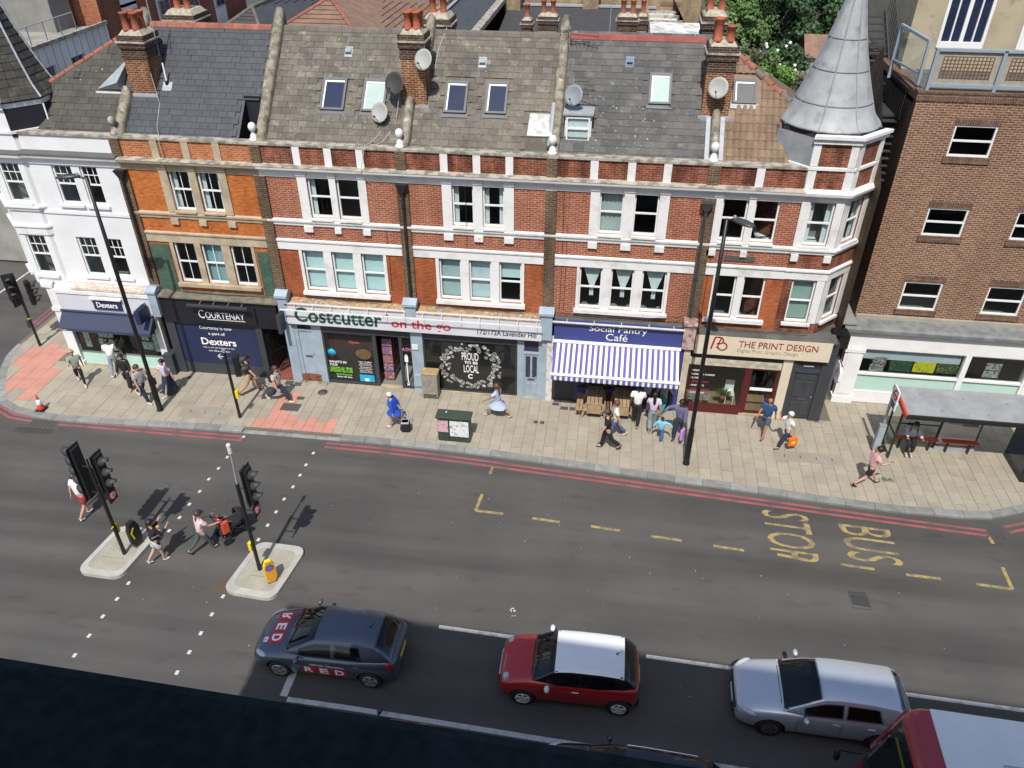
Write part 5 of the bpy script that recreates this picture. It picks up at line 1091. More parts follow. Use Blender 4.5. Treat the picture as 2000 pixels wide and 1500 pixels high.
# D window covered in black vinyl with a ring of white doodles
MB().box(-6.88, -3.16, -.06, .12, 2.46, 2.88).build('shutter_box', M_charcoal, hD)
w = pane(hD, -6.88, -3.18, .06, 2.46, .02, fm=M_charcoal, fr=.05); MB().box(-6.83, -3.23, .03, .035, .11, 2.40).build('vinyl_film', M_vinyl_black, w)
MB().box(-6.9, -3.16, -.08, .12, 0, .06).build('sill_stone', M_stone, hD)
text('PROUD', 'lettering', M_txtwhite, w, (-5.36, .0, 1.58), UX, UZ, .66, .36, bold=.01); text('TO BE', 'lettering', M_txtwhite, w, (-5.27, .0, 1.41), UX, UZ, .54, .13, bold=.03); text('LOCAL', 'lettering', M_txtwhite, w, (-5.30, .0, 1.0), UX, UZ, .60, .36, bold=.01)
rg = MB()
for k in range(8): a0 = R(40+k*35); a1 = R(40+(k+1)*35); rg.beam((-5.03+.09*math.cos(a0), .0, .82+.09*math.sin(a0)), (-5.03+.09*math.cos(a1), .0, .82+.09*math.sin(a1)), .045, .01, up=(0, 1, 0))
rg.build('roundel', M_txtwhite, w)
rs = random.Random(3); M_doodle = mat('doodle_white', (.55, .55, .54), .5)
for k in range(120):
    a0 = 2*math.pi*k/120+rs.uniform(-.05, .05); rr = (.97+rs.uniform(-.2, .2)); cx, cz = -5.03+1.08*rr*math.cos(a0), 1.27+.92*rr*math.sin(a0)
    s0 = rs.uniform(.045, .085); th = rs.uniform(0, 3.1); n_ = rs.choice((3, 4, 4, 5, 6, 8)); P = [(cx+s0*math.cos(th+2*math.pi*i/n_)*rs.uniform(.7, 1.3), .0, cz+s0*math.sin(th+2*math.pi*i/n_)*rs.uniform(.6, 1.2)) for i in range(n_)]
    d_ = MB()
    if k % 5 == 0: d_.add([(p[0], .005, p[2]) for p in P], [tuple(range(n_))])
    else:
        for i in range(n_): d_.beam(P[i], P[(i+1) % n_], .016, .004, up=(0, 1, 0))
        d_.beam(P[0], P[n_//2], .012, .004, up=(0, 1, 0))
    d_.build('doodle', M_doodle, w)
MB().box(-2.98, -2.9, -.05, .12, .04, 2.88).box(-2.34, -2.26, -.05, .12, .04, 2.88).box(-2.9, -2.34, -.05, .12, 2.1, 2.2).build('door_frame', M_greyblue, hD)
door(hD, -2.9, -2.34, .05, 2.1, .0, M_greyblue, glass=[(-2.84, -2.66, 1.02, 1.98), (-2.58, -2.40, 1.02, 1.98)], panels=[(-2.84, -2.66, .2, .72), (-2.58, -2.40, .2, .72)])
MB().box(-2.9, -2.34, .0, .04, 2.2, 2.88).build('fanlight', M_rlglass, hD); MB().box(-3.0, -2.24, -.12, .1, 0, .05).build('threshold', M_concrete, hD)
# ---------- E: blue cafe
shop_room(hE, -1.7, 2.95, wall=mat('cafe_wall', (.06, .06, .09), .8)); ledge(hE, -1.8, 3.0, y0=-.24, m=M_bitumen)
MB().box(2.88, 3.08, -.10, .15, 0, 2.9).build('shop_pilaster', M_blueE, hE)
MB().box(3.10, 3.34, -.12, .15, 0, 2.95).build('shop_pilaster', M_creamdirty, hF); MB().box(2.96, 3.40, -.26, .24, 2.95, 3.95).extr([(2.92, -.32, 3.95), (2.92, .22, 3.95), (2.92, .22, 4.05), (2.92, -.1, 4.15), (2.92, -.32, 4.02)], (.52, 0, 0)).build('console_block', M_pinkpil, hF)
fs = plate_sign('fascia_sign', 'blue fascia sign with white cafe name above the striped awning', 'sign', -1.76, 2.94, 2.92, 3.72, -.22, M_blueE, .25)
text('Social Pantry', 'lettering', M_txtwhite, fs, (-.46, -.226, 3.37), UX, UZ, 2.12, .33); text('Café', 'lettering', M_txtwhite, fs, (.17, -.226, 3.08), UX, UZ, .80, .30)
MB().box(-1.82, 2.98, -.40, -.36, 3.80, 3.85).build('light_bar', M_white, fs)
for xx in (-1.3, -.3, .7, 1.7, 2.6): MB().beam((xx, -.36, 3.82), (xx, -.1, 3.8), .02, .02).build('light_bar_arm', M_white, fs)
pane(hE, -.9, 1.5, .6, 2.6, .06, fm=M_blueE, fr=.08); MB().box(-1.76, -.9, .02, .1, 0, 2.7).build('shop_panel', M_charcoal, hE); MB().box(-.9, 1.5, .0, .1, 0, .6).build('stall_riser', M_blueE, hE); MB().box(-1.76, 2.9, .0, .12, 2.6, 2.95).build('shop_header', M_blueE, hE)
MB().box(1.5, 1.62, -.02, .1, 0, 2.6).box(2.8, 2.9, -.02, .1, 0, 2.6).build('door_frame', M_blueE, hE)
aw = empty('shop_awning', (.6, -.3, 2.9), 0, 'blue and white striped awning over the cafe entrance', 'awning', 'shop awnings')
n_ = 46; xa, xb = -1.72, 2.90; a_ = MB(); v_ = MB()
T0 = (-.24, 2.90); T1 = (-1.42, 2.24)
for k in range(n_):
    x0_, x1_ = xa+(xb-xa)*k/n_, xa+(xb-xa)*(k+1)/n_; mi = 0 if k % 2 == 0 else 1
    a_.quad((x0_, T1[0], T1[1]), (x1_, T1[0], T1[1]), (x1_, T0[0], T0[1]), (x0_, T0[0], T0[1]), mi)
    v_.add([(x0_, T1[0]-.06, T1[1]-.06), (x1_, T1[0]-.06, T1[1]-.06), (x1_, T1[0]-.06, T1[1]-.24), ((x0_+x1_)/2, T1[0]-.06, T1[1]-.27), (x0_, T1[0]-.06, T1[1]-.24)], [(0, 4, 3, 2, 1)], mi)
a_.build('striped_fabric', [M_stripe_b, M_stripe_w], aw); v_.build('valance', [M_stripe_b, M_stripe_w], aw)
MB().cyl((xa-.05, T1[0]-.03, T1[1]-.02), (xb+.05, T1[0]-.03, T1[1]-.02), .06, n=8).build('front_rail', M_txtwhite, aw); MB().cyl((xa-.05, -.27, 2.93), (xb+.05, -.27, 2.93), .07, n=8).build('roller_cassette', M_txtwhite, aw)
MB().beam((xa, -.1, 2.5), (xa, T1[0], T1[1]-.05), .03, .03).beam((xb, -.1, 2.5), (xb, T1[0], T1[1]-.05), .03, .03).build('folding_arm', M_white, aw)
# ---------- F: print shop
shop_room(hF, 3.4, 6.75, wall=mat('print_wall', (.20, .18, .15), .8), floor=mat('wood_floor', (.30, .20, .11), .6)); ledge(hF, 3.4, 8.4, y0=-.22, z=3.62, m=M_bitumen)
MB().prism([(8.3, -.22), (8.62, .9), (8.62, 1.6), (7.6, .3), (7.6, -.2)], 3.5, 3.62).build('corner_ledge', M_bitumen, hF)
fs = plate_sign('fascia_sign', 'cream fascia sign with dark red lettering under the turret house', 'sign', 3.44, 8.26, 2.80, 3.60, -.24, M_cream, .3)
text('THE PRINT DESIGN', 'lettering', M_redd, fs, (4.98, -.246, 3.20), UX, UZ, 2.80, .27, bold=.004); text('Digital Print. Graphic Design', 'lettering', M_txtgrey, fs, (4.96, -.246, 2.95), UX, UZ, 2.16, .19)
# looped red P-D monogram
lg = MB()
def arc(mb, cx, cz, r, a0, a1, n, w_, y): 
    for k in range(n): t0, t1 = R(a0+(a1-a0)*k/n), R(a0+(a1-a0)*(k+1)/n); mb.beam((cx+r*math.cos(t0), y, cz+r*math.sin(t0)), (cx+r*math.cos(t1), y, cz+r*math.sin(t1)), w_, .006, up=(0, 1, 0))
lg.beam((4.02, -.247, 3.05), (4.12, -.247, 3.56), .06, .006, up=(0, 1, 0)); arc(lg, 4.28, 3.42, .14, 110, -120, 8, .05, -.247); arc(lg, 4.42, 3.18, .16, 90, -170, 9, .05, -.247); lg.beam((4.12, -.247, 3.55), (4.26, -.247, 3.57), .05, .006, up=(0, 1, 0)); lg.beam((4.22, -.247, 3.1), (4.33, -.247, 3.52), .05, .006, up=(0, 1, 0)); lg.build('monogram', M_redd, fs)
ls = plate_sign('lower_sign', 'narrow cream board with faint grey text below the cream fascia', 'sign', 3.34, 6.72, 2.2, 2.5, -.06, M_creamdirty, .1)
text('theprintdesign.co.uk', 'lettering', M_txtgrey, ls, (4.1, -.066, 2.3), UX, UZ, 1.2, .1); text('020 7223 1222', 'lettering', M_txtgrey, ls, (5.75, -.066, 2.3), UX, UZ, .8, .1)
MB().box(3.4, 8.3, -.04, .1, 2.5, 2.8).build('shop_header', M_black, hF)
MB().box(6.74, 7.08, -.10, .15, 0, 2.8).build('shop_pilaster', M_cream, hF)
w = pane(hF, 3.36, 5.52, .32, 2.2, .03, fm=M_maroon, fr=.06); MB().box(3.36, 5.52, -.04, .1, 0, .32).build('stall_riser', M_maroon, hF)
for k, (s_, m_) in enumerate([('DESIGN', M_txtwhite), ('BUSINESS CARDS', M_txtwhite), ('FLYERS', M_txtwhite), ('LETTERHEADS', M_redtxt), ('LEAFLETS', M_txtwhite), ('PRESENTATION', M_redtxt), ('BROCHURES', M_txtwhite)]): text(s_, 'lettering', m_, w, (3.5, .015, 1.86-k*.17), UX, UZ, .055*len(s_)+.1, .075, bold=.02)
for k in range(3): MB().box(3.55+k*.3, 3.78+k*.3, .3, .32, .35, .62).build('printed_sample', mat('samples', (.45, .40, .30), .7, c2=(.15, .25, .35), scale=9), hF)
ld = pane(hF, 5.62, 6.70, .10, 2.2, .03, fm=M_maroon, fr=.09, name='door'); MB().box(5.75, 6.58, .0, .02, 1.18, 1.30).build('door_sticker', M_txtwhite, ld); MB().box(5.52, 5.62, -.04, .08, 0, 2.2).build('door_frame', M_maroon, hF)
MB().box(5.5, 6.75, -.1, .1, 0, .1).build('threshold', M_stone, hF)
pp = empty('potted_plant', (4.9, .5, .3), 0, 'leafy potted plant inside the maroon framed shop window', 'plant')
MB().lathe([(.1, .3), (.13, .5), (.12, .5)], (4.9, .5, 0), 10).build('pot', M_terra, pp); M_leaf = mat('houseplant_leaf', (.10, .22, .04), .6, isl=.3)
lf = MB()
for k in range(70):
    t = random.uniform(0, 6.28); e = random.uniform(.2, 1.3); d = Vector((math.cos(t)*math.cos(e), math.sin(t)*math.cos(e)*.6, math.sin(e))); p = Vector((4.9, .5, .5)); L = random.uniform(.2, .45); s = d.cross(Vector((0, 0, 1))).normalized()*.03; lf.add([p, p+d*L*.6+s, p+d*L, p+d*L*.6-s], [(0, 1, 2, 3)])
lf.build('foliage', M_leaf, pp, kind='stuff')
# white chair and a model house in the print shop window
ch = empty('white_chair', (5.2, .75, .05), 0, 'white chair standing inside the maroon framed shop window', 'chair')
MB().box(5.0, 5.35, .55, .95, .45, .49).build('seat', M_txtwhite, ch); MB().box(5.0, 5.35, .93, .97, .49, .95).build('backrest', M_txtwhite, ch)
for (x_, y_) in ((5.02, .57), (5.31, .57), (5.02, .9), (5.31, .9)): MB().box(x_, x_+.03, y_, y_+.03, .02, .45).build('leg', M_txtwhite, ch)
# black panelled door to the flats
MB().box(7.08, 7.24, -.06, .14, 0, 2.8).box(8.12, 8.30, -.06, .14, 0, 2.8).box(7.24, 8.12, -.04, .14, 2.15, 2.3).build('door_frame', M_charcoal, hF); MB().box(7.24, 8.12, .02, .06, 2.3, 2.8).build('fanlight', M_rlglass, hF); MB().box(7.5, 7.86, .0, .02, 2.42, 2.52).build('number_plate', M_white, hF)
door(hF, 7.24, 8.12, .06, 2.15, .02, M_charcoal, panels=[(7.32, 7.62, .2, .8), (7.74, 8.04, .2, .8), (7.32, 7.62, 1.05, 1.75), (7.74, 8.04, 1.05, 1.75), (7.32, 7.62, 1.83, 2.05), (7.74, 8.04, 1.83, 2.05)])
MB().box(8.30, 8.55, -.06, .3, 0, 3.5).build('corner_pilaster', M_charcoal, hF); MB().quad((8.56, .2, 0), (8.56, 7, 0), (8.56, 7, 4.0), (8.56, .2, 4.0)).build('side_wall', M_charcoal, hF)
hs = hanging('white eight sided hanging sign beside the black corner door', 8.62, -.75, -.02, 2.15, 2.95, M_txtwhite, shape='oct', th=.08)
lg = MB(); arc2 = [(-.52, 2.42), (-.50, 2.72), (-.36, 2.72), (-.34, 2.60), (-.48, 2.57), (-.28, 2.55), (-.26, 2.42), (-.44, 2.36)]
for p_, q_ in zip(arc2[:-1], arc2[1:]): lg.beam((8.575, p_[0], p_[1]), (8.575, q_[0], q_[1]), .006, .03, up=(0, 0, 1))
lg.build('monogram', M_redd, hs)
MB().box(8.3, 8.95, .3, .7, 3.1, 3.65).box(8.35, 8.9, .25, .75, 3.65, 3.72).build('black_tank', M_black, hF)
# street name plate
MB().box(4.02, 5.05, YW-.03, YW-.002, 6.38, 6.58).build('street_name_plate', mat('stone_plate', (.09, .08, .07), .9), hF)
# cables sagging along the shop roofs
def sag(p, q, d, n=8): p, q = Vector(p), Vector(q); return [tuple(p.lerp(q, k/n)-Vector((0, 0, d*4*(k/n)*(1-k/n)))) for k in range(n+1)]
for (h_, p_, q_) in ((hC, (-12.3, .15, 4.05), (-8.6, .1, 3.86)), (hD, (-6.9, .1, 3.95), (-2.4, .1, 3.9)), (hE, (-1.7, .05, 3.95), (2.8, .05, 4.1)), (hF, (3.6, .0, 3.9), (7.4, .0, 3.85)), (hB, (-17.0, .05, 3.86), (-12.7, .05, 3.86))):
    MB().tube(sag(p_, q_, .1), .014, 5).build('wall_cable', M_pipe, h_)
for (h_, x_, z0_, z1_) in ((hC, -8.0, 4.3, 6.8), (hD, -5.05, 6.2, 8.9), (hE, -1.62, 4.0, 9.0), (hE, -1.48, 4.0, 7.4), (hF, 3.55, 4.1, 9.0)): MB().tube([(x_, YW-.02, z0_), (x_+.02, YW-.12 if 5.9 < (z0_+z1_)/2 < 6.4 else YW-.02, (z0_+z1_)/2), (x_, YW-.02, z1_)], .009, 4).build('wall_cable', M_pipe, h_)
# ================================================================ right: brown brick office block with a white shopfront
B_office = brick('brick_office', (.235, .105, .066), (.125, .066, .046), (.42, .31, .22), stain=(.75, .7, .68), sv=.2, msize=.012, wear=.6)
YG = 1.9; XG = 9.42; ZG = 11.9
hG = empty('office_building', (14, YG, 0), 0, 'brown brick office block with roof terrace and white shopfront at the right edge', 'building')
WX = [(10.84, 12.16), (13.76, 15.05), (16.7, 18.0)]; WZ = [(4.05, 5.18), (7.0, 8.02), (9.82, 10.84)]
GW = [(a, b, c, d) for (a, b) in WX for (c, d) in WZ if not (a > 13 and c > 9)]
wall_open(MB(), XG, 24, 3.5, 11.55, GW, y=YG, depth=.12).build('front_wall', B_office, hG)
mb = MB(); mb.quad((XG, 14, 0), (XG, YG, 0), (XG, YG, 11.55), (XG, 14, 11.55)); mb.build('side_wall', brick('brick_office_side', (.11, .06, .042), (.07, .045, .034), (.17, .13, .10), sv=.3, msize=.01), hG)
B_sold = brick('brick_soldier', (.17, .09, .06), (.10, .062, .045), (.28, .21, .15), bw=.075, rh=.23, msize=.009)
MB().box(XG-.03, 24, YG-.03, YG+.3, 11.56, 11.80).build('soldier_course', B_sold, hG); MB().box(XG-.04, 24, YG-.05, YG+.34, 11.80, 11.87).build('parapet_coping', B_sold, hG)
MB().box(XG-.03, XG+.28, YG+.3, 12, 11.56, 11.80).build('side_coping', B_sold, hG)
for (a, b, c, d) in GW:
    MB().box(a-.06, b+.06, YG-.012, YG+.02, d+.005, d+.23).build('window_lintel', B_sold, hG); MB().box(a-.08, b+.08, YG-.05, YG+.1, c-.22, c-.005).build('window_sill', B_sold, hG)
    f = .055; y = YG+.05; w = MB().box(a, a+f, y-.03, y+.04, c, d).box(b-f, b, y-.03, y+.04, c, d).box(a+f, b-f, y-.03, y+.04, d-f, d).box(a+f, b-f, y-.03, y+.05, c, c+f).box(a+f, b-f, y-.025, y+.035, (c+d)/2-.03, (c+d)/2+.03).build('window', M_wframe, hG)
    for (p, q) in ((c+f, (c+d)/2-.03), ((c+d)/2+.03, d-f)): MB().quad((a+f, y+.01, p), (b-f, y+.01, p), (b-f, y+.01, q), (a+f, y+.01, q)).build('pane', M_glass, w)
for (a, b) in WZ: pass
rooms(hG, XG+.2, 24, [(3.7, 6.3), (6.5, 9.1), (9.3, 11.5)], y0=YG+.13, depth=4)
MB().box(XG, 24, YG+.3, 14, 11.40, 11.60).build('terrace_floor', M_bitumen, hG)
# white shopfront
M_wshop = mat('shop_white', (.80, .80, .79), .55, var=.07)
shop_room(hG, 9.9, 24, y0=1.62, y1=5.5, zt=3.3, wall=mat('agent_wall', (.45, .47, .46), .8))
MB().extr([(9.0, YG+.02, 3.62), (9.0, 1.30, 3.50), (9.0, 1.22, 3.42), (9.0, 1.22, 3.30), (9.0, YG+.02, 3.30)], (15, 0, 0)).build('shop_cornice', mat('cornice_grey', (.20, .21, .21), .7, c2=(.13, .135, .135), scale=3), hG)
MB().box(9.45, 24, YG-.1, YG+.0, 3.58, 3.74).build('wall_plinth', M_concrete, hG)
MB().box(9.05, 24, 1.42, 1.62, 2.50, 3.30).build('fascia_board', M_wshop, hG); MB().box(9.0, 24, 1.36, 1.42, 3.16, 3.30).build('fascia_moulding', M_wshop, hG)
for (a, b) in ((9.30, 9.98), (15.95, 16.5)):
    MB().box(a, b, 1.40, 1.70, .28, 2.50).box(a-.05, b+.05, 1.34, 1.70, 0, .28).box(a+.1, b-.1, 1.37, 1.40, .4, 2.3).box(a-.03, b+.03, 1.35, 1.7, 2.34, 2.50).build('shop_pilaster', M_wshop, hG)
MB().box(9.98, 13.74, 1.48, 1.62, .0, .55).box(13.74, 15.95, 1.48, 1.62, 0, .55).build('shop_plinth', M_wshop, hG)
for (a, b) in ((9.98, 13.66), (13.86, 15.95)):
    MB().box(a, b, 1.52, 1.62, .55, 1.32).build('stall_riser', M_palegreen, hG); w = MB().box(a, b, 1.50, 1.56, 2.42, 2.50).build('shop_window', M_wshop, hG); MB().box(a, b, 1.44, 1.60, 1.32, 1.40).build('sill', M_wshop, w); MB().quad((a, 1.55, 1.40), (b, 1.55, 1.40), (b, 1.55, 2.42), (a, 1.55, 2.42)).build('pane', M_shopglass, w)
MB().box(13.66, 13.86, 1.42, 1.62, .0, 2.50).build('window_mullion', M_wshop, hG)
MB().box(9.98, 13.6, 1.60, 1.62, 1.98, 2.45).build('window_blind', mat('blue_grey_blind', (.55, .64, .68), .8), hG)
cards = [mat('card_grey', (.40, .42, .42), .6, c2=(.10, .11, .11), scale=10, lo=.45, hi=.58), mat('card_green', (.02, .07, .045), .6, c2=(.10, .22, .04), scale=12, lo=.56, hi=.6), mat('card_yellow', (.62, .60, .02), .6, c2=(.30, .34, .10), scale=8, lo=.58, hi=.62), mat('card_dark', (.03, .055, .03), .6, c2=(.22, .28, .05), scale=16, lo=.52, hi=.56)]
for k, (a, b, c, d) in enumerate([(10.45, 10.95, 1.92, 2.22), (10.40, 10.92, 1.58, 1.88), (11.12, 11.92, 1.64, 2.10), (11.98, 12.78, 1.66, 2.12), (12.84, 13.62, 1.68, 2.12), (14.55, 15.12, 1.98, 2.28), (14.55, 15.12, 1.64, 1.94)]):
    MB().box(a, b, 1.585, 1.595, c-.14, d-.14).build('window_card', cards[0] if k in (0, 1, 5, 6) else cards[k-1], hG)
# roof terrace: pale blue rail frame with brown trellis panels, rendered penthouse behind
M_rail = mat('rail_blue_grey', (.27, .33, .38), .6, var=.1); M_trellis = mat('trellis_brown', (.13, .075, .045), .9); M_woodgrey = mat('grey_wood', (.36, .34, .28), .9, var=.2, scale=5)
tr = empty('terrace_railing', (14, 2.0, 11.87), 0, 'pale blue-grey terrace railing with brown trellis panels on the brick block', 'railing')
MB().beam((9.62, 2.0, 12.02), (24, 2.0, 12.02), .06, .10).build('bottom_rail', M_rail, tr); MB().beam((9.62, 2.0, 13.08), (24, 2.0, 13.08), .10, .08).build('top_rail', M_rail, tr)
px = [9.66, 11.66, 13.66, 15.66]
for x_ in px: MB().box(x_-.05, x_+.05, 1.95, 2.06, 11.87, 13.10).build('post', M_rail, tr)
for x_ in px:
    a, b = x_+.06, x_+1.94; p = MB()
    p.box(a, b, 2.02, 2.05, 12.07, 12.24).box(a, b, 2.02, 2.05, 12.88, 13.04).box(a, a+.2, 2.02, 2.05, 12.24, 12.88).box(b-.2, b, 2.02, 2.05, 12.24, 12.88); pp = p.build('panel_frame', M_woodgrey, tr)
    for k in range(14): xx = a+.2+(b-a-.4)*k/13; MB().box(xx-.014, xx+.014, 2.0, 2.018, 12.24, 12.88).build('trellis_lath', M_trellis, pp)
    for k in range(7): zz = 12.24+.64*k/6; MB().box(a+.2, b-.2, 2.019, 2.035, zz-.014, zz+.014).build('trellis_lath', M_trellis, pp)
M_render = mat('beige_render', (.42, .36, .25), .9, c2=(.33, .285, .20), scale=1.2, lo=.4, hi=.7, c3=(.28, .24, .17), s3=2.2, lo3=.6, hi3=.72)
hP = empty('penthouse', (14, 6, 11.6), 0, 'beige rendered penthouse with white glazed doors behind the trellis railing', 'building')
wall_open(MB(), 9.95, 24, 11.6, 16, [(10.95, 12.5, 12.35, 14.1)], y=6.0, depth=.12).build('wall', M_render, hP); MB().quad((9.95, 14, 11.6), (9.95, 6, 11.6), (9.95, 6, 16), (9.95, 14, 16)).build('side_wall', M_render, hP)
MB().quad((9.95, 6, 16), (24, 6, 16), (24, 14, 16), (9.95, 14, 16)).build('roof', M_bitumen, hP)
w = MB().box(10.95, 11.05, 5.96, 6.1, 12.35, 14.1).box(12.40, 12.5, 5.96, 6.1, 12.35, 14.1).box(11.05, 12.40, 5.96, 6.1, 14.0, 14.1).box(11.05, 12.40, 5.94, 6.1, 12.35, 12.55).box(11.66, 11.79, 5.97, 6.08, 12.55, 14.0).box(11.33, 11.38, 5.97, 6.07, 12.55, 14.0).box(12.07, 12.12, 5.97, 6.07, 12.55, 14.0).build('glazed_door', M_wframe, hP)
for (a, b) in ((11.05, 11.33), (11.38, 11.66), (11.79, 12.07), (12.12, 12.40)): MB().box(a, b, 6.03, 6.04, 12.55, 14.0).build('pane', M_rlglass, w)
w = MB().box(13.6, 13.7, 5.96, 6.1, 12.35, 14.1).box(13.7, 15, 5.94, 6.0, 12.35, 14.1).build('glazed_door', M_wframe, hP)
# iron fire escape in the gap behind the turret
fe = empty('fire_escape', (9.0, 5, 8), 0, 'black iron fire escape stairs in the shaded gap behind the turret', 'stairs')
MB().box(8.75, 9.4, 3.4, 4.9, 10.60, 10.68).build('landing', M_charcoal, fe)
for k in range(12): MB().box(8.75, 9.6, 5.0+k*.28, 5.26+k*.28, 10.7+k*.2, 10.74+k*.2).build('tread', M_charcoal, fe)
for k in range(9): MB().box(8.75, 9.4, 3.1-k*.05, 3.4-k*.05, 10.5-k*.24, 10.53-k*.24).build('tread', M_charcoal, fe)
MB().beam((8.72, 5.0, 10.7), (8.72, 8.4, 13.1), .04, .2).beam((9.62, 5.0, 10.7), (9.62, 8.4, 13.1), .04, .2).build('stringer', M_charcoal, fe)
r = MB()
for k in range(13): y_ = 4.9+k*.27; z_ = 10.75+max(0, k)*.19; r.cyl((9.66, y_, z_), (9.66, y_, z_+1.0), .012, n=5)
r.beam((9.66, 4.9, 11.75), (9.66, 8.2, 14.1), .03, .03); r.build('handrail', M_charcoal, fe)
r = MB()
for k in range(10): r.cyl((9.36, 2.9+k*.2, 10.68), (9.36, 2.9+k*.2, 11.7), .012, n=5)
r.beam((9.36, 2.8, 11.7), (9.36, 4.9, 11.7), .03, .03).beam((8.72, 3.2, 11.7), (8.72, 4.9, 11.7), .03, .03); r.build('handrail', M_charcoal, fe)
MB().beam((8.8, 3.4, 10.6), (9.36, 3.4, 9.8), .07, .07).beam((8.8, 4.8, 10.6), (9.36, 4.8, 9.8), .07, .07).build('bracket', M_charcoal, fe)
gl = empty('glass_screen', (9.7, 3.6, 11.87), 0, 'blue-grey framed glass screen standing at the terrace corner', 'screen')
MB().beam((9.55, 2.6, 11.87), (9.55, 2.6, 13.2), .09, .09).beam((9.2, 4.6, 11.6), (9.2, 4.6, 13.3), .09, .09).beam((9.55, 2.6, 13.2), (9.2, 4.6, 13.3), .09, .09).beam((9.55, 2.6, 12.2), (9.2, 4.6, 12.2), .06, .06).build('screen_frame', M_rail, gl)
MB().quad((9.55, 2.65, 12.2), (9.2, 4.55, 12.2), (9.2, 4.55, 13.2), (9.55, 2.65, 13.15)).build('pane', M_glass, gl)
# alley between the turret house and the office block
MB().box(8.66, XG-.02, 1.95, 2.1, 0, 3.55).build('alley_gate', mat('gate_grey', (.12, .125, .12), .8), hG); MB().box(8.66, XG-.0, 1.3, 3.2, 3.56, 3.62).build('alley_roof', mat('alley_roof', (.26, .26, .24), .8), hG)
# ================================================================ the building the photographer stands on (behind and below the camera)
nb = empty('near_building', (6, -26, 0), 0, 'black coping of the near building filling the bottom left corner', 'building')
YN = lambda x: -25.02-.033*x
M_nb = mat('near_wall', (.20, .17, .14), .9)
MB().add([(-9.14, YN(-9.14)-.08, ZR), (40, YN(40)-.08, ZR), (40, -45, ZR), (-9.14, -45, ZR), (-9.14, YN(-9.14)-.08, 17.75), (40, YN(40)-.08, 17.75), (40, -45, 17.75), (-9.14, -45, 17.75)], [(0, 1, 5, 4), (1, 2, 6, 5), (2, 3, 7, 6), (3, 0, 4, 7), (4, 5, 6, 7)]).build('wall', M_nb, nb)
M_cop = mat('black_coping', (.013, .021, .023), .95, c2=(.018, .028, .030), scale=5, spec=.08, fine=60, fvar=.3)
MB().add([(-9.2, YN(-9.2), 17.74), (40, YN(40), 17.74), (40, YN(40)-.75, 17.74), (-9.2, YN(-9.2)-.75, 17.74), (-9.2, YN(-9.2), 17.88), (40, YN(40), 17.88), (40, YN(40)-.75, 17.88), (-9.2, YN(-9.2)-.75, 17.88)], [(0, 3, 2, 1), (4, 5, 6, 7), (0, 1, 5, 4), (1, 2, 6, 5), (2, 3, 7, 6), (3, 0, 4, 7)]).build('parapet_coping', M_cop, nb, bevel=.015)
MB().add([(-9.14, -28.0+.30, 17.75), (40, -28.0-1.32, 17.75), (40, -45, 17.75), (-9.14, -45, 17.75), (-9.14, -28.0+.30, 24.5), (40, -28.0-1.32, 24.5), (40, -45, 24.5), (-9.14, -45, 24.5)], [(0, 1, 5, 4), (1, 2, 6, 5), (2, 3, 7, 6), (3, 0, 4, 7), (4, 5, 6, 7)]).build('upper_storey', M_nb, nb)
MB().box(-9, 24, -24.4, -17.9, ZR, 0.0).build('near_pavement', M_slab, kind='structure')

# ================================================================ behind the terrace
ground2 = MB().quad((-22, 7.2, .01), (60, 7.2, .01), (60, 140, .01), (-22, 140, .01)).build('back_gardens', M_earth, kind='structure')
B_yellow = brick('brick_london_stock', (.36, .26, .14), (.24, .17, .10), (.42, .35, .25), sv=.3, msize=.012)
B_block = brick('brick_block', (.38, .12, .06), (.32, .095, .05), (.42, .24, .16), sv=.15, msize=.010)
M_slate_far = mat('far_slate', (.062, .066, .076), .7, var=.2, scale=1.2, fvar=.15); M_tile_far = mat('far_tile', (.26, .15, .10), .9, c2=(.17, .11, .08), scale=1.5, fvar=.2); M_tile_grey = mat('far_tile_grey', (.16, .14, .115), .9, c2=(.11, .10, .085), scale=1.2, fvar=.2)
M_felt_far = mat('far_felt', (.052, .052, .056), .85, var=.15); M_blockwhite = mat('concrete_panel', (.74, .74, .73), .85, c2=(.64, .64, .63), scale=1.1)
# white panelled flat-roofed block
wb = empty('flat_roof_block', (-27, 12, 0), 0, 'white panelled flat-roofed building behind the left turret', 'building')
wx, wy0, wy1, wz = -26.9, 8.6, 15.9, 10.35
mb = MB(); wall_open(mb, 0, wy1-wy0, 3, wz, [(1.3, 2.4, 8.4, 9.45), (3.7, 4.8, 8.4, 9.45), (1.3, 2.4, 5.3, 6.35), (3.7, 4.8, 5.3, 6.35)], y=0, depth=.25); mb.v = [(wx-v[1], wy0+v[0], v[2]) for v in mb.v]; mb.build('side_wall', M_blockwhite, wb)
mb = MB().quad((-40, wy0, 0), (wx, wy0, 0), (wx, wy0, wz), (-40, wy0, wz)).quad((-40, wy0, wz-.15), (wx, wy0, wz-.15), (wx, wy1, wz-.15), (-40, wy1, wz-.15)).quad((wx, wy0, 0), (wx, wy1, 0), (wx, wy1, 3), (wx, wy0, 3)); mb.build('block', mat('block_roof', (.30, .29, .27), .9, var=.3, scale=1), wb)
MB().box(wx-.02, wx+.12, wy0, wy1, wz, wz+.16).build('parapet_cap', M_coping, wb)
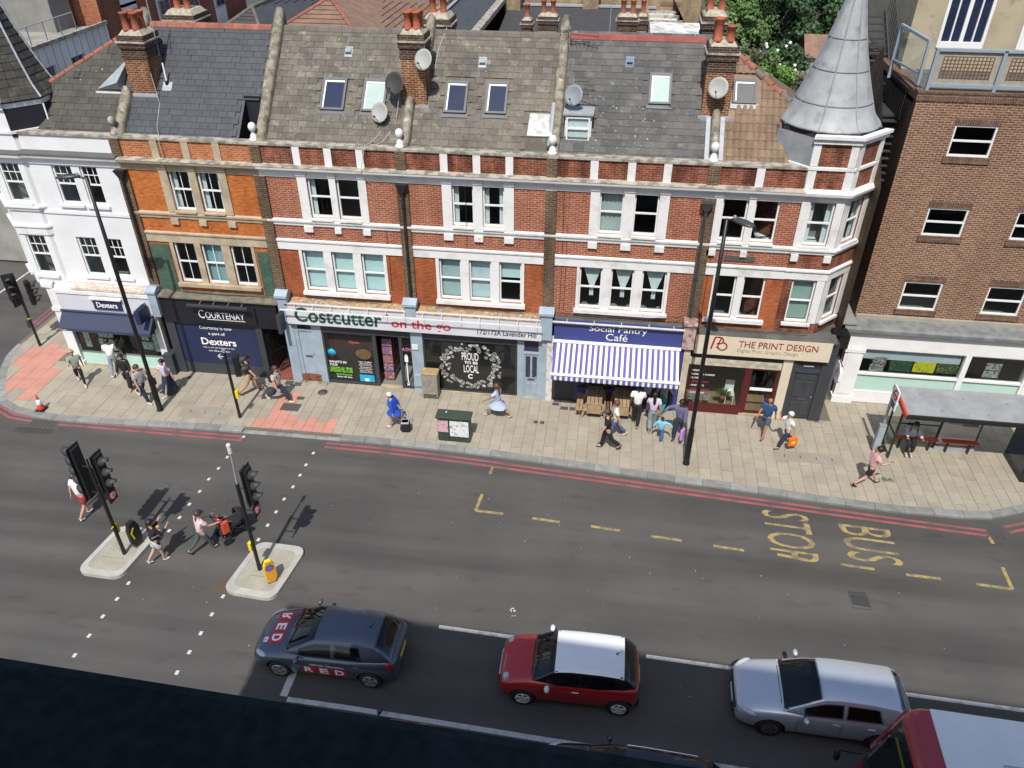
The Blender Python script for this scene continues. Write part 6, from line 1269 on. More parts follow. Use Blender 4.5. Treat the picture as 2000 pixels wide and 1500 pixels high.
for (a, c) in ((1.3, 8.4), (3.7, 8.4), (1.3, 5.3), (3.7, 5.3)):
    y0_ = wy0+a; xx = wx-.2; w = MB().box(xx, xx+.08, y0_, y0_+.07, c, c+1.05).box(xx, xx+.08, y0_+1.03, y0_+1.1, c, c+1.05).box(xx, xx+.08, y0_+.07, y0_+1.03, c+.98, c+1.05).box(xx, xx+.08, y0_+.07, y0_+1.03, c, c+.08).box(xx, xx+.07, y0_+.5, y0_+.57, c+.08, c+.98).build('window', M_rail, wb); MB().quad((xx+.02, y0_, c), (xx+.02, y0_+1.1, c), (xx+.02, y0_+1.1, c+1.05), (xx+.02, y0_, c+1.05)).build('pane', M_rlglass, w)
for k in range(13): yy = wy0+.3+k*.56; MB().box(wx, wx+.012, yy, yy+.03, 3, wz).build('panel_joint', mat('panel_joint', (.33, .34, .34), .9), wb)
r = MB()
for k in range(5): r.cyl((wx-.3, wy0+.4+k*1.2, wz), (wx-.3, wy0+.4+k*1.2, wz+.9), .025, n=6)
r.tube([(wx-.3, wy0+.4, wz+.9), (wx-.3, wy0+5.2, wz+.9)], .025, 6); r.build('roof_handrail', M_flash, wb)
MB().box(-36, -28.6, 14.2, 15.85, wz-.15, wz+2.1).build('roof_hut', mat('hut_grey', (.24, .235, .21), .9, var=.2), wb); MB().box(-36.3, -28.3, 13.9, 16.0, wz+2.1, wz+2.35).build('hut_roof', mat('hut_roof', (.10, .115, .12), .8), wb)
# red brick apartment block
rbk = empty('apartment_block', (-29, 22, 0), 0, 'red brick apartment block behind the leftmost chimney', 'building')
mb = MB(); ops = [(7.3, 8.35, 11.4, 12.7), (4.1, 5.1, 11.4, 12.7)]; wall_open(mb, 0, 13, 0, 15, ops, y=16.2, depth=.15); mb.v = [(v[0]-40.3, v[1], v[2]) for v in mb.v]; mb.build('front_wall', B_block, rbk)
for (a, b, c, d) in ops: w = MB().box(a-40.3, a-40.22, 16.25, 16.35, c, d).box(b-40.38, b-40.3, 16.25, 16.35, c, d).box(a-40.22, b-40.38, 16.25, 16.35, d-.08, d).box(a-40.22, b-40.38, 16.2, 16.35, c, c+.1).build('window', M_wframe, rbk); MB().quad((a-40.3, 16.32, c), (b-40.3, 16.32, c), (b-40.3, 16.32, d), (a-40.3, 16.32, d)).build('pane', M_rlglass, w); MB().box(a-40.4, b-40.2, 16.08, 16.2, c-.12, c).build('window_sill', M_white, rbk)
mb = MB().quad((-27.3, 34, 0), (-27.3, 16.2, 0), (-27.3, 16.2, 15), (-27.3, 34, 15)); mb.build('side_wall', brick('brick_block_shaded', (.27, .085, .05), (.21, .065, .04), (.26, .15, .10), sv=.2, msize=.010), rbk)  # darker copy of the front brick: the shade on this side is in the colour
for k in range(4):
    for q in range(2):
        y_ = 19.0+k*3.6; z_ = 9.3+q*2.9; MB().box(-27.32, -27.24, y_-.75, y_+.75, z_-1.5, z_+1.55).build('infill_panel', M_blockwhite, rbk); w = MB().box(-27.24, -27.18, y_-.62, y_+.62, z_-.4, z_+1.2).build('window', M_rail, rbk); MB().box(-27.18, -27.16, y_-.52, y_-.05, z_-.3, z_+1.1).build('pane', M_rlglass, w); MB().box(-27.18, -27.16, y_+.05, y_+.52, z_-.3, z_+1.1).build('pane', M_rlglass, w)
MB().quad((-40.3, 16.2, 15), (-27.3, 16.2, 15), (-27.3, 34, 15), (-40.3, 34, 15)).build('roof', M_felt_far, rbk)
# houses behind: hipped tile roof, slate roofs, flat-fronted terrace with chimneys
def hiproof(name, label, x0, x1, y0, y1, ze, zr, m, wallm, hip=2.5, ridge_m=None, slates_on=False):
    o = empty(name, ((x0+x1)/2, (y0+y1)/2, 0), 0, label, 'house', 'houses behind the terrace'); xm = (x0+x1)/2
    MB().prism([(x0+.2, y0+.2), (x1-.2, y0+.2), (x1-.2, y1), (x0+.2, y1)], 0, ze, cap=False).build('wall', wallm, o)
    A, B, C_, D = (x0, y0, ze), (x1, y0, ze), (x1, y1, ze), (x0, y1, ze); P, Q = (xm, y0+hip, zr), (xm, y1, zr)
    rf = MB().add([A, B, C_, D, P, Q], [(0, 1, 4), (1, 2, 5, 4), (3, 0, 4, 5), (2, 3, 5)]).build('roof', m, o)
    for (s, e) in ((A, P), (B, P), (P, Q)):
        s, e = Vector(s), Vector(e); n = max(2, int((e-s).length/.6))
        for k in range(n): MB().cyl(s.lerp(e, k/n), s.lerp(e, (k+.97)/n), .13, .14, 6).build('ridge_tile', ridge_m or M_ridge_r, rf)
    # courses of tiles as thin raised bands
    nrm = {}
    for (u, v, w_) in ((A, B, P), (B, C_, Q), (D, A, P)):
        u, v, w_ = Vector(u), Vector(v), Vector(w_); n = 14; fm = MB()
        top = P if (u[1] == v[1]) else None
        for k in range(1, n):
            t = k/n
            if top: a_, b_ = u.lerp(Vector(P), t), v.lerp(Vector(P), t)
            elif u[0] == x1: a_, b_ = u.lerp(Vector(P), t), v.lerp(Vector(Q), t)
            else: a_, b_ = u.lerp(Vector(Q), t), v.lerp(Vector(P), t)
            fm.beam(a_+Vector((0, 0, .03)), b_+Vector((0, 0, .03)), .03, .03)
        fm.build('tile_courses', mat(m.name+'_joint', (.07, .055, .045), .9), rf, kind='stuff')
    return o
hiproof('back_house', 'back house with a brown hipped tile roof and orange ridge behind the new slates', -25.0, -15.2, 25.0, 46, 6.6, 9.35, M_tile_far, B_yellow, hip=6.5)
hiproof('back_house', 'back house with dark slate roof beside the apartment block', -28.5, -22.6, 26, 50, 6.6, 8.7, M_slate_far, B_yellow, hip=5, ridge_m=M_ridge_g)
def monopitch(label, pts, m, wallm, seams=0, jm=None, thick=.25):
    c = sum((Vector(p) for p in pts), Vector())/len(pts); o = empty('back_house', (c.x, c.y, 0), 0, label, 'house', 'houses behind the terrace')
    rf = MB().extr(pts, (0, 0, -thick)).build('roof', m, o); MB().prism([(p[0]*.985+c.x*.015, p[1]*.985+c.y*.015) for p in pts], 0, min(p[2] for p in pts)-.02, cap=False).build('wall', wallm, o)
    P = [Vector(p) for p in pts]
    if seams:
        sm = MB()
        for k in range(1, seams): sm.beam(P[0].lerp(P[3], k/seams)+Vector((0, 0, .01)), P[1].lerp(P[2], k/seams)+Vector((0, 0, .01)), .03, .02)
        sm.build('slate_courses', jm or mat('far_joint', (.035, .037, .042), .9), rf, kind='stuff')
    return o, rf
o, rf = monopitch('back house with a blue-grey slate slope behind the middle chimney', [(-15.0, 20, 6.3), (-8.9, 20, 8.6), (-8.9, 50, 8.6), (-15.0, 50, 6.3)], M_slate_far, B_yellow, 22)
MB().beam((-8.9, 20, 8.68), (-8.9, 50, 8.68), .5, .3).build('parapet', M_coping, o); MB().beam((-15.05, 20, 6.6), (-15.05, 50, 6.6), .45, .8).build('valley_wall', B_yellow, o); MB().beam((-14.7, 20, 6.62), (-14.7, 50, 6.62), .35, .08).build('lead_flashing', M_flash, o)
o, rf = monopitch('low terrace with a dark felt roof and many chimney pots behind the red ridge', [(-8.6, 29, 6.9), (2.1, 29, 6.9), (2.1, 37.5, 8.1), (-8.6, 37.5, 8.1)], M_felt_far, B_yellow, 0)
MB().beam((-8.6, 37.6, 8.2), (2.1, 37.6, 8.2), .5, .12).build('lead_flashing', M_flash, o); MB().beam((-8.6, 28.9, 6.95), (2.1, 28.9, 6.95), .3, .4).build('parapet', B_yellow, o); MB().box(-8.6, 2.4, 38, 39.4, 0, 9.0).build('back_wall', B_yellow, o)
def far_chimney(o, x, y, zb, zt, n): chimney(o, x-.28*n, x+.28*n, y, y+.8, zb, zt, [(x-.28*n+.28+.56*k, y+.4, .75) for k in range(n)], bk=B_yellow, pot_r=.15, corbel=.07)
far_chimney(o, -5.9, 25.5, 4, 9.3, 1); far_chimney(o, -4.6, 25.2, 4, 9.6, 2); far_chimney(o, .1, 24.0, 4, 9.9, 2); far_chimney(o, 1.0, 26, 4, 9.6, 1); far_chimney(o, -2.6, 37.2, 7, 9.8, 2); far_chimney(o, -8.2, 36.5, 6, 9.5, 2)
for k in range(3): MB().tube([(-.9+k*.6, 25.5, 8.2), (-.9+k*.6, 25.5, 10.3)], .025, 5).build('aerial_mast', M_dish, o)
o2, rf = monopitch('far house with brown tile roof beyond the chimney row', [(-9, 40, 8.2), (4, 40, 8.2), (4, 47, 10.2), (-9, 47, 10.2)], M_tile_far, B_yellow, 14, mat('far_tile_joint', (.10, .07, .05), .9))
far_chimney(o2, -6, 43, 8, 11, 3); far_chimney(o2, 0, 43, 8, 11, 2)
hiproof('back_house', 'distant house with grey tile roof at the top edge left of the middle', -32, -24, 50, 75, 6.5, 9.2, M_tile_grey, B_yellow, hip=4, ridge_m=M_ridge_g)
hiproof('back_house', 'distant house with grey tile roof at the top edge in the middle', -16, -6, 52, 75, 6.5, 9.4, M_tile_grey, B_yellow, hip=4, ridge_m=M_ridge_g)
hiproof('back_house', 'distant house with brown tile roof at the top edge behind the white sheds', -3, 7, 56, 80, 6.5, 9.4, M_tile_far, B_yellow, hip=4)
# white-painted rear additions with stepped flat roofs
wr = empty('rear_addition', (2.4, 20, 0), 0, 'white painted stepped rear roofs behind the right chimney', 'building', 'white rear roofs')
M_wroof = mat('white_roof_paint', (.66, .66, .63), .7, c2=(.42, .40, .36), scale=2.5, lo=.45, hi=.62)
MB().box(1.4, 3.2, 12, 14, 0, 11.2).build('flat_roof', M_wroof, wr); MB().box(1.1, 3.4, 11.7, 14.2, 11.2, 11.45).build('parapet', M_wroof, wr)
for k in range(5): MB().box(1.5, 3.3, 18+k*4.5, 22.3+k*4.5, 0, 9.6-k*.5).build('flat_roof', M_wroof, wr); MB().box(1.3, 3.5, 22.3+k*4.5, 22.6+k*4.5, 0, 9.75-k*.5).build('party_wall', M_coping, wr)
MB().box(1.2, 1.5, 15, 44, 0, 8.6).build('side_wall', B_yellow, wr); MB().add([(3.4, 12, 0), (4.4, 12, 0), (4.4, 44, 0), (3.4, 44, 0), (3.4, 12, 10.4), (4.4, 12, 8.8), (4.4, 44, 6.6), (3.4, 44, 8.2)], [(0, 1, 5, 4), (1, 2, 6, 5), (4, 5, 6, 7), (2, 3, 7, 6)]).build('lean_to_roof', M_tile_grey, wr)
MB().tube([(4.1, 13, 8), (4.1, 13, 11.4)], .1, 8).build('flue', M_pipe, wr)
# brick house row on the right with white windows
rr = empty('back_house', (24, 62, 0), 0, 'dark brick back house with white sash windows beside the turret tip', 'house', 'houses behind the terrace')
B_dark = brick('brick_dark', (.11, .075, .055), (.08, .058, .045), (.15, .12, .09), sv=.3, msize=.01)
MB().quad((19.5, 90, 0), (19.5, 60, 0), (19.5, 60, 12), (19.5, 90, 12)).build('side_wall', B_dark, rr); MB().quad((19.5, 60, 0), (32, 60, 0), (32, 60, 12), (19.5, 60, 12)).build('front_wall', B_yellow, rr)
MB().quad((19.5, 60, 12), (32, 60, 12), (32, 90, 12), (19.5, 90, 12)).build('roof', M_slate_far, rr)
for k in range(6):
    for q in range(4):
        y_, z_ = 62+k*4.6, .6+q*2.6; w = MB().box(19.36, 19.5, y_-.75, y_-.6, z_, z_+1.9).box(19.36, 19.5, y_+.6, y_+.75, z_, z_+1.9).box(19.36, 19.5, y_-.6, y_+.6, z_+1.78, z_+1.9).box(19.36, 19.5, y_-.6, y_+.6, z_, z_+.12).box(19.38, 19.49, y_-.6, y_+.6, z_+.9, z_+1.0).build('window', M_wframe, rr); MB().quad((19.45, y_+.6, z_+.1), (19.45, y_-.6, z_+.1), (19.45, y_-.6, z_+1.8), (19.45, y_+.6, z_+1.8)).build('pane', M_rlglass, w)
sh = empty('garden_shed', (17.3, 52, 0), 0, 'small garden shed with brown pitched roof beside the turret', 'shed')
MB().box(16.0, 19.2, 50, 54, 0, 2.6).build('wall', M_woodgrey, sh); MB().add([(15.7, 49.7, 2.5), (19.4, 49.7, 2.5), (19.4, 52, 4.0), (15.7, 52, 4.0), (19.4, 54.3, 2.5), (15.7, 54.3, 2.5)], [(0, 1, 2, 3), (3, 2, 4, 5)]).build('roof', M_tile_far, sh)
fn = empty('garden_fence', (14, 49, 0), 0, 'grey timber garden fence beside the turret', 'fence')
for k in range(22): MB().box(10+k*.42, 10.38+k*.42, 47.5, 47.56, 0, 1.9).build('fence_board', M_woodgrey, fn)
MB().box(10, 19.3, 47.56, 47.62, .4, .5).build('rail', M_woodgrey, fn)
# trees and hedges
M_bark = mat('bark', (.09, .07, .05), .9)
LEAF = {k: mat('leaf_'+k, c, .6, rnd=0, isl=.35, c2=c2, scale=.6, fvar=.0) for k, c, c2 in (('dark', (.042, .095, .026), (.024, .062, .018)), ('mid', (.085, .155, .032), (.05, .105, .024)), ('bright', (.12, .24, .03), (.07, .16, .02)), ('olive', (.10, .115, .045), (.065, .08, .03)))}
def tree(name, label, x, y, h, rx, ry, rz, n, leaf, cat='tree', trunk=True, size=.22, z0=None, flowers=None, clumps=26):
    o = empty(name, (x, y, 0), 0, label, cat, 'garden trees and shrubs'); rs = random.Random(hash((round(x, 1), round(y, 1))) % 1000); cz = h-rz if z0 is None else z0
    if trunk:
        t = MB().cyl((x, y, 0), (x+.1, y, cz), .22, .12, 8)
        for k in range(7): a = rs.uniform(0, 6.28); e = (x+math.cos(a)*rx*.65, y+math.sin(a)*ry*.65, cz+rs.uniform(-.2, .6)*rz); t.cyl((x+.05, y, cz*rs.uniform(.55, .9)), e, .08, .03, 6)
        t.build('trunk', M_bark, o)
    cl = []
    for k in range(clumps):
        v = Vector((rs.gauss(0, 1), rs.gauss(0, 1), rs.gauss(0, 1))).normalized()*rs.uniform(.45, .95); cl.append((Vector((x+v.x*rx, y+v.y*ry, cz+v.z*rz)), rs.uniform(.22, .42)))
    mb = MB()
    for k in range(n):
        c, s = rs.choice(cl); v = Vector((rs.gauss(0, 1), rs.gauss(0, 1), rs.gauss(0, 1))).normalized()*(rs.random()**.4); p = c+Vector((v.x*rx*s, v.y*ry*s, v.z*rz*s))
        if p.z < .05: continue
        nn = (v+Vector((0, -.3, .6))+Vector((rs.gauss(0, .5), rs.gauss(0, .5), rs.gauss(0, .5)))).normalized(); a = nn.orthogonal().normalized(); a.rotate(Matrix.Rotation(rs.uniform(0, 6.28), 3, nn)); b = nn.cross(a); q = size*rs.uniform(.6, 1.3)
        mb.add([p-a*q, p+b*q*.5, p+a*q, p-b*q*.5], [(0, 1, 2, 3)])
    mb.build('crown', LEAF[leaf], o, kind='stuff')
    if flowers:
        f = MB()
        for k in range(flowers): c, s = rs.choice(cl); p = c+Vector((rs.gauss(0, .3)*rx*s, -ry*s*.9, rs.gauss(.3, .4)*rz*s)); f.sphere(p, .16, n=5, m=3)
        f.build('blossom', M_txtwhite, o, kind='stuff')
    return o
tree('broadleaf_tree', 'tall dark green tree right of the rear chimney at the top edge', 15.5, 66, 11, 5.5, 5, 5.0, 9000, 'dark')
tree('broadleaf_tree', 'dark green tree in front of the dark brick back house', 18.0, 60, 8, 3.6, 3.5, 3.6, 6000, 'dark')
tree('broadleaf_tree', 'mid green tree nearest the chimney pots of the turret house', 9.6, 53, 7.5, 3.4, 3.2, 3.2, 7000, 'mid')
tree('broadleaf_tree', 'light green small tree left of the dark tree behind the pots', 11.5, 60, 7.5, 2.6, 3.2, 2.6, 4500, 'mid')
tree('leafy_shrub', 'olive green loose shrub behind the tiled hip roof', 9.6, 42, 4.0, 3.0, 2.6, 2.2, 6000, 'olive', 'shrub', False, .16, z0=2.6)
tree('leafy_shrub', 'bright lime green rounded bush behind the tiled hip roof', 11.9, 41.5, 4.0, 1.5, 1.8, 2.2, 6000, 'bright', 'shrub', False, .12, z0=2.4, clumps=40)
tree('leafy_shrub', 'dark shrub dotted with white blossom behind the lime green bush', 13.9, 50, 3.5, 2.4, 2.2, 1.9, 4500, 'dark', 'shrub', False, .16, z0=2.1, flowers=45)
tree('leafy_shrub', 'reddish olive shrub in front of the grey fence', 14.4, 43.5, 2.6, 1.5, 1.3, 1.3, 2600, 'olive', 'shrub', False, .13, z0=1.3)
tree('leafy_shrub', 'low grassy green shrub just above the hip ridge', 13.2, 38, 1.4, 2.4, 2.2, .8, 3000, 'bright', 'shrub', False, .12, z0=.6)
tree('leafy_shrub', 'dark ivy shrub in shade beside the lime bush', 13.0, 42.5, 2.6, 1.0, 1.2, 1.6, 1600, 'dark', 'shrub', False, .14, z0=1.2)
# ================================================================ street furniture
M_post = mat('lamp_post_black', (.012, .012, .012), .4, spec=.4); M_sig = mat('signal_black', (.014, .015, .016), .5); M_visor = mat('signal_visor', (.045, .047, .05), .6); M_hivis = mat('button_box_yellow', (.80, .62, .01), .5, var=.05)
M_blue_disc = mat('sign_blue', (.03, .06, .40), .4); M_signred = mat('sign_red', (.50, .02, .03), .4); M_orange_b = mat('bollard_amber', (.75, .30, .015), .45, var=.1)
def lamp_post(x, y, h, d, label):
    o = empty('lamp_post', (x, y, 0), 0, label, 'lamp post', 'black street lamp posts'); d = Vector(d)
    MB().lathe([(.13, 0), (.13, .04), (.105, .06), (.105, 1.5), (.10, 1.56), (.075, 1.62), (.072, h*.6), (.055, h)], (x, y, 0), 12).build('column', M_post, o)
    MB().box(x-.05, x+.05, y-.112, y-.10, .5, 1.1).build('service_door', M_post, o)
    p = Vector((x, y, h-.02)); q = p+d*.25+Vector((0, 0, .06)); MB().cyl(p, q, .035, n=8).build('bracket', M_post, o)
    u = d.normalized(); s = Vector((-u.y, u.x, 0)); L, w = .72, .17; a = q-u*.05
    prof = [(-.02, .06, .05), (.12, .13, .09), (.4, .17, .085), (.62, .14, .06), (.72, .06, .03)]; vs = []
    for (t, ww, hh) in prof: c = a+u*t; vs += [c-s*ww, c-s*ww*.7+Vector((0, 0, hh)), c+s*ww*.7+Vector((0, 0, hh)), c+s*ww]
    fs = [(k*4+i, (k+1)*4+i, (k+1)*4+i+1, k*4+i+1) for k in range(4) for i in range(3)]+[(k*4+3, (k+1)*4+3, (k+1)*4, k*4) for k in range(4)]+[(0, 1, 2, 3), (19, 18, 17, 16)]
    MB().add(vs, fs, 0, True).build('lantern', mat('lantern_grey', (.05, .055, .06), .4), o)
    c = a+u*.35; MB().cyl(c+Vector((0, 0, -.03)), c, .12, n=10).build('lamp_glass', mat('lamp_glass', (.4, .42, .42), .2), o)
    MB().cyl(q+Vector((0, 0, .06)), q+Vector((0, 0, .14)), .04, n=8).build('photocell', M_flash, o); return o
lamp_post(-16.92, -2.75, 9.40, (-.96, -.25, 0), 'tall black lamp post in front of the white corner house')
lamp_post(3.37, -3.24, 9.36, (.75, -.65, 0), 'tall black lamp post between the cafe awning and the cream fascia')
def head(o, x, y, z0, f, n=3, sep=.32, big=True, w=.2, board=True):
    """signal head facing f; z0 is the bottom"""
    f = Vector(f).normalized(); s = Vector((-f.y, f.x, 0)); H = n*sep+.04; c = Vector((x, y, z0))
    hd = MB().obox(c-s*.15-f*.10, s*.30, f*.20, (0, 0, H)).build('signal_head', M_sig, o)
    if board: MB().obox(c-s*.24-f*.005+Vector((0, 0, -.06)), s*.48, f*.012, (0, 0, H+.12)).build('backing_board', M_sig, hd)
    for k in range(n):
        p = c+Vector((0, 0, .02+sep*(k+.5)))+f*.10; m = 12; rr = .125; vs = []; L0, L1 = .28, .16
        for i in range(m+1):
            t = math.pi*(-.18)+math.pi*1.36*i/m; q = s*math.cos(t)*rr+Vector((0, 0, math.sin(t)*rr)); vs.append(p+q); vs.append(p+q+f*(L1+(L0-L1)*max(0, math.sin(t))))
        v = MB().add(vs, [(2*i, 2*i+1, 2*i+3, 2*i+2) for i in range(m)], 0, True).build('visor', M_visor, hd); sd = v.modifiers.new('t', 'SOLIDIFY'); sd.thickness = .01
        MB().cyl(p-f*.01, p+f*.012, .10, n=12).build('signal_lens', mat('lens_off', (.02, .02, .02), .25), hd)
    return hd
def disc_sign(o, p, f, r=.15, mark=True):
    f = Vector(f).normalized(); p = Vector(p); s = Vector((-f.y, f.x, 0)); MB().obox(p-s*.17+Vector((0, 0, -.22)), s*.34, f*.05, (0, 0, .42)).build('sign_box', M_sig, o)
    MB().cyl(p+f*.05, p+f*.062, r, n=18).build('sign_ring', M_signred, o); MB().cyl(p+f*.062, p+f*.066, r*.72, n=18).build('sign_face', M_txtwhite, o)
    g = p+f*.068; MB().beam(g+s*.02-Vector((0, 0, .07)), g+s*.02+Vector((0, 0, .03)), .02, .004).beam(g+s*.02+Vector((0, 0, .03)), g-s*.07+Vector((0, 0, .03)), .004, .02).beam(g-s*.08-Vector((0, 0, .08)), g+s*.08+Vector((0, 0, .08)), .02, .004).build('turn_mark', M_signred, o)
def signal_pole(o, x, y, h, z=ZR, r=.057): MB().cyl((x, y, z), (x, y, h), r, n=12).cyl((x, y, z), (x, y, z+.25), r*1.12, n=12).build('pole', M_sig, o)
def push_box(o, x, y, z, f, m=None):
    f = Vector(f).normalized(); s = Vector((-f.y, f.x, 0)); c = Vector((x, y, z))+f*.05; MB().obox(c-s*.07, s*.14, f*.11, (0, 0, .32)).build('push_button_box', m or M_hivis, o); return c
IZ = ZR+.12
o = empty('traffic_signal', (-14.31, -9.99, IZ), 0, 'tall twin-headed black traffic signal on the left island', 'traffic light', 'traffic signals'); signal_pole(o, -14.31, -9.99, 3.55, IZ)
head(o, -14.66, -9.95, 2.42, (-1, .1, 0), 5, .36); head(o, -13.98, -10.0, 2.86, (1, -.05, 0), 3, .40); disc_sign(o, (-13.96, -10.0, 2.58), (1, -.05, 0))
MB().tube([(-14.31, -9.99, 3.9), (-14.31, -9.99, 3.5)], .03, 6).tube([(-14.31, -9.99, 3.6), (-14.6, -9.97, 3.6)], .025, 6).tube([(-14.31, -9.99, 2.6), (-14.6, -9.97, 2.6)], .025, 6).tube([(-14.31, -9.99, 3.7), (-14.0, -10, 3.7)], .025, 6).tube([(-14.31, -9.99, 2.9), (-14.0, -10, 2.9)], .025, 6).build('head_bracket', M_sig, o)
push_box(o, -14.31, -9.99, .9, (-.2, 1, 0)); MB().beam((-14.36, -10.06, 1.18), (-14.26, -10.06, 1.28), .03, .01, up=(0, 1, 0)).build('chevron', M_hivis, o)
o = empty('traffic_signal', (-9.85, -10.05, IZ), 0, 'single-headed black traffic signal with camera mast on the right island', 'traffic light', 'traffic signals'); signal_pole(o, -9.85, -10.05, 3.55, IZ)
head(o, -9.50, -10.05, 2.92, (1, -.05, 0), 3, .40); disc_sign(o, (-9.48, -10.05, 2.62), (1, -.05, 0)); MB().cyl((-9.85, -10.05, 3.5), (-9.80, -10.05, 4.75), .028, .02, 8).build('mast', M_flash, o)
MB().cyl((-9.80, -10.05, 4.68), (-9.80, -10.05, 4.92), .06, n=10).sphere((-9.80, -10.05, 4.95), .07, n=8, m=5).build('detector_camera', M_white, o)
MB().tube([(-9.85, -10.05, 3.4), (-9.52, -10.05, 3.4)], .025, 6).tube([(-9.85, -10.05, 2.55), (-9.52, -10.05, 2.55)], .025, 6).build('head_bracket', M_sig, o); push_box(o, -9.85, -10.05, .85, (-1, .3, 0))
o = empty('traffic_signal', (-13.63, -2.78, 0), 0, 'black traffic signal on the pavement in front of the navy window panel', 'traffic light', 'traffic signals'); signal_pole(o, -13.63, -2.78, 3.0, 0)
head(o, -13.28, -2.7, 1.98, (1, .3, 0), 2, .40, board=False); MB().tube([(-13.63, -2.78, 2.7), (-13.3, -2.7, 2.7)], .025, 6).tube([(-13.63, -2.78, 2.1), (-13.3, -2.7, 2.1)], .025, 6).build('head_bracket', M_sig, o); push_box(o, -13.63, -2.78, .95, (1, .2, 0)); MB().cyl((-13.63, -2.78, 3.0), (-13.63, -2.78, 3.12), .065, n=10).build('pole_cap', M_lead, o)
o = empty('traffic_signal', (-24.5, 1.0, 0), 0, 'black traffic signal at the far left corner of the side street', 'traffic light', 'traffic signals'); signal_pole(o, -24.5, 1.0, 3.4, 0)
head(o, -24.45, .7, 2.55, (.6, -.8, 0), 3, .34); head(o, -24.8, 1.1, 2.0, (-.9, .2, 0), 3, .34); head(o, -24.2, 1.25, 2.0, (.8, .6, 0), 3, .34); push_box(o, -24.5, 1.0, 1.0, (-.5, -.8, 0), M_visor); MB().cyl((-24.5, 1, 1.38), (-24.5, 1, 1.42), .062, n=10).build('band', M_hivis, o)
# keep-left bollards
def bollard(x, y, label, rz, amber):
    o = empty('island_bollard', (x, y, IZ), rz, label, 'bollard', 'island bollards')
    pr = [(-.10, .0), (-.20, .22), (-.20, .72), (-.10, .98), (.10, .98), (.20, .72), (.20, .22), (.10, .0)]
    MB().extr([(a, -.07, b) for a, b in pr], (0, .14, 0)).build('body', M_sig if not amber else M_hivis, o, local=True)
    MB().extr([(a*.86, -.085, .02+b*.96) for a, b in pr], (0, .014, 0)).build('face_panel', M_orange_b if amber else M_sig, o, local=True)
    if amber: MB().cyl((0, -.086, .70), (0, -.094, .70), .145, n=18).build('blue_disc', M_blue_disc, o, local=True); MB().cyl((0, -.0935, .70), (0, -.0955, .70), .115, n=18).build('disc_field', mat('sign_violet', (.14, .14, .42), .4), o, local=True)
    else: MB().beam((-.15, -.09, .62), (-.02, -.09, .78), .05, .01, up=(0, 1, 0)).beam((-.15, -.09, .62), (-.10, -.09, .36), .05, .01, up=(0, 1, 0)).build('chevron', M_hivis, o, local=True)
    MB().box(-.16, .16, -.1, .1, -.001, .03).build('base_plate', M_iron, o, local=True); return o
bollard(-9.30, -10.42, 'yellow and amber bollard with blue disc on the right island', R(38), True).scale = (.85, .85, .9); bollard(-14.10, -9.55, 'black-backed bollard with yellow edge on the left island', R(75), False)
# telecom cabinet with torn stickers
cb = empty('telecom_cabinet', (-5.15, -3.0, 0), 0, 'dark green telecom cabinet plastered with torn white and pink stickers', 'cabinet')
M_cab = mat('cabinet_green', (.040, .060, .042), .5, var=.2); MB().bbox(-5.72, -4.52, -3.16, -2.76, .05, 1.06, .02).build('body', M_cab, cb); MB().bbox(-5.78, -4.46, -3.22, -2.70, 1.06, 1.16, .03).build('lid', M_cab, cb); MB().box(-5.68, -4.56, -3.13, -2.79, 0, .06).build('plinth', M_iron, cb)
MB().box(-5.30, -5.285, -3.172, -3.16, .1, 1.04).build('door_gap', M_black, cb)
M_st1 = mat('torn_sticker', (.70, .72, .72), .8, c2=(.30, .33, .36), scale=7, lo=.5, hi=.64); M_st2 = mat('pink_sticker', (.60, .38, .42), .8, c2=(.30, .18, .22), scale=9, lo=.55, hi=.62)
MB().box(-5.26, -4.56, -3.170, -3.163, .28, .98).build('sticker', M_st1, cb); MB().box(-5.70, -5.32, -3.170, -3.163, .45, .98).build('sticker', M_st2, cb)
MB().box(-5.45, -5.40, -2.9, -2.85, 1.161, 1.166).build('lid_scuff', M_txtwhite, cb)
# a box shape by the pillar: old A-board / chiller carcass turned to the wall
fb = empty('chiller_cabinet', (-6.58, -.55, 0), 0, 'grey upright cabinet with wooden top leaning beside the shop pillar', 'cabinet')
MB().bbox(-6.90, -6.26, -.62, -.20, .06, 1.15, .03).build('body', mat('cabinet_beige', (.30, .28, .24), .8, c2=(.22, .20, .17), scale=6), fb); MB().bbox(-6.92, -6.24, -.64, -.18, 1.15, 1.22, .02).build('top', mat('worn_wood', (.42, .30, .14), .8, var=.3, scale=7), fb); MB().box(-6.84, -6.32, -.635, -.621, .12, .24).build('rust_strip', M_cover, fb)
for xx in (-6.86, -6.36): MB().box(xx, xx+.07, -.58, -.5, 0, .06).build('foot', M_black, fb)
# traffic cone
cn = empty('traffic_cone', (-21.54, -3.34, 0), 0, 'orange and white traffic cone on the corner pavement', 'cone')
MB().bbox(-21.72, -21.36, -3.52, -3.16, 0, .05, .02).build('base', M_black, cn); MB().lathe([(.15, .05), (.13, .12), (.035, .68), (.02, .70)], (-21.54, -3.34, 0), 14).build('body', mat('cone_red', (.55, .06, .03), .5), cn)
MB().lathe([(.104, .27), (.107, .272), (.069, .50), (.066, .502)], (-21.54, -3.34, 0), 14).build('reflective_band', M_txtwhite, cn)
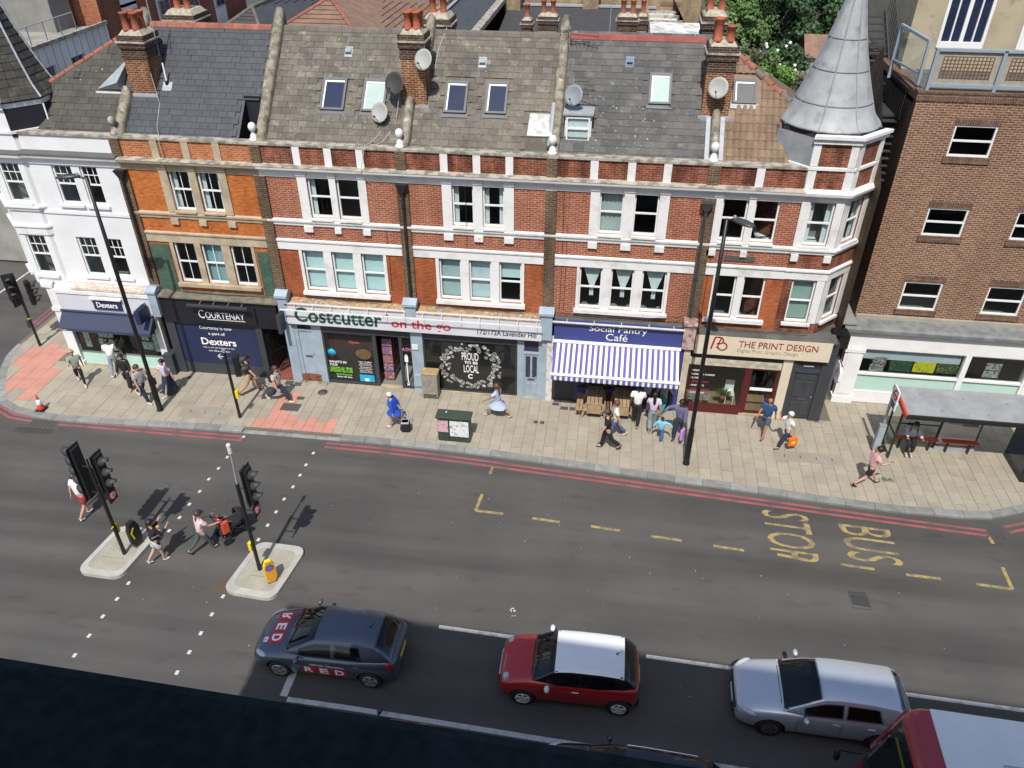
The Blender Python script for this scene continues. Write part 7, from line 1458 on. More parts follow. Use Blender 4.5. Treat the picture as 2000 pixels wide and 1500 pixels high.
# litter bin by the pillar
# picnic tables outside the cafe
M_wood = mat('picnic_wood', (.40, .28, .15), .85, c2=(.28, .20, .12), scale=4, rnd=.12)
def picnic(x, y, label):
    o = empty('picnic_table', (x, y, 0), 0, label, 'picnic table', 'wooden picnic tables under the awning')
    for k in range(4): MB().box(-.30+k*.15, -.17+k*.15, -.62, .62, .72, .76).build('table_plank', M_wood, o, local=True)
    for s in (-1, 1):
        for k in range(2): MB().box(s*.56-.13+k*.13, s*.56-.02+k*.13, -.62, .62, .42, .455).build('bench_plank', M_wood, o, local=True)
        MB().beam((-.30, s*.5, .70), (-.48, s*.5, 0), .05, .09).beam((.30, s*.5, .70), (.48, s*.5, 0), .05, .09).build('leg', M_wood, o, local=True); MB().beam((-.72, s*.5-.04, .39), (.72, s*.5-.04, .39), .04, .07).build('crossbar', M_wood, o, local=True)
    MB().box(-.26, .26, -.60, -.56, .30, .70).build('end_board', M_wood, o, local=True); return o
picnic(-.06, -.52, 'left wooden picnic table under the striped awning'); picnic(1.0, -.50, 'right wooden picnic table under the striped awning')
# bus shelter
bs = empty('bus_shelter', (12.6, -1.8, 0), 0, 'grey-roofed bus shelter with red bench at the right edge', 'bus shelter')
M_shel = mat('shelter_roof', (.31, .33, .345), .5, c2=(.24, .255, .265), scale=2.2, fvar=.12); M_shelf = mat('shelter_frame', (.02, .02, .021), .4); M_seat = mat('bench_red', (.60, .065, .03), .4)
MB().extr([(10.5, -2.62, 2.42), (10.5, -1.0, 2.52), (10.5, -.98, 2.46), (10.5, -2.64, 2.34)], (5.2, 0, 0)).build('roof_panel', M_shel, bs); MB().box(10.44, 15.7, -2.68, -2.60, 2.30, 2.45).build('roof_fascia', M_shelf, bs); MB().extr([(10.42, -2.66, 2.28), (10.42, -.98, 2.38), (10.42, -.98, 2.56), (10.42, -2.66, 2.46)], (.08, 0, 0)).build('end_fascia', M_seat, bs)
for (x_, y_) in ((11.2, -1.4), (11.7, -2.2), (12.6, -1.5), (13.2, -2.3), (14.0, -1.6)): MB().sphere((x_, y_, 2.47+(y_+1.6)*.06), .035, .035, .02, n=6, m=4).build('roof_bolt', M_iron, bs)
for (x_, y_) in ((10.62, -1.12), (10.62, -1.95), (12.42, -1.12), (13.78, -1.12)): MB().box(x_-.03, x_+.03, y_-.03, y_+.03, 0, 2.40).build('post', M_shelf, bs)
MB().beam((10.62, -1.12, 1.0), (10.62, -1.95, 1.0), .04, .05).beam((10.62, -1.12, .12), (10.62, -1.95, .12), .04, .05).beam((10.62, -1.95, 2.36), (10.62, -2.6, 2.36), .05, .05).build('end_rail', M_shelf, bs); MB().beam((10.65, -1.12, 1.0), (12.4, -1.12, 1.0), .03, .04).build('back_rail', M_shelf, bs)
MB().quad((10.62, -1.15, .15), (10.62, -1.92, .15), (10.62, -1.92, 2.3), (10.62, -1.15, 2.3)).build('end_pane', M_glass, bs); MB().quad((10.65, -1.12, .2), (12.39, -1.12, .2), (12.39, -1.12, 2.3), (10.65, -1.12, 2.3)).build('back_pane', M_glass, bs)
M_ad = mat('ad_panel', (.74, .74, .76), .4, c2=(.66, .66, .68), scale=2); MB().box(12.46, 13.74, -1.16, -1.08, .2, 1.95).build('map_panel', M_ad, bs); MB().box(12.62, 13.1, -1.168, -1.16, 1.15, 1.5).build('timetable', mat('timetable', (.5, .49, .45), .6, c2=(.3, .29, .27), scale=20), bs); MB().box(13.12, 13.66, -1.168, -1.16, 1.1, 1.5).build('route_map', mat('route_map', (.26, .20, .23), .6), bs); MB().box(12.42, 13.80, -1.24, -1.02, .0, .2).build('panel_base', M_flash, bs)
for (a, b, y_) in ((10.9, 12.40, -1.32), (12.55, 13.78, -1.34)): s = MB().bbox(a, b, y_-.12, y_+.10, .50, .56, .02).build('bench_seat', M_seat, bs); MB().box(a+.2, a+.26, y_-.02, y_+.04, 0, .5).box(b-.26, b-.2, y_-.02, y_+.04, 0, .5).build('bench_leg', M_shelf, s)
MB().box(14.86, 15.04, -2.70, -1.22, .0, 2.35).build('advert_case', M_shelf, bs); MB().box(14.85, 14.858, -2.62, -1.3, .25, 2.2).build('advert_glass', M_rlglass, bs)
# bus stop flag
bf = empty('bus_stop_flag', (10.28, -1.62, 0), 0, 'grey bus stop post with red roundel flag beside the shelter', 'bus stop'); M_gpost = mat('stop_post', (.30, .33, .35), .45)
MB().cyl((10.28, -1.62, 0), (10.22, -1.62, 2.95), .05, n=10).build('post', M_gpost, bf); MB().box(10.12, 10.36, -1.70, -1.55, .15, 1.25).build('timetable_case', M_gpost, bf); MB().box(10.14, 10.34, -1.712, -1.70, .3, 1.15).build('timetable', mat('timetable_blue', (.33, .42, .46), .4), bf)
MB().box(10.20, 10.24, -2.14, -1.64, 2.20, 2.98).build('flag', M_txtwhite, bf)
for s_, xx in ((-1, 10.198), (1, 10.242)):
    mb = MB(); mb.cyl((xx, -1.9, 2.72), (xx+s_*.006, -1.9, 2.72), .19, n=18, mi=0).cyl((xx+s_*.006, -1.9, 2.72), (xx+s_*.009, -1.9, 2.72), .12, n=18, mi=1); mb.build('roundel', [M_signred, M_txtwhite], bf); MB().box(min(xx, xx+s_*.012), max(xx, xx+s_*.012), -2.12, -1.68, 2.68, 2.76).build('roundel_bar', M_signred, bf)
    for q in range(2): MB().box(min(xx, xx+s_*.004), max(xx, xx+s_*.004), -2.08, -1.70, 2.24+q*.12, 2.33+q*.12).build('route_tile', M_txtblack, bf)
# weeds at wall feet
wd = MB()
for (x_, y_, n_) in ((-12.0, -.12, 40), (-11.2, -.12, 40), (7.0, -.12, 30), (8.4, -.1, 40), (10.3, -3.2, 60)):
    for k in range(n_): a = random.uniform(0, 6.28); p = Vector((x_+random.gauss(0, .15), y_+random.gauss(0, .04), 0)); t = p+Vector((random.gauss(0, .05), random.gauss(0, .05), random.uniform(.03, .1))); s = Vector((math.cos(a), math.sin(a), 0))*.012; wd.add([p-s, p+s, t], [(0, 1, 2)])
tag(wd.build('weeds', LEAF['mid']), 'small green weeds growing along the wall feet and paving', 'weeds', kind='stuff')
# ================================================================ vehicles
from mathutils.bvhtree import BVHTree
def paint(name, c, metal=.0, rough=.35): return mat(name, c, rough, var=.04, scale=1.5, fvar=.02, metal=metal, coat=1.0, spec=.5)
M_cseat = mat('car_seat', (.05, .052, .055), .9); M_tyre = mat('tyre', (.018, .018, .018), .85); M_rim = mat('alloy_silver', (.55, .56, .57), .3, metal=.6); M_rimw = mat('alloy_white', (.75, .76, .77), .4); M_cglass = thin_glass('car_glass', (.42, .50, .50)); M_trim = mat('car_trim_black', (.012, .012, .013), .5); M_lens = mat('headlamp', (.55, .58, .60), .08, var=.2, scale=20, spec=.9); M_tail = mat('tail_lamp', (.35, .012, .015), .15); M_chrome = mat('chrome', (.75, .76, .78), .12, metal=1.0); M_plate_y = mat('number_plate_yellow', (.70, .55, .05), .5); M_plate_w = mat('number_plate_white', (.75, .75, .72), .5)
def lerp_tab(tab, x):
    for (a, b) in zip(tab[:-1], tab[1:]):
        if x <= b[0]: t = (x-a[0])/(b[0]-a[0]); return tuple(p+(q-p)*t for p, q in zip(a[1:], b[1:]))
    return tab[-1][1:]
def wheel(o, x, y, r, side, rimm, spokes=5, w=.2, twin=False):
    s = side; t = MB(); n = 22
    prof = [(r*.66, -.0), (r*.9, .0), (r, .03), (r, w-.03), (r*.9, w), (r*.6, w)]
    vs = []
    for (rr_, yy) in prof:
        for i in range(n): a = 2*math.pi*i/n; vs.append((x+rr_*math.cos(a), y-s*yy, r+rr_*math.sin(a)))
    fs = [(k*n+i, k*n+(i+1) % n, (k+1)*n+(i+1) % n, (k+1)*n+i) for k in range(len(prof)-1) for i in range(n)]
    ty = t.add(vs, fs, 0, True).build('tyre', M_tyre, o, local=True)
    m = MB().cyl((x, y-s*.06, r), (x, y-s*.07, r), r*.66, n=n, mi=1)
    vs = []; 
    for (rr_, yy) in ((r*.67, .0), (r*.60, -.012), (r*.58, .05)):
        for i in range(n): a = 2*math.pi*i/n; vs.append((x+rr_*math.cos(a), y-s*yy, r+rr_*math.sin(a)))
    m.add(vs, [(k*n+i, k*n+(i+1) % n, (k+1)*n+(i+1) % n, (k+1)*n+i) for k in range(2) for i in range(n)])
    m.cyl((x, y+s*.015, r), (x, y-s*.05, r), r*.16, n=12)
    rim = m.build('rim', [rimm, M_trim], ty, local=True)
    for k in range(spokes):
        for dlt in ((-.13, .13) if twin else (0,)):
            a = 2*math.pi*k/spokes+.3; c, e = Vector((math.cos(a), 0, math.sin(a))), Vector((math.cos(a+dlt), 0, math.sin(a+dlt))); MB().beam(Vector((x, y+s*.004, r))+c*r*.1, Vector((x, y+s*.004, r))+e*r*.62, .05 if twin else r*.24, .03, up=(0, 1, 0)).build('spoke', rimm, ty, local=True)
    return ty
def make_car(name, label, X, Y, rz, P):
    """local x: 0 at the nose to L at the tail; y<0 is the side next to the camera; z=0 road"""
    o = empty(name, (X, Y, ZR), rz, label, 'car', 'cars queueing and parked on the road'); L = P['L']
    # lower body cage
    st = P['body']; rows = []
    for (x, w, zs, zm, zb, wt, zt) in st:
        h = [(w*.80, zs), (w*.955, zs+.05), (w, zm), (w*.985, zb-.09), (wt, zb), (wt*.72, zt-.012), (wt*.32, zt), ]
        rows.append([(x, -a, b) for a, b in h]+[(x, a, b) for a, b in reversed(h)])
    n = len(rows[0]); vs = [p for r_ in rows for p in r_]; fs = []
    for k in range(len(rows)-1):
        for i in range(n): fs.append((k*n+i, k*n+(i+1) % n, (k+1)*n+(i+1) % n, (k+1)*n+i))
    fs.append(tuple(range(n-1, -1, -1))); fs.append(tuple((len(rows)-1)*n+i for i in range(n)))
    mb = MB().add(vs, fs, 0, True); me = mb.mesh('body', [P['paint'], M_trim]); tmp = bpy.data.objects.new('tmp', me); COL.objects.link(tmp)
    s = tmp.modifiers.new('s', 'SUBSURF'); s.levels = 2; s.render_levels = 2; cut = []
    for wx in P['wheels']:
        c = bpy.data.objects.new('cut', MB().cyl((wx, -2, P['r']), (wx, 2, P['r']), P['r']+.055, n=28).mesh('cut', M_trim)); COL.objects.link(c); cut.append(c)
        b = tmp.modifiers.new('b', 'BOOLEAN'); b.object = c; b.operation = 'DIFFERENCE'; b.solver = 'EXACT'; b.material_mode = 'TRANSFER'
    dg = bpy.context.evaluated_depsgraph_get(); bm_ = bpy.data.meshes.new_from_object(tmp.evaluated_get(dg)); bm_.name = 'body'
    for c in cut+[tmp]: bpy.data.objects.remove(c)
    for p in bm_.polygons: p.use_smooth = True
    bm_.set_sharp_from_angle(angle=R(38)); body = bpy.data.objects.new('body', bm_); COL.objects.link(body); body.parent = o
    tree_ = BVHTree.FromPolygons([v.co for v in bm_.vertices], [tuple(p.vertices) for p in bm_.polygons])
    MB().box(P['wheels'][0]-.5, P['wheels'][1]+.5, -.62, .62, .2, .5).build('underbody', M_trim, o, local=True)
    def side(x, z, off=.006, s=-1):
        h = tree_.ray_cast(Vector((x, s*3, z)), Vector((0, -s, 0))); return Vector((x, (h[0].y if h[0] else s*P['W']/2)+s*off, z))
    def top(x, y, off=.006):
        h = tree_.ray_cast(Vector((x, y, 3)), Vector((0, 0, -1))); return Vector((x, y, (h[0].z if h[0] else .8)+off))
    # greenhouse
    G = P['gh']; xs0, xs1 = G['prof'][0][0], G['prof'][-1][0]; NX, NV = 40, 10
    def ztop(x): return lerp_tab(G['prof'], x)[0]
    def sect(x):
        (wb, zb) = lerp_tab(G['belt'], x); zt = max(ztop(x), zb+.002); f = min(1, (zt-zb)/(G['H']-zb)); we = wb-(wb-G['wr'])*f; return wb, zb, we, zt
    def surf(x, v):
        """v in [-1,1]: outer thirds are the sides, the middle is the top"""
        wb, zb, we, zt = sect(x); s = -1 if v < 0 else 1; a = abs(v)
        if a > .5: t = (1-a)/.5; bulge = .03*math.sin(math.pi*t)*min(1, (zt-zb)*3); return Vector((x, s*(wb+(we-wb)*t+bulge), zb+(zt-zb-.035)*t))
        t = a/.5; return Vector((x, s*we*t, zt+P.get('crown', .05)*(1-t*t)-.035*t**4))
    def patch(name, m, x0, x1, v0, v1, off, nx=14, nv=8, parent=o, xf0=None, xf1=None, hole=None):
        vs = []; 
        for i in range(nx+1):
            for j in range(nv+1):
                v = v0+(v1-v0)*j/nv; a = x0 if xf0 is None else xf0(v); b = x1 if xf1 is None else xf1(v); x = a+(b-a)*i/nx; e = 1e-3
                p = surf(x, v); dx = surf(min(x+e, xs1), v)-surf(max(x-e, xs0), v); dv = surf(x, min(v+e, 1))-surf(x, max(v-e, -1)); nn = dx.cross(dv)
                if nn.length > 1e-9: nn.normalize(); p = p+(nn if nn.dot(p-Vector((L/2, 0, .8))) > 0 else -nn)*off
                vs.append(p)
        fs = [(i*(nv+1)+j, (i+1)*(nv+1)+j, (i+1)*(nv+1)+j+1, i*(nv+1)+j+1) for i in range(nx) for j in range(nv) if not (hole and hole(x0+(x1-x0)*(i+.5)/nx, v0+(v1-v0)*(j+.5)/nv))]
        return MB().add(vs, fs, 0, True).build(name, m, parent, local=True)
    xf, xr = G['xf'], G['xr']
    def hole(x, v):
        a = abs(v)
        if a < .45: return xs0+.06 < x < xf-.05 or (xr+.06 < x < xs1-.08 and a < .41)
        return .60 < a < .93 and any(p+k0*(.95-a)+.03 < x < q+k1*(.95-a)-.03 for (p, q, k0, k1) in G['side'])
    patch('cabin', P.get('pillar', P['paint']), xs0, xs1, -1, 1, 0, 72, 56, hole=hole)
    patch('headlining', M_cseat, xs0+.02, xs1-.02, -.98, .98, -.018, 72, 56, hole=hole)
    dk = [(x, s_*(lerp_tab(G['belt'], x)[0]-.03)) for s_, rng in ((-1, range(9)), (1, range(8, -1, -1))) for x in [xs0+.05+(xs1-xs0-.15)*k/8 for k in rng]]
    MB().add([(x, y_, max(lerp_tab(G['belt'], min(max(x, xs0), xs1))[1], top(x, 0, 0).z)+.02) for x, y_ in dk], [tuple(range(len(dk)))]).build('cabin_deck', M_trim, o, local=True)
    zb_ = lerp_tab(G['belt'], 2.2)[1]
    for y_ in (-.36, .36):
        s_ = MB().bbox(xf+.28, xf+.42, y_-.22, y_+.22, zb_-.05, zb_+.20, .04).build('seat', M_cseat, o, local=True); MB().bbox(xf+.33, xf+.42, y_-.11, y_+.11, zb_+.20, zb_+.36, .03).build('headrest', M_cseat, s_, local=True)
    MB().bbox(xr-.42, xr-.28, -.58, .58, zb_-.05, zb_+.16, .04).build('rear_bench', M_cseat, o, local=True)
    t_ = 2*math.pi/14; MB().tube([(xf-.32+.06*math.sin(k*t_), .36+.17*math.cos(k*t_), zb_+.06+.16*math.sin(k*t_)) for k in range(15)], .016, 5).build('steering_wheel', M_trim, o, local=True)
    patch('windscreen', M_cglass, xs0+.04, xf-.03, -.47, .47, .006, 12, 14); patch('roof_panel', P.get('roof', P['paint']), xf+.01, xr-.01, -.52 if P.get('wrap') else -.5, .52 if P.get('wrap') else .5, .010, 16, 16); patch('rear_window', M_cglass, xr+.03, xs1-.05, -.44, .44, .006, 10, 12)
    for s in (-1, 1):
        for (a, b, sl0, sl1) in G['side']:
            lo, hi = (.58, .95); v0, v1 = s*lo, s*hi
            patch('side_window', M_cglass, a, b, v0, v1, .006, 10, 6, xf0=lambda v, a=a, k=sl0: a+k*(.95-abs(v)), xf1=lambda v, b=b, k=sl1: b+k*(.95-abs(v)))
    if P.get('person'): pass
    # wheels
    for wx in P['wheels']:
        for s in (-1, 1): wheel(o, wx, s*(P['W']/2-.015), P['r'], s, P.get('rim', M_rim), P.get('spokes', 5), twin=P.get('twin', False))
    # lamps, mirrors, handles, plates
    for s in (-1, 1):
        (hxp, hyp, hzp, ra, rb, rc, ang) = P['lamp']
        m = MB().sphere((0, 0, 0), ra, rb, rc, 14, 8); M = Matrix.Translation((hxp, s*hyp, hzp)) @ Matrix.Rotation(s*ang, 4, 'Z') @ Matrix.Rotation(P.get('lampt', .0), 4, 'Y'); m.v = [tuple(M @ Vector(v)) for v in m.v]; h = m.build('headlamp', M_lens, o, local=True)
        if P.get('lampring'):
            pass
        (tx, ty_, tz, a_, b_, c_) = P['tail']; MB().sphere((tx, s*ty_, tz), a_, b_, c_, 10, 8).build('tail_lamp', M_tail, o, local=True)
        mx, mz = P['mirror']; y0 = P['W']/2-.06; mm = MB().sphere((mx, s*(y0+.16), mz), .07, .11, .075, 10, 8).build('door_mirror', P.get('mirror_m', P['paint']), o, local=True); MB().beam((mx, s*y0, mz-.04), (mx, s*(y0+.1), mz-.02), .05, .03).build('mirror_arm', M_trim, mm, local=True)
        for hx in P['handles']: q = side(hx, P['hz'], .0, s); MB().bbox(q.x-.09, q.x+.09, min(q.y, q.y+s*.03), max(q.y, q.y+s*.03), q.z-.015, q.z+.015, .008).build('door_handle', P.get('handle_m', P['paint']), o, local=True)
        for gx in P['gaps']:
            pts = [side(gx+dx, z, .002, s) for z, dx in P.get('gapz', ((.30, .0), (.45, .0), (.60, .0), (.75, .0), (.86, .0)))]; MB().tube(pts, .006, 4).build('door_gap', M_trim, o, local=True)
        pts = [side(x, P['sill'], .004, s) for x in [P['wheels'][0]+P['r']+.08+k*(P['wheels'][1]-P['wheels'][0]-2*P['r']-.16)/5 for k in range(6)]]; MB().tube(pts, .025, 5).build('sill_trim', M_trim, o, local=True)
    MB().bbox(-.02+P['body'][0][0], .1, -.45, .45, .22, .34, .02).build('lower_grille', M_trim, o, local=True)
    gz = P.get('grille')
    if gz: MB().bbox(gz[0], gz[0]+.06, -gz[1], gz[1], gz[2], gz[3], .02).build('grille', gz[4], o, local=True)
    MB().box(-.03+P['body'][0][0], .02, -.26, .26, .36, .46).build('number_plate', M_plate_w, o, local=True); MB().box(L-.03, L+.012, -.26, .26, P.get('rplate', .62), P.get('rplate', .62)+.11).build('number_plate', M_plate_y, o, local=True)
    # bonnet shut line and wipers
    bx = P['cowl']; pts = [top(bx, y, .003) for y in [-.55+1.1*k/10 for k in range(11)]]; MB().tube(pts, .012, 4).build('bonnet_gap', M_trim, o, local=True)
    for y0, y1 in ((-.55, -.02), (.1, .6)):
        p, q = surf(xs0+.07, y0*.6)+Vector((0, 0, .02)), surf(xs0+.16, y1*.6)+Vector((0, 0, .025)); MB().tube([p, q], .010, 4).build('wiper', M_trim, o, local=True)
    if P.get('antenna'): ax_ = P['antenna']; p = surf(ax_, .0); MB().cyl(p, p+Vector((.14, 0, .2)), .008, .005, 6).cyl(p, p+Vector((.02, 0, .04)), .03, .02, 8).build('antenna', M_trim, o, local=True)
    return o, side, top, surf
# hatchback with driving school lettering
P1 = dict(L=4.02, W=1.74, r=.31, paint=paint('paint_dark_grey', (.085, .105, .140), .5, .35), wheels=(.80, 3.31), rim=M_rim, spokes=5, twin=True, crown=.045,
    body=[(0.0, .60, .30, .42, .58, .52, .62), (.06, .70, .22, .42, .66, .60, .70), (.30, .82, .18, .48, .78, .70, .86), (.80, .865, .17, .50, .88, .74, .965), (1.15, .87, .17, .52, .92, .76, 1.0), (2.0, .87, .17, .54, .95, .78, .97), (3.0, .87, .17, .56, .98, .78, 1.0), (3.6, .845, .19, .56, 1.0, .74, 1.02), (3.92, .78, .24, .55, .98, .66, .99), (4.02, .68, .34, .55, .90, .58, .90)],
    gh=dict(prof=[(.98, .95), (1.3, 1.14), (1.62, 1.32), (1.85, 1.42), (2.3, 1.465), (2.9, 1.455), (3.4, 1.39), (3.62, 1.28), (3.88, 1.02)], belt=[(.98, .70, .945), (1.6, .80, .95), (3.0, .80, .985), (3.6, .74, 1.0), (3.88, .66, 1.01)], H=1.44, wr=.565, xf=1.86, xr=3.42, side=[(1.42, 2.30, -.1, 0), (2.38, 3.14, 0, -.25)]),
    lamp=(.30, .66, .70, .22, .10, .07, .55), lampt=-.18, tail=(3.82, .70, .82, .12, .09, .17), mirror=(1.42, 1.0), handles=(2.18, 2.98), hz=.83, gaps=(1.32, 2.34), sill=.20, cowl=.98, antenna=3.2, grille=(.0, .36, .50, .58, M_chrome))
c1, side1, top1, surf1 = make_car('hatchback_car', 'dark grey hatchback with red and white driving school lettering', -8.66, -12.63, R(-.5), P1)
M_reddecal = mat('decal_red', (.50, .025, .03), .4)
def decal_side(o, sidef, x0, x1, z0, z1, m, name, off=.005, nx=10, nz=4):
    vs = [sidef(x0+(x1-x0)*i/nx, z0+(z1-z0)*j/nz, off) for i in range(nx+1) for j in range(nz+1)]; return MB().add(vs, [(i*(nz+1)+j, (i+1)*(nz+1)+j, (i+1)*(nz+1)+j+1, i*(nz+1)+j+1) for i in range(nx) for j in range(nz)]).build(name, m, o, local=True)
def text_on(o, s, m, x0, w, h, z0, mapf, name='lettering', bold=.03):
    t = text(s, name, m, o, (0, 0, 0), (1, 0, 0), (0, 1, 0), w, h, ext=0, bold=bold, local=True)
    for v in t.data.vertices: v.co = mapf(v.co.x, v.co.y)
    return t
for k, chx in enumerate('RED'):
    a = 1.48+k*.42; d = decal_side(c1, side1, a, a+.38, .38, .68, M_reddecal, 'red_panel'); text_on(c1, chx, M_txtwhite, 0, .24, .22, 0, lambda x, y, a=a: side1(a+.07+x, .42+y, .009))
text_on(c1, 'DRIVER TRAINING', M_txtwhite, 0, .92, .06, 0, lambda x, y: side1(1.72+x, .71+y, .006), bold=.01)
# bonnet decal: read from the front, letters stacked across
for k, chx in enumerate('RED'):
    yc = .42-k*.36; vs = [top1(.42+.40*i/4, yc-.16+.32*j/4, .005) for i in range(5) for j in range(5)]; MB().add(vs, [(i*5+j, (i+1)*5+j, (i+1)*5+j+1, i*5+j+1) for i in range(4) for j in range(4)]).build('red_panel', M_reddecal, c1, local=True)
    text_on(c1, chx, M_txtwhite, 0, .22, .28, 0, lambda x, y, yc=yc: top1(.76-y, yc+.11-x, .010))
vs = [top1(.26+.12*i/2, -.42+.16*j/2, .006) for i in range(3) for j in range(3)]; MB().add(vs, [(0, 3, 4, 1), (1, 4, 5, 2), (3, 6, 7, 4), (4, 7, 8, 5)]).build('learner_plate', M_txtwhite, c1, local=True); vs = [top1(.29+.05*i, -.38+.05*j, .009) for i in range(2) for j in range(2)]; MB().add(vs, [(0, 2, 3, 1)]).build('learner_mark', M_reddecal, c1, local=True)
# small red car with white roof
P2 = dict(L=3.63, W=1.69, r=.30, paint=paint('paint_red', (.42, .012, .014), .1, .35), roof=mat('roof_white', (.84, .87, .89), .35, coat=1.0, var=.03, fvar=.01), pillar=mat('pillar_black', (.010, .010, .011), .2, coat=.6), wheels=(.66, 3.13), rim=M_rimw, spokes=5, crown=.05, wrap=True,
    body=[(0.0, .62, .30, .45, .62, .55, .66), (.05, .72, .22, .45, .72, .63, .77), (.25, .80, .19, .48, .82, .70, .88), (.66, .835, .18, .50, .90, .73, .97), (1.0, .84, .18, .52, .93, .75, 1.0), (1.8, .84, .18, .54, .95, .77, .98), (2.6, .84, .18, .55, .97, .77, .99), (3.2, .83, .19, .55, .98, .74, 1.0), (3.52, .77, .24, .55, .95, .66, .96), (3.63, .68, .34, .55, .86, .58, .86)],
    gh=dict(prof=[(.88, .96), (1.1, 1.10), (1.32, 1.26), (1.48, 1.345), (1.9, 1.39), (2.6, 1.39), (3.14, 1.355), (3.30, 1.27), (3.53, 1.0)], belt=[(.88, .70, .95), (1.5, .79, .955), (2.6, .79, .975), (3.2, .75, .985), (3.53, .64, .985)], H=1.38, wr=.62, xf=1.44, xr=3.20, side=[(1.20, 2.08, -.06, 0), (2.14, 3.02, 0, -.15)]),
    lamp=(.22, .56, .74, .10, .13, .15, .35), lampt=-.5, tail=(3.46, .66, .72, .09, .08, .14), mirror=(1.28, .98), mirror_m=mat('mirror_white', (.74, .76, .77), .3), handles=(2.0,), hz=.80, handle_m=M_chrome, gaps=(1.14, 2.12), sill=.21, cowl=.86, antenna=3.0, grille=(-.02, .40, .50, .62, M_chrome))
c2, side2, top2, surf2 = make_car('hatchback_car', 'small red hatchback with white roof and white wheels', -1.97, -12.635, R(.3), P2)
for y in (-.18, .18): pass
# silver hatchback
P3 = dict(L=4.26, W=1.79, r=.32, paint=paint('paint_silver', (.60, .65, .71), .5, .33), wheels=(.86, 3.48), rim=mat('alloy_dark', (.20, .20, .21), .35, metal=.6), spokes=8, crown=.045,
    body=[(0.0, .62, .28, .42, .60, .55, .64), (.06, .74, .20, .42, .70, .66, .73), (.32, .85, .17, .48, .80, .74, .86), (.86, .885, .16, .50, .89, .77, .965), (1.25, .89, .16, .52, .93, .79, 1.0), (2.1, .89, .16, .54, .95, .80, .97), (3.2, .89, .16, .56, .98, .80, 1.0), (3.8, .865, .19, .56, .99, .76, 1.01), (4.15, .80, .24, .55, .97, .68, .98), (4.26, .70, .34, .55, .90, .60, .90)],
    gh=dict(prof=[(1.08, .955), (1.4, 1.13), (1.75, 1.31), (2.0, 1.41), (2.4, 1.455), (3.1, 1.445), (3.72, 1.39), (3.94, 1.28), (4.16, 1.01)], belt=[(1.08, .74, .945), (1.7, .83, .95), (3.2, .83, .98), (3.8, .79, .995), (4.16, .69, 1.0)], H=1.44, wr=.60, xf=2.0, xr=3.78, side=[(1.58, 2.48, -.1, 0), (2.55, 3.42, 0, -.3)]),
    lamp=(.27, .70, .70, .25, .10, .085, .6), lampt=-.12, tail=(4.06, .72, .80, .1, .1, .12), mirror=(1.60, 1.0), handles=(2.36, 3.18), hz=.82, handle_m=M_chrome, gaps=(1.46, 2.50), sill=.20, cowl=1.08, grille=(-.03, .55, .54, .62, M_trim))
c3, side3, top3, surf3 = make_car('hatchback_car', 'silver hatchback in front of the red bus', 4.08, -12.60, R(-1.0), P3)
# parked estate half hidden behind the black coping
P4 = dict(P3); P4.update(paint=paint('paint_navy', (.010, .014, .030), .3, .3), handles=(2.36, 3.18), rim=M_rim)
c4, s4, t4, f4 = make_car('estate_car', 'dark navy car with chrome roof rail half hidden behind the black coping', -.70, -15.60, R(-2.2), P4)
for s in (-1, 1): p = [f4(x, s*.5)+Vector((0, 0, .05)) for x in (2.0, 2.4, 2.9, 3.4, 3.6)]; MB().tube(p, .018, 6).build('roof_rail', M_chrome, c4, local=True)
P5 = dict(P1); P5.update(paint=paint('paint_black', (.008, .009, .012), .2, .3)); P5.pop('antenna')
c5, s5, t5, f5 = make_car('hatchback_car', 'black car whose mirror and roof edge just show above the black coping', -6.15, -15.62, R(-2.2), P5)
# double-deck bus
bus = empty('double_deck_bus', (6.1, -16.4, ZR), R(-2.0), 'red double-deck bus with white roof in the bottom right corner', 'bus')
M_bred = paint('paint_bus_red', (.34, .012, .022), 0, .35); M_broof = mat('bus_roof_white', (.82, .86, .88), .5, c2=(.76, .81, .83), scale=1.2, fvar=.03)
def rr_plan(x0, x1, hw, rf, n=7):
    P = []
    for k in range(n+1): a = math.pi+math.pi/2*k/n; P.append((x0+rf+rf*math.cos(a)*1.0, -hw+rf+rf*math.sin(a)))
    P += [(x1, -hw), (x1, hw)]
    for k in range(n+1): a = math.pi/2+math.pi/2*k/n; P.append((x0+rf+rf*math.cos(a), hw-rf+rf*math.sin(a)))
    return P
def ring_loft(levels, m, name, parent, capm=None):
    vs = []; n = None
    for (pl, z) in levels: n = len(pl); vs += [(p[0], p[1], z) for p in pl]
    fs = [(k*n+i, k*n+(i+1) % n, (k+1)*n+(i+1) % n, (k+1)*n+i) for k in range(len(levels)-1) for i in range(n)]; mb = MB().add(vs, fs, 0, True); mb.add(vs[-n:], [tuple(range(n))], 0); ob = mb.build(name, m, parent, local=True); ob.data.set_sharp_from_angle(angle=R(40)); return ob
hw = 1.26
ring_loft([(rr_plan(-.15, 11.2, hw, .34), .28), (rr_plan(-.13, 11.2, hw, .34), .9), (rr_plan(-.04, 11.2, hw, .34), 2.0), (rr_plan(.05, 11.2, hw, .34), 2.5)], M_bred, 'lower_deck', bus)
ring_loft([(rr_plan(.05, 11.2, hw, .34), 2.5), (rr_plan(.10, 11.2, hw, .34), 2.68)], M_trim, 'deck_band', bus)
ring_loft([(rr_plan(.43, 11.2, hw, .34), 4.08), (rr_plan(.46, 11.18, hw-.01, .34), 4.20), (rr_plan(.52, 11.15, hw-.04, .34), 4.28), (rr_plan(.62, 11.1, hw-.10, .34), 4.32)], M_bred, 'roof', bus)
MB().bbox(.94, 11.0, -hw+.06, hw-.06, 4.28, 4.345, .02).build('roof_panel', M_broof, bus, local=True)
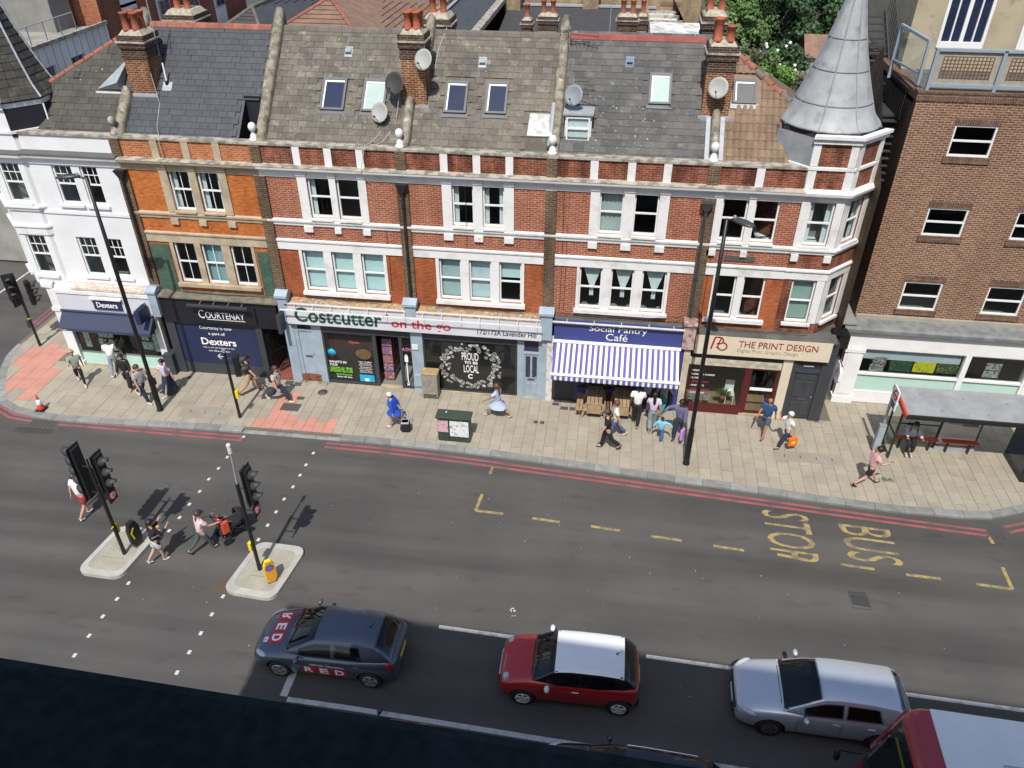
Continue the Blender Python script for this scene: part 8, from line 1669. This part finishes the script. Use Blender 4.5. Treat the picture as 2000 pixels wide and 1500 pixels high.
hb = MB().box(2.0, 3.9, -.46, -.43, 4.345, 4.36).box(2.0, 3.9, .16, .19, 4.345, 4.36).box(2.0, 2.03, -.43, .16, 4.345, 4.36).box(3.87, 3.9, -.43, .16, 4.345, 4.36).build('roof_hatch', mat('hatch_line', (.42, .48, .50), .6), bus, local=True)
# upper deck glazing: front screen wraps the corners, pillars, side windows; interior with seats and yellow poles
pl0, pl1 = rr_plan(.10, 11.2, hw, .34), rr_plan(.43, 11.2, hw, .34); n = len(pl0); g = MB()
vs = [(p[0], p[1], 2.68) for p in pl0]+[(p[0], p[1], 4.08) for p in pl1]; idx = [i for i in range(n)]
for i in range(n):
    j = (i+1) % n
    if abs(pl0[i][0]-11.2) < .01 and abs(pl0[j][0]-11.2) < .01: continue
    g.add([vs[i], vs[j], vs[n+j], vs[n+i]], [(0, 1, 2, 3)], 0, True)
g.build('upper_glazing', thin_glass('bus_glass', (.55, .62, .62)), bus, local=True)
for (x_, y_) in ((.72, -hw), (.72, hw), (2.2, -hw), (2.2, hw), (3.9, -hw), (3.9, hw), (5.6, -hw), (5.6, hw), (7.3, -hw), (9, -hw), (7.3, hw), (9, hw)): MB().beam((x_-(.05 if x_ > 1 else .45), y_*(1.003 if x_ > 1 else .955), 2.66), (x_+(.12 if x_ > 1 else -.12), y_*(1.003 if x_ > 1 else .955), 4.10), .14 if x_ > 1 else .08, .03 if x_ > 1 else .14, up=(0, 1, 0)).build('window_pillar', M_trim if x_ > 1 else M_bred, bus, local=True)
MB().box(.3, 11.1, -hw+.05, hw-.05, 2.60, 2.66).build('upper_floor', mat('bus_floor', (.09, .09, .10), .8), bus, local=True); MB().beam((.09, -.02, 2.68), (.42, -.02, 4.08), .05, .05).build('screen_pillar', M_trim, bus, local=True)
M_bseat = mat('bus_seat', (.05, .06, .12), .9, c2=(.25, .06, .07), scale=12); 
for r_ in range(4):
    for y_ in (-.95, -.45, .45, .95): s = MB().bbox(1.1+r_*.8, 1.5+r_*.8, y_-.21, y_+.21, 3.0, 3.12, .03).build('seat', M_bseat, bus, local=True); MB().bbox(1.46+r_*.8, 1.56+r_*.8, y_-.21, y_+.21, 3.1, 3.72, .03).build('seat_back', M_bseat, s, local=True)
for (x_, y_) in ((1.0, -.62), (1.0, .6), (1.8, -.2), (2.6, .2)): MB().cyl((x_, y_, 2.66), (x_, y_, 4.1), .025, n=8).build('handrail', M_hivis, bus, local=True)
MB().tube([(.55, -1.1, 3.35), (.55, 1.1, 3.35)], .025, 6).build('front_handrail', M_hivis, bus, local=True)
vs = []; MB().quad((-.125, -.9, 1.1), (-.125, .9, 1.1), (.025, .9, 2.42), (.025, -.9, 2.42)).build('lower_windscreen', M_rlglass, bus, local=True); MB().box(.03, .12, -.7, .7, 2.52, 2.64).build('destination_display', M_trim, bus, local=True)
for s in (-1, 1): MB().sphere((-.2, s*.95, .62), .06, .17, .09, 10, 6).build('headlamp', M_lens, bus, local=True); MB().beam((.1, s*1.2, 2.45), (-.28, s*1.38, 2.2), .04, .04).sphere((-.28, s*1.38, 2.0), .07, .1, .2, 8, 6).build('door_mirror', M_trim, bus, local=True); MB().box(1.6, 10.8, min(s*(hw-.01), s*(hw+.006)), max(s*(hw-.01), s*(hw+.006)), 1.2, 2.2).build('side_window', M_rlglass, bus, local=True)
for wx in (2.6, 8.4):
    for s in (-1, 1): wheel(bus, wx, s*(hw-.0), .48, s, M_rim, 8, w=.3)
# ================================================================ people
def cloth(name, c, var=.12, c2=None, scale=9): return mat('cloth_'+name, c, .9, var=var, c2=c2, scale=scale, fvar=.08, coord='obj')
SKIN = {'pale': mat('skin_pale', (.52, .30, .21), .6, var=.08, coord='obj'), 'tan': mat('skin_tan', (.36, .19, .115), .6, var=.08, coord='obj'), 'dark': mat('skin_dark', (.085, .042, .026), .6, var=.08, coord='obj')}
HAIR = {'black': mat('hair_black', (.012, .010, .010), .5, coord='obj'), 'brown': mat('hair_brown', (.065, .032, .018), .5, coord='obj'), 'blond': mat('hair_blond', (.42, .28, .13), .6, coord='obj'), 'white': mat('hair_white', (.62, .60, .56), .7, coord='obj'), 'auburn': mat('hair_auburn', (.12, .045, .02), .5, coord='obj')}
M_shoe = {'white': mat('shoe_white', (.72, .72, .70), .6, coord='obj'), 'black': mat('shoe_black', (.02, .02, .02), .5, coord='obj'), 'brown': mat('shoe_brown', (.09, .05, .03), .6, coord='obj'), 'pink': mat('shoe_pink', (.55, .20, .18), .6, coord='obj')}
M_eye = mat('eye_dark', (.02, .015, .012), .3, coord='obj'); M_lip = mat('lip', (.32, .10, .08), .5, coord='obj')
FOLD = bpy.data.textures.new('folds', 'CLOUDS'); FOLD.noise_scale = .09; FOLD.noise_depth = 2
def skinned(name, nodes, edges, m, parent, root=0, sub=1):
    me = bpy.data.meshes.new(name); me.from_pydata([n[0] for n in nodes], edges, []); me.materials.append(m)
    o = bpy.data.objects.new(name, me); COL.objects.link(o); o.parent = parent
    b_ = bmesh.new(); b_.from_mesh(me); b_.verts.layers.skin.verify(); b_.to_mesh(me); b_.free()
    sk_ = o.modifiers.new('skin', 'SKIN'); sk_.use_smooth_shade = True
    lay = me.skin_vertices[0].data
    for i, n in enumerate(nodes):
        r_ = n[1]; lay[i].radius = (r_, r_) if not isinstance(r_, tuple) else r_
    lay[root].use_root = True
    if name in ('top', 'trousers', 'wide', 'shorts'): sub = 2
    ss = o.modifiers.new('sub', 'SUBSURF'); ss.levels = sub; ss.render_levels = sub
    if sub == 2: d = o.modifiers.new('folds', 'DISPLACE'); d.texture = FOLD; d.strength = .035; d.mid_level = .45; d.texture_coords = 'GLOBAL'
    return o
def person(label, x, y, face, H=1.72, skin='pale', hair=('brown', 'short'), top=('tee', None), bottom=('trousers', None), shoes='white', pose=None, z=0.0, build=1.14, group='people on the street', extra=None, name='person'):
    p = dict(hl=0, hr=0, kl=0, kr=0, al=0, ar=0, el=12, er=12, bl=8, br=8, lean=2, head=0, tl=0, tr=0); p.update(pose or {}); S = H/1.72
    o = empty(name, (x, y, z), R(-face), label, 'person', group)
    def rx(v, a): c, s = math.cos(R(a)), math.sin(R(a)); return Vector((v.x, v.y*c+v.z*s, -v.y*s+v.z*c))    # positive a leans forward (+y) for an upward vector
    def leg(sd, hip, kn):
        s = -1 if sd == 'l' else 1; h = Vector((s*.088, 0, -.02)); k = h+Vector((0, math.sin(R(hip))*.43, -math.cos(R(hip))*.43)); a2 = hip-kn; an = k+Vector((0, math.sin(R(a2))*.42, -math.cos(R(a2))*.42)); f = max(-40, min(25, a2*.7)); hl = an+Vector((0, -.045, -.045)); toe = an+Vector((0, .17*math.cos(R(f)), -.055+.17*math.sin(R(f)))); return h, k, an, hl, toe
    Lg = {'l': leg('l', p['hl'], p['kl']), 'r': leg('r', p['hr'], p['kr'])}
    low = min(min(q.z for q in Lg[s]) for s in 'lr')-.035; pel = Vector((0, 0, -low)) if not p.get('sit') else Vector((0, 0, p['sit']/S+.10))
    T = lambda d: pel+rx(Vector((0, 0, d)), p['lean'])
    hd = lambda d, f=0.0: T(.53)+rx(Vector((0, .02+f, d)), p['lean']*.5+p['head'])
    sh = {s: T(.47)+Vector(((-1 if s == 'l' else 1)*.175*build, 0, 0)) for s in 'lr'}
    def arm(sd):
        s = -1 if sd == 'l' else 1; fl = p['al' if sd == 'l' else 'ar']; el = p['el' if sd == 'l' else 'er']; ab = p['bl' if sd == 'l' else 'br']
        d = Vector((s*math.sin(R(ab)), math.sin(R(fl))*math.cos(R(ab)), -math.cos(R(fl))*math.cos(R(ab)))); e = sh[sd]+d*.285
        f2 = fl+el; d2 = Vector((s*math.sin(R(ab))*.6, math.sin(R(f2)), -math.cos(R(f2)))).normalized(); w = e+d2*.245; return e, w, d2
    A = {s: arm(s) for s in 'lr'}; b = build
    N, E = [], []
    def add(v, r_, par=None): N.append((tuple(v*S), (r_[0]*S, r_[1]*S) if isinstance(r_, tuple) else r_*S)); 
    def nd(v, r_, par=None):
        add(v, r_); i = len(N)-1
        if par is not None: E.append((par, i))
        return i
    i0 = nd(pel, (.125*b, .10*b)); i1 = nd(T(.16), (.115*b, .085*b), i0); i2 = nd(T(.36), (.135*b, .10*b), i1); i3 = nd(T(.50), (.07, .06), i2); i4 = nd(T(.56), .048, i3)
    h1 = nd(hd(.09, .012), (.068, .076), i4); h2 = nd(hd(.165), (.086, .102), h1); h3 = nd(hd(.24, -.01), (.074, .086), h2)
    for s in 'lr':
        a = nd(sh[s], .052*b, i2); e = nd(A[s][0], .040*b, a); w = nd(A[s][1], .028, e); d2 = A[s][2]; sx = -1 if s == 'l' else 1
        pm = nd(A[s][1]+d2*.06, (.032, .018), w); sd_ = Vector((1, 0, 0)); fw = d2.cross(sd_).normalized(); side = Vector((0, 1, 0)) if abs(d2.y) < .8 else Vector((0, 0, 1)); side = (side-d2*side.dot(d2)).normalized(); inn = Vector((-sx, 0, 0))
        for k, ln in enumerate((.062, .075, .068, .052)):
            o_ = side*(.026-.0175*k); f1 = nd(A[s][1]+d2*(.10)+o_, .0085, pm); nd(A[s][1]+d2*(.10+ln*.55)+o_+inn*.006, .0078, f1); nd(A[s][1]+d2*(.10+ln)+o_+inn*.022, .0066, len(N)-1)
        t1 = nd(A[s][1]+d2*.045+side*.040+inn*.008, .0095, w); nd(A[s][1]+d2*.085+side*.056+inn*.018, .008, t1)
        L_ = Lg[s]; q = nd(pel+L_[0], .082*b, i0); kk = nd(pel+L_[1], .054*b, q); an = nd(pel+L_[2], .036, kk); nd(pel+L_[4]*.9+L_[2]*.1+Vector((0, 0, .01)), (.034, .022), an)
    body = skinned('body', N, E, SKIN[skin], o, i0)
    hc, ht = hd(.165)*S, hd(.245)*S
    # face: eyes, nose, mouth, ears
    fwd = rx(Vector((0, 1, 0)), p['lean']*.5+p['head']); up = rx(Vector((0, 0, 1)), p['lean']*.5+p['head'])
    mb = MB()
    for s in (-1, 1): mb.sphere(hc+(fwd*.098+Vector((s*.034, 0, 0))+up*.004)*S, .011*S, n=6, m=4)
    mb.build('eyes', M_eye, o, local=True)
    MB().sphere(hc+(fwd*.108-up*.025)*S, .013*S, .018*S, .022*S, 6, 4).build('nose', SKIN[skin], o, local=True); MB().sphere(hc+(fwd*.094-up*.062)*S, .022*S, .01*S, .007*S, 6, 4).build('mouth', M_lip, o, local=True)
    mb = MB()
    for s in (-1, 1): mb.sphere(hc+(Vector((s*.088, 0, 0))-up*.01-fwd*.005)*S, .012*S, .02*S, .03*S, 6, 4)
    mb.build('ears', SKIN[skin], o, local=True)
    # hair
    hcol, hst = hair; hm = HAIR.get(hcol) or hcol
    if hst != 'bald':
        mb = MB(); n, m = 14, 8; vs = []; fs = []
        for j in range(m+1):
            ph = math.pi*.60*j/m
            for i in range(n):
                t = 2*math.pi*i/n; front = max(0, math.sin(t)); phh = ph*(1-.42*front); q = Vector((math.sin(phh)*math.cos(t)*.103, math.sin(phh)*math.sin(t)*.120, math.cos(phh)*.115)); vs.append(hc+(Vector((q.x, 0, 0))+fwd*(q.y-.012)+up*(q.z+.028))*S)
        for j in range(m):
            for i in range(n): fs.append((j*n+i, (j+1)*n+i, (j+1)*n+(i+1) % n, j*n+(i+1) % n))
        mb.add(vs, fs, 0, True); hr = mb.build('hair', hm, o, local=True); so = hr.modifiers.new('t', 'SOLIDIFY'); so.thickness = .012*S; so.offset = 1
        if hst in ('long', 'pony'):
            L_ = .42 if hst == 'long' else .26; w = .07 if hst == 'long' else .035; skinned('hair_length', [(tuple(hc+(-fwd*.075+up*.01)*S), w*S*.9), (tuple(hc+(-fwd*.115-up*.12)*S), (w*S, w*S*.5)), (tuple(hc+(-fwd*.125-up*(L_*.7))*S), (w*S*1.0, w*S*.45)), (tuple(hc+(-fwd*.13-up*L_)*S), (w*S*.5, w*S*.3))], [(0, 1), (1, 2), (2, 3)], hm, hr)
        if hst == 'bun': MB().sphere(hc+(-fwd*.075+up*.12)*S, .05*S, n=8, m=6).build('hair_bun', hm, hr, local=True)
    if 'cap' in (extra or {}):
        mc = extra['cap']; mb = MB(); n = 12; vs = []
        for j in range(5):
            ph = math.pi*.5*j/4
            for i in range(n): t = 2*math.pi*i/n; vs.append(hc+(Vector((math.sin(ph)*math.cos(t)*.112, 0, 0))+fwd*(math.sin(ph)*math.sin(t)*.128-.006)+up*(math.cos(ph)*.112+.045))*S)
        mb.add(vs, [(j*n+i, (j+1)*n+i, (j+1)*n+(i+1) % n, j*n+(i+1) % n) for j in range(4) for i in range(n)], 0, True); q = [hc+(fwd*.09+Vector((s*.075, 0, 0))+up*.042)*S for s in (-1, 1)]+[hc+(fwd*.19+Vector((s*.055, 0, 0))+up*.03)*S for s in (1, -1)]; mb.add(q, [(0, 1, 2, 3)]); cp = mb.build('cap', mc, o, local=True); so = cp.modifiers.new('t', 'SOLIDIFY'); so.thickness = .01
    # top
    kind, mt = top; N, E = [], []
    if kind:
        lo = -.04 if kind not in ('long', 'dress', 'coat') else -.12
        j0 = nd(T(lo), (.150*b, .130*b)); j1 = nd(T(.16), (.142*b, .118*b), j0); j2 = nd(T(.36), (.158*b, .126*b), j1); nd(T(.475), (.085, .075), j2)
        for s in 'lr':
            if kind == 'vest': continue
            a = nd(sh[s], .074*b, j2)
            if kind in ('long', 'coat', 'jacket', 'shirt'): e = nd(A[s][0], .060*b, a); nd(A[s][0].lerp(A[s][1], .88), .046, e)
            else: nd(sh[s].lerp(A[s][0], .7), .068*b, a)
        skinned('top', N, E, mt, o, 0)
    if kind in ('coat', 'dress') or bottom[0] == 'skirt':
        mk = mt if kind in ('coat', 'dress') else bottom[1]; ln = {'coat': .20, 'dress': .30}.get(kind, .0) or bottom[2]; n = 14; vs = []
        ks = [pel+Lg[s][1] for s in 'lr']; spread = max(k.y for k in ks)-min(k.y for k in ks)
        for (d, w, dd) in ((.06, .150, .125), (-.05, .172, .15), (-ln*.6, .19+spread*.10, .165+spread*.25), (-ln, .205+spread*.12, .175+spread*.38)):
            for i in range(n): t = 2*math.pi*i/n; rp_ = 1+.05*math.sin(t*5); vs.append((pel+Vector((math.cos(t)*w*b*rp_, math.sin(t)*dd*b*rp_, d)))*S)
        MB().add(vs, [(k*n+i, k*n+(i+1) % n, (k+1)*n+(i+1) % n, (k+1)*n+i) for k in range(3) for i in range(n)], 0, True).build('skirt' if kind not in ('coat', 'dress') else 'hem', mk, o, local=True)
    # bottom
    if bottom[0] in ('trousers', 'shorts', 'leggings', 'wide'):
        N, E = [], []; ad = {'leggings': .010, 'wide': .042}.get(bottom[0], .026); j0 = nd(pel+Vector((0, 0, .05)), (.134*b, .112*b)); j1 = nd(pel-Vector((0, 0, .03)), (.128*b, .112*b), j0)
        for s in 'lr':
            L_ = Lg[s]; q = nd(pel+L_[0]-Vector((0, 0, .05)), .090*b+ad*.6, j1)
            if bottom[0] == 'shorts': nd(pel+L_[0].lerp(L_[1], .82), .076*b+ad, q)
            else: k = nd(pel+L_[1], .056*b+ad, q); nd(pel+L_[2]+(L_[1]-L_[2])*.06, .040+ad*(1.6 if bottom[0] == 'wide' else .9), k)
        skinned(bottom[0], N, E, bottom[1], o, 0)
    for s in 'lr':
        L_ = Lg[s]; skinned('shoe', [(tuple((pel+L_[2]+Vector((0, -.015, -.01)))*S), .046*S), (tuple((pel+L_[3]+Vector((0, .01, .012)))*S), (.042*S, .036*S)), (tuple((pel+L_[3].lerp(L_[4], .6)+Vector((0, 0, .012)))*S), (.044*S, .032*S)), (tuple((pel+L_[4]+Vector((0, .01, .004)))*S), (.036*S, .024*S))], [(0, 1), (1, 2), (2, 3)], M_shoe[shoes], o, 1)
    o_info = dict(o=o, pel=pel*S, T=lambda d: T(d)*S, hand={s: (A[s][1]+A[s][2]*.09)*S for s in 'lr'}, S=S, sh=sh, chest=T(.36)*S, head=hc); return o_info
def backpack(i, m, h=.44): c = i['T'](.30); MB().bbox(-.15, .15, c.y-.30, c.y-.115, c.z-.22, c.z-.22+h, .04).build('backpack', m, i['o'], local=True); mb = MB(); [mb.tube([(s*.10, c.y-.12, c.z+.18), (s*.11, c.y+.02, c.z+.235), (s*.11, c.y+.13, c.z+.12), (s*.13, c.y+.05, c.z-.12)], .016, 5) for s in (-1, 1)]; mb.build('straps', m, i['o'], local=True)
def hold_bag(i, s, m, label, w=.30, h=.34, d=.10, nm='shopping_bag', logo=None):
    p = wm(i['o']) @ i['hand'][s]; rz = i['o'].rotation_euler.z; b = empty(nm, (p.x, p.y, p.z), rz, label, 'bag')
    MB().bbox(-d/2, d/2, -w/2, w/2, -.12-h, -.12, .025).build('bag_body', m, b, local=True); MB().tube([(0, -w*.3, -.12), (0, -.05, .0), (0, .05, 0), (0, w*.3, -.12)], .008, 5).build('handle', m, b, local=True)
    if logo: MB().bbox(-d/2-.004, d/2+.004, -w*.2, w*.2, -.12-h*.7, -.12-h*.35, .002).build('logo_patch', logo, b, local=True)
    return b
W_ = lambda s, k=24: dict(hl=s*k, hr=-s*k*.8, kl=6 if s > 0 else 32, kr=32 if s > 0 else 6, al=-s*22, ar=s*22)
C = cloth
Mk = C('black', (.014, .014, .016)); Mnavy = C('navy', (.022, .03, .06)); Mwh = C('white', (.74, .74, .73)); Mgrey = C('grey', (.36, .37, .40)); Mlil = C('lilac', (.58, .48, .62)); Mjean = C('denim', (.06, .11, .24)); Mkhaki = C('khaki', (.40, .28, .16))
person('woman in sage top and black leggings with a lilac cardigan at her waist', -20.95, -1.5, 140, 1.66, 'pale', ('blond', 'bun'), ('tee', C('sage', (.25, .30, .24))), ('leggings', Mk), 'white', dict(W_(1, 22), ar=40, er=70))
i_ = person('woman in white shirt with black hair close to the estate agent window', -19.95, -.62, -20, 1.66, 'pale', ('black', 'short'), ('shirt', Mwh), ('trousers', C('steel', (.22, .25, .30))), 'white', dict(W_(-1, 12), ar=20, er=40)); hold_bag(i_, 'r', Mwh, 'pale shoulder bag of the woman at the estate agent window', .26, .26, .1, 'handbag')
person('person in open black jacket, patterned top and wide black trousers', -18.85, -1.5, 165, 1.62, 'pale', ('black', 'long'), ('jacket', Mk), ('wide', Mk), 'pink', dict(W_(1, 18), al=15))
person('man in grey tee and navy trousers passing the left lamp post', -17.75, -2.28, 110, 1.74, 'pale', ('brown', 'short'), ('tee', Mgrey), ('trousers', Mnavy), 'white', dict(W_(-1, 26), ar=10))
i_ = person('woman in lilac top and long navy skirt striding behind the left lamp post', -17.05, -1.62, 200, 1.66, 'pale', ('black', 'short'), ('tee', Mlil), ('skirt', Mnavy, .72), 'white', dict(W_(1, 26), ar=30, er=50)); hold_bag(i_, 'r', Mk, 'black shoulder bag of the woman in the long navy skirt', .28, .30, .12, 'handbag')
i_ = person('man in black tee and khaki trousers behind the pavement traffic signal', -13.82, -1.15, 60, 1.78, 'pale', ('black', 'short'), ('tee', Mk), ('trousers', Mkhaki), 'black', dict(W_(1, 24), ar=25, br=30), extra=dict(cap=Mk)); backpack(i_, C('backpack_print', (.03, .028, .028), c2=(.25, .20, .12), scale=30))
i_ = person('man in beige top with a black backpack stepping out of the tiled passage', -12.45, -1.58, 105, 1.76, 'pale', ('brown', 'short'), ('tee', C('beige', (.50, .42, .37))), ('trousers', Mnavy), 'white', dict(W_(1, 32), ar=12)); backpack(i_, Mk)
i_ = person('elderly woman in bright blue coat with white hair', -7.50, -2.55, -85, 1.56, 'pale', ('white', 'short'), ('coat', C('blue_coat', (.015, .08, .48))), ('skirt', Mnavy, .52), 'white', dict(W_(1, 16), lean=12, head=6, ar=-30, er=5), build=1.3)
tr_ = empty('shopping_trolley', (-7.05, -2.78, 0), R(8), 'small black wheeled shopping bag pulled by the elderly woman', 'trolley'); MB().bbox(-.17, .17, -.14, .14, .08, .50, .05).build('bag_body', Mk, tr_, local=True); MB().tube([(-.12, .14, .1), (-.12, .2, .85), (.12, .2, .85), (.12, .14, .1)], .012, 6).build('handle', M_flash, tr_, local=True); MB().bbox(-.15, .15, -.145, .145, .44, .50, .02).build('bag_trim', Mgrey, tr_, local=True)
for s in (-1, 1): MB().cyl((s*.19, .1, .07), (s*.22, .1, .07), .07, n=12).build('wheel', M_tyre, tr_, local=True)
person('girl in pale blue shirt dress with long brown hair striding past the black window', -3.75, -1.42, -75, 1.62, 'tan', ('auburn', 'long'), ('dress', C('pale_blue', (.46, .54, .72))), ('none', None), 'white', dict(W_(1, 34), al=40, bl=18, el=15))
person('man all in black with a cap walking left before the cafe', .50, -2.80, -95, 1.76, 'pale', ('black', 'short'), ('tee', Mk), ('trousers', Mk), 'black', dict(W_(-1, 20), lean=4), extra=dict(cap=C('grey_cap', (.08, .08, .09))))
person('woman in white top and jeans with dark bun behind the man in black', .78, -2.05, -90, 1.64, 'pale', ('auburn', 'bun'), ('tee', Mwh), ('trousers', Mjean), 'white', W_(1, 20))
person('man in white tee and black trousers facing the cafe', 1.55, -1.20, 8, 1.80, 'dark', ('black', 'short'), ('tee', Mwh), ('trousers', Mk), 'white', dict(W_(1, 8), ar=15, er=40), build=1.12)
i_ = person('woman in lilac tee with very long black hair facing the cafe', 2.14, -1.42, 0, 1.66, 'tan', ('black', 'long'), ('tee', Mlil), ('wide', C('grey_green', (.20, .25, .25))), 'white', W_(-1, 9)); 
person('person in pale top queueing deepest under the striped awning', 1.92, -.30, 5, 1.65, 'tan', ('black', 'short'), ('tee', C('mauve', (.45, .40, .48))), ('trousers', C('purple', (.06, .04, .10))), 'white', W_(1, 5))
person('woman in grey top and teal trousers at the cafe doorway', 2.55, -.35, 30, 1.66, 'pale', ('blond', 'short'), ('shirt', C('grey_top', (.30, .31, .33))), ('trousers', C('teal', (.03, .26, .22))), 'white', W_(1, 8))
person('small child in light blue top and jeans holding the hand of the man in checks', 2.46, -2.02, 190, 1.06, 'dark', ('black', 'short'), ('long', C('light_blue', (.18, .50, .68))), ('wide', Mjean), 'white', dict(W_(1, 18), al=20, bl=75, ar=10, br=40, el=5, er=5), build=1.25)
i_ = person('man in checked shirt leading the child past the cafe', 3.10, -1.84, 205, 1.76, 'dark', ('black', 'short'), ('shirt', C('check', (.17, .17, .26), c2=(.06, .06, .12), scale=26)), ('trousers', Mnavy), 'black', dict(W_(-1, 16), ar=30, br=62, er=5)); hold_bag(i_, 'l', C('violet_bag', (.50, .25, .66)), 'light violet carrier bag held by the man in checks', .26, .46, .10)
person('man in navy polo and shorts outside the maroon doorway', 6.32, -1.18, -150, 1.76, 'tan', ('white', 'bald'), ('tee', C('navy_polo', (.018, .07, .19))), ('shorts', C('slate_blue', (.05, .09, .15))), 'brown', W_(1, 24))
i_ = person('white haired woman in white tee with an orange bag', 6.98, -1.82, -110, 1.62, 'pale', ('white', 'short'), ('tee', Mwh), ('trousers', Mnavy), 'black', dict(W_(1, 24), ar=60, er=110), build=1.1); hold_bag(i_, 'l', C('orange_bag', (.80, .16, .02)), 'bright orange carrier bag with yellow patch held by the white haired woman', .34, .36, .12, logo=M_hivis)
i_ = person('person with black backpack straps sitting on the shelter bench', 11.40, -1.36, 185, 1.66, 'pale', ('brown', 'short'), ('long', C('pale_grey', (.62, .64, .68))), ('trousers', Mk), 'white', dict(hl=82, hr=80, kl=84, kr=80, al=45, ar=45, el=50, er=50, lean=12, head=22, sit=.56), group='people on the street'); backpack(i_, Mk, .36)
i_ = person('man in pink shirt and black shorts striding right while looking at his phone', 9.50, -3.58, 78, 1.76, 'pale', ('black', 'short'), ('tee', C('pink_shirt', (.70, .40, .40))), ('shorts', Mk), 'black', dict(W_(1, 27), al=22, ar=25, el=85, er=80, head=22, kl=4), build=1.08)
p_ = wm(i_['o']) @ i_['hand']['r']; ph = MB().bbox(-.035, .035, -.07, .07, -.005, .005, .003).build('phone', M_black, label='black phone held by the man in pink shirt', cat='phone', loc=tuple(p_+Vector((0.02, .03, .03))), rot=(0, R(-25), R(-78)))
person('man in white tee and red shorts crossing behind the left signal', -16.50, -8.45, 20, 1.76, 'pale', ('brown', 'short'), ('tee', Mwh), ('shorts', C('red_shorts', (.32, .03, .05))), 'white', W_(1, 9), z=ZR)
i_ = person('woman in black top and grey shorts carrying a child across the road', -13.10, -10.0, 35, 1.68, 'pale', ('black', 'short'), ('shirt', Mk), ('shorts', C('grey_shorts', (.45, .46, .47))), 'white', dict(W_(-1, 10), al=40, el=95, ar=45, er=95), z=ZR)
q = wm(i_['o']) @ Vector((.10, .20, .93)); person('fair haired toddler held on the shoulder of the woman in black', q.x, q.y, 215, .86, 'pale', ('blond', 'short'), ('long', C('toddler_grey', (.12, .12, .13))), ('trousers', Mk), 'white', dict(hl=60, hr=60, kl=70, kr=70, al=60, ar=60, el=40, er=40), z=q.z-.28, build=1.3)
person('woman in pale pink tee and green leggings pushing the pram', -11.90, -9.42, 38, 1.66, 'pale', ('brown', 'pony'), ('tee', C('pale_pink', (.72, .54, .55))), ('leggings', C('dark_green', (.05, .09, .08))), 'black', dict(W_(-1, 24), al=35, ar=35, el=45, er=45, lean=6), z=ZR, extra=dict(cap=Mnavy))
pr_ = empty('baby_pram', (-11.28, -8.62, ZR), R(-38), 'black pram with round hood and orange bag pushed across the road', 'pram'); Mpr = C('pram_black', (.015, .015, .017)); Mor = C('pram_orange', (.55, .07, .03))
MB().bbox(-.22, .22, -.30, .38, .45, .68, .08).build('seat_basket', Mpr, pr_, local=True)
mb = MB(); n, m = 12, 6; vs = []
for j in range(m+1):
    for i in range(n+1): a, c = math.pi*i/n, math.pi*.5*j/m; vs.append((.24*math.cos(a)*math.cos(c*.2), .16+.30*math.sin(c), .64+.38*math.sin(a)*math.cos(c)))
mb.add(vs, [(j*(n+1)+i, j*(n+1)+i+1, (j+1)*(n+1)+i+1, (j+1)*(n+1)+i) for j in range(m) for i in range(n)], 0, True); hd_ = mb.build('hood', Mpr, pr_, local=True); so = hd_.modifiers.new('t', 'SOLIDIFY'); so.thickness = .02
for s in (-1, 1):
    MB().tube([(s*.24, -.55, 1.0), (s*.25, -.1, .55), (s*.24, .45, .12)], .016, 6).tube([(s*.25, -.1, .55), (s*.26, -.38, .16)], .016, 6).build('frame', Mpr, pr_, local=True)
    MB().cyl((s*.27, -.38, .15), (s*.31, -.38, .15), .15, n=16).build('wheel', M_tyre, pr_, local=True); MB().cyl((s*.24, .45, .10), (s*.27, .45, .10), .10, n=14).build('wheel', M_tyre, pr_, local=True)
MB().tube([(-.24, -.55, 1.0), (.24, -.55, 1.0)], .018, 6).build('handlebar', Mpr, pr_, local=True); MB().bbox(-.18, .18, -.3, .3, .2, .34, .03).build('shopping_basket', Mpr, pr_, local=True); MB().bbox(.17, .28, -.45, -.2, .45, .95, .04).build('hanging_bag', Mor, pr_, local=True)
q = wm(pr_) @ Vector((-.02, -.42, .42)); person('child in dark red jacket riding between the pram and the woman pushing it', q.x, q.y, 40, .95, 'pale', ('auburn', 'short'), ('long', C('maroon_jacket', (.22, .02, .05))), ('trousers', Mnavy), 'black', dict(al=50, ar=50, el=20, er=20, lean=5), z=q.z-.30, build=1.25)

def rider(car, lx, ly, label, skin, hair, top):
    q = wm(car) @ Vector((lx, ly, 0)); person(label, q.x, q.y, -90, 1.60, skin, hair, top, ('trousers', Mk), 'black', dict(hl=75, hr=75, kl=60, kr=60, al=35, ar=35, el=45, er=45, lean=-8, sit=.30), z=ZR, group='people inside cars')
rider(c2, 1.80, -.36, 'passenger in checked shirt at the near window of the small red car', 'tan', ('brown', 'short'), ('shirt', C('pale_check', (.55, .50, .58), c2=(.30, .30, .38), scale=30)))
rider(c3, 2.30, -.36, 'passenger behind the near window of the silver car', 'pale', ('brown', 'short'), ('tee', C('olive', (.10, .12, .07))))
rider(c1, 2.22, .36, 'driver of the dark grey driving school car', 'pale', ('black', 'short'), ('shirt', Mk))
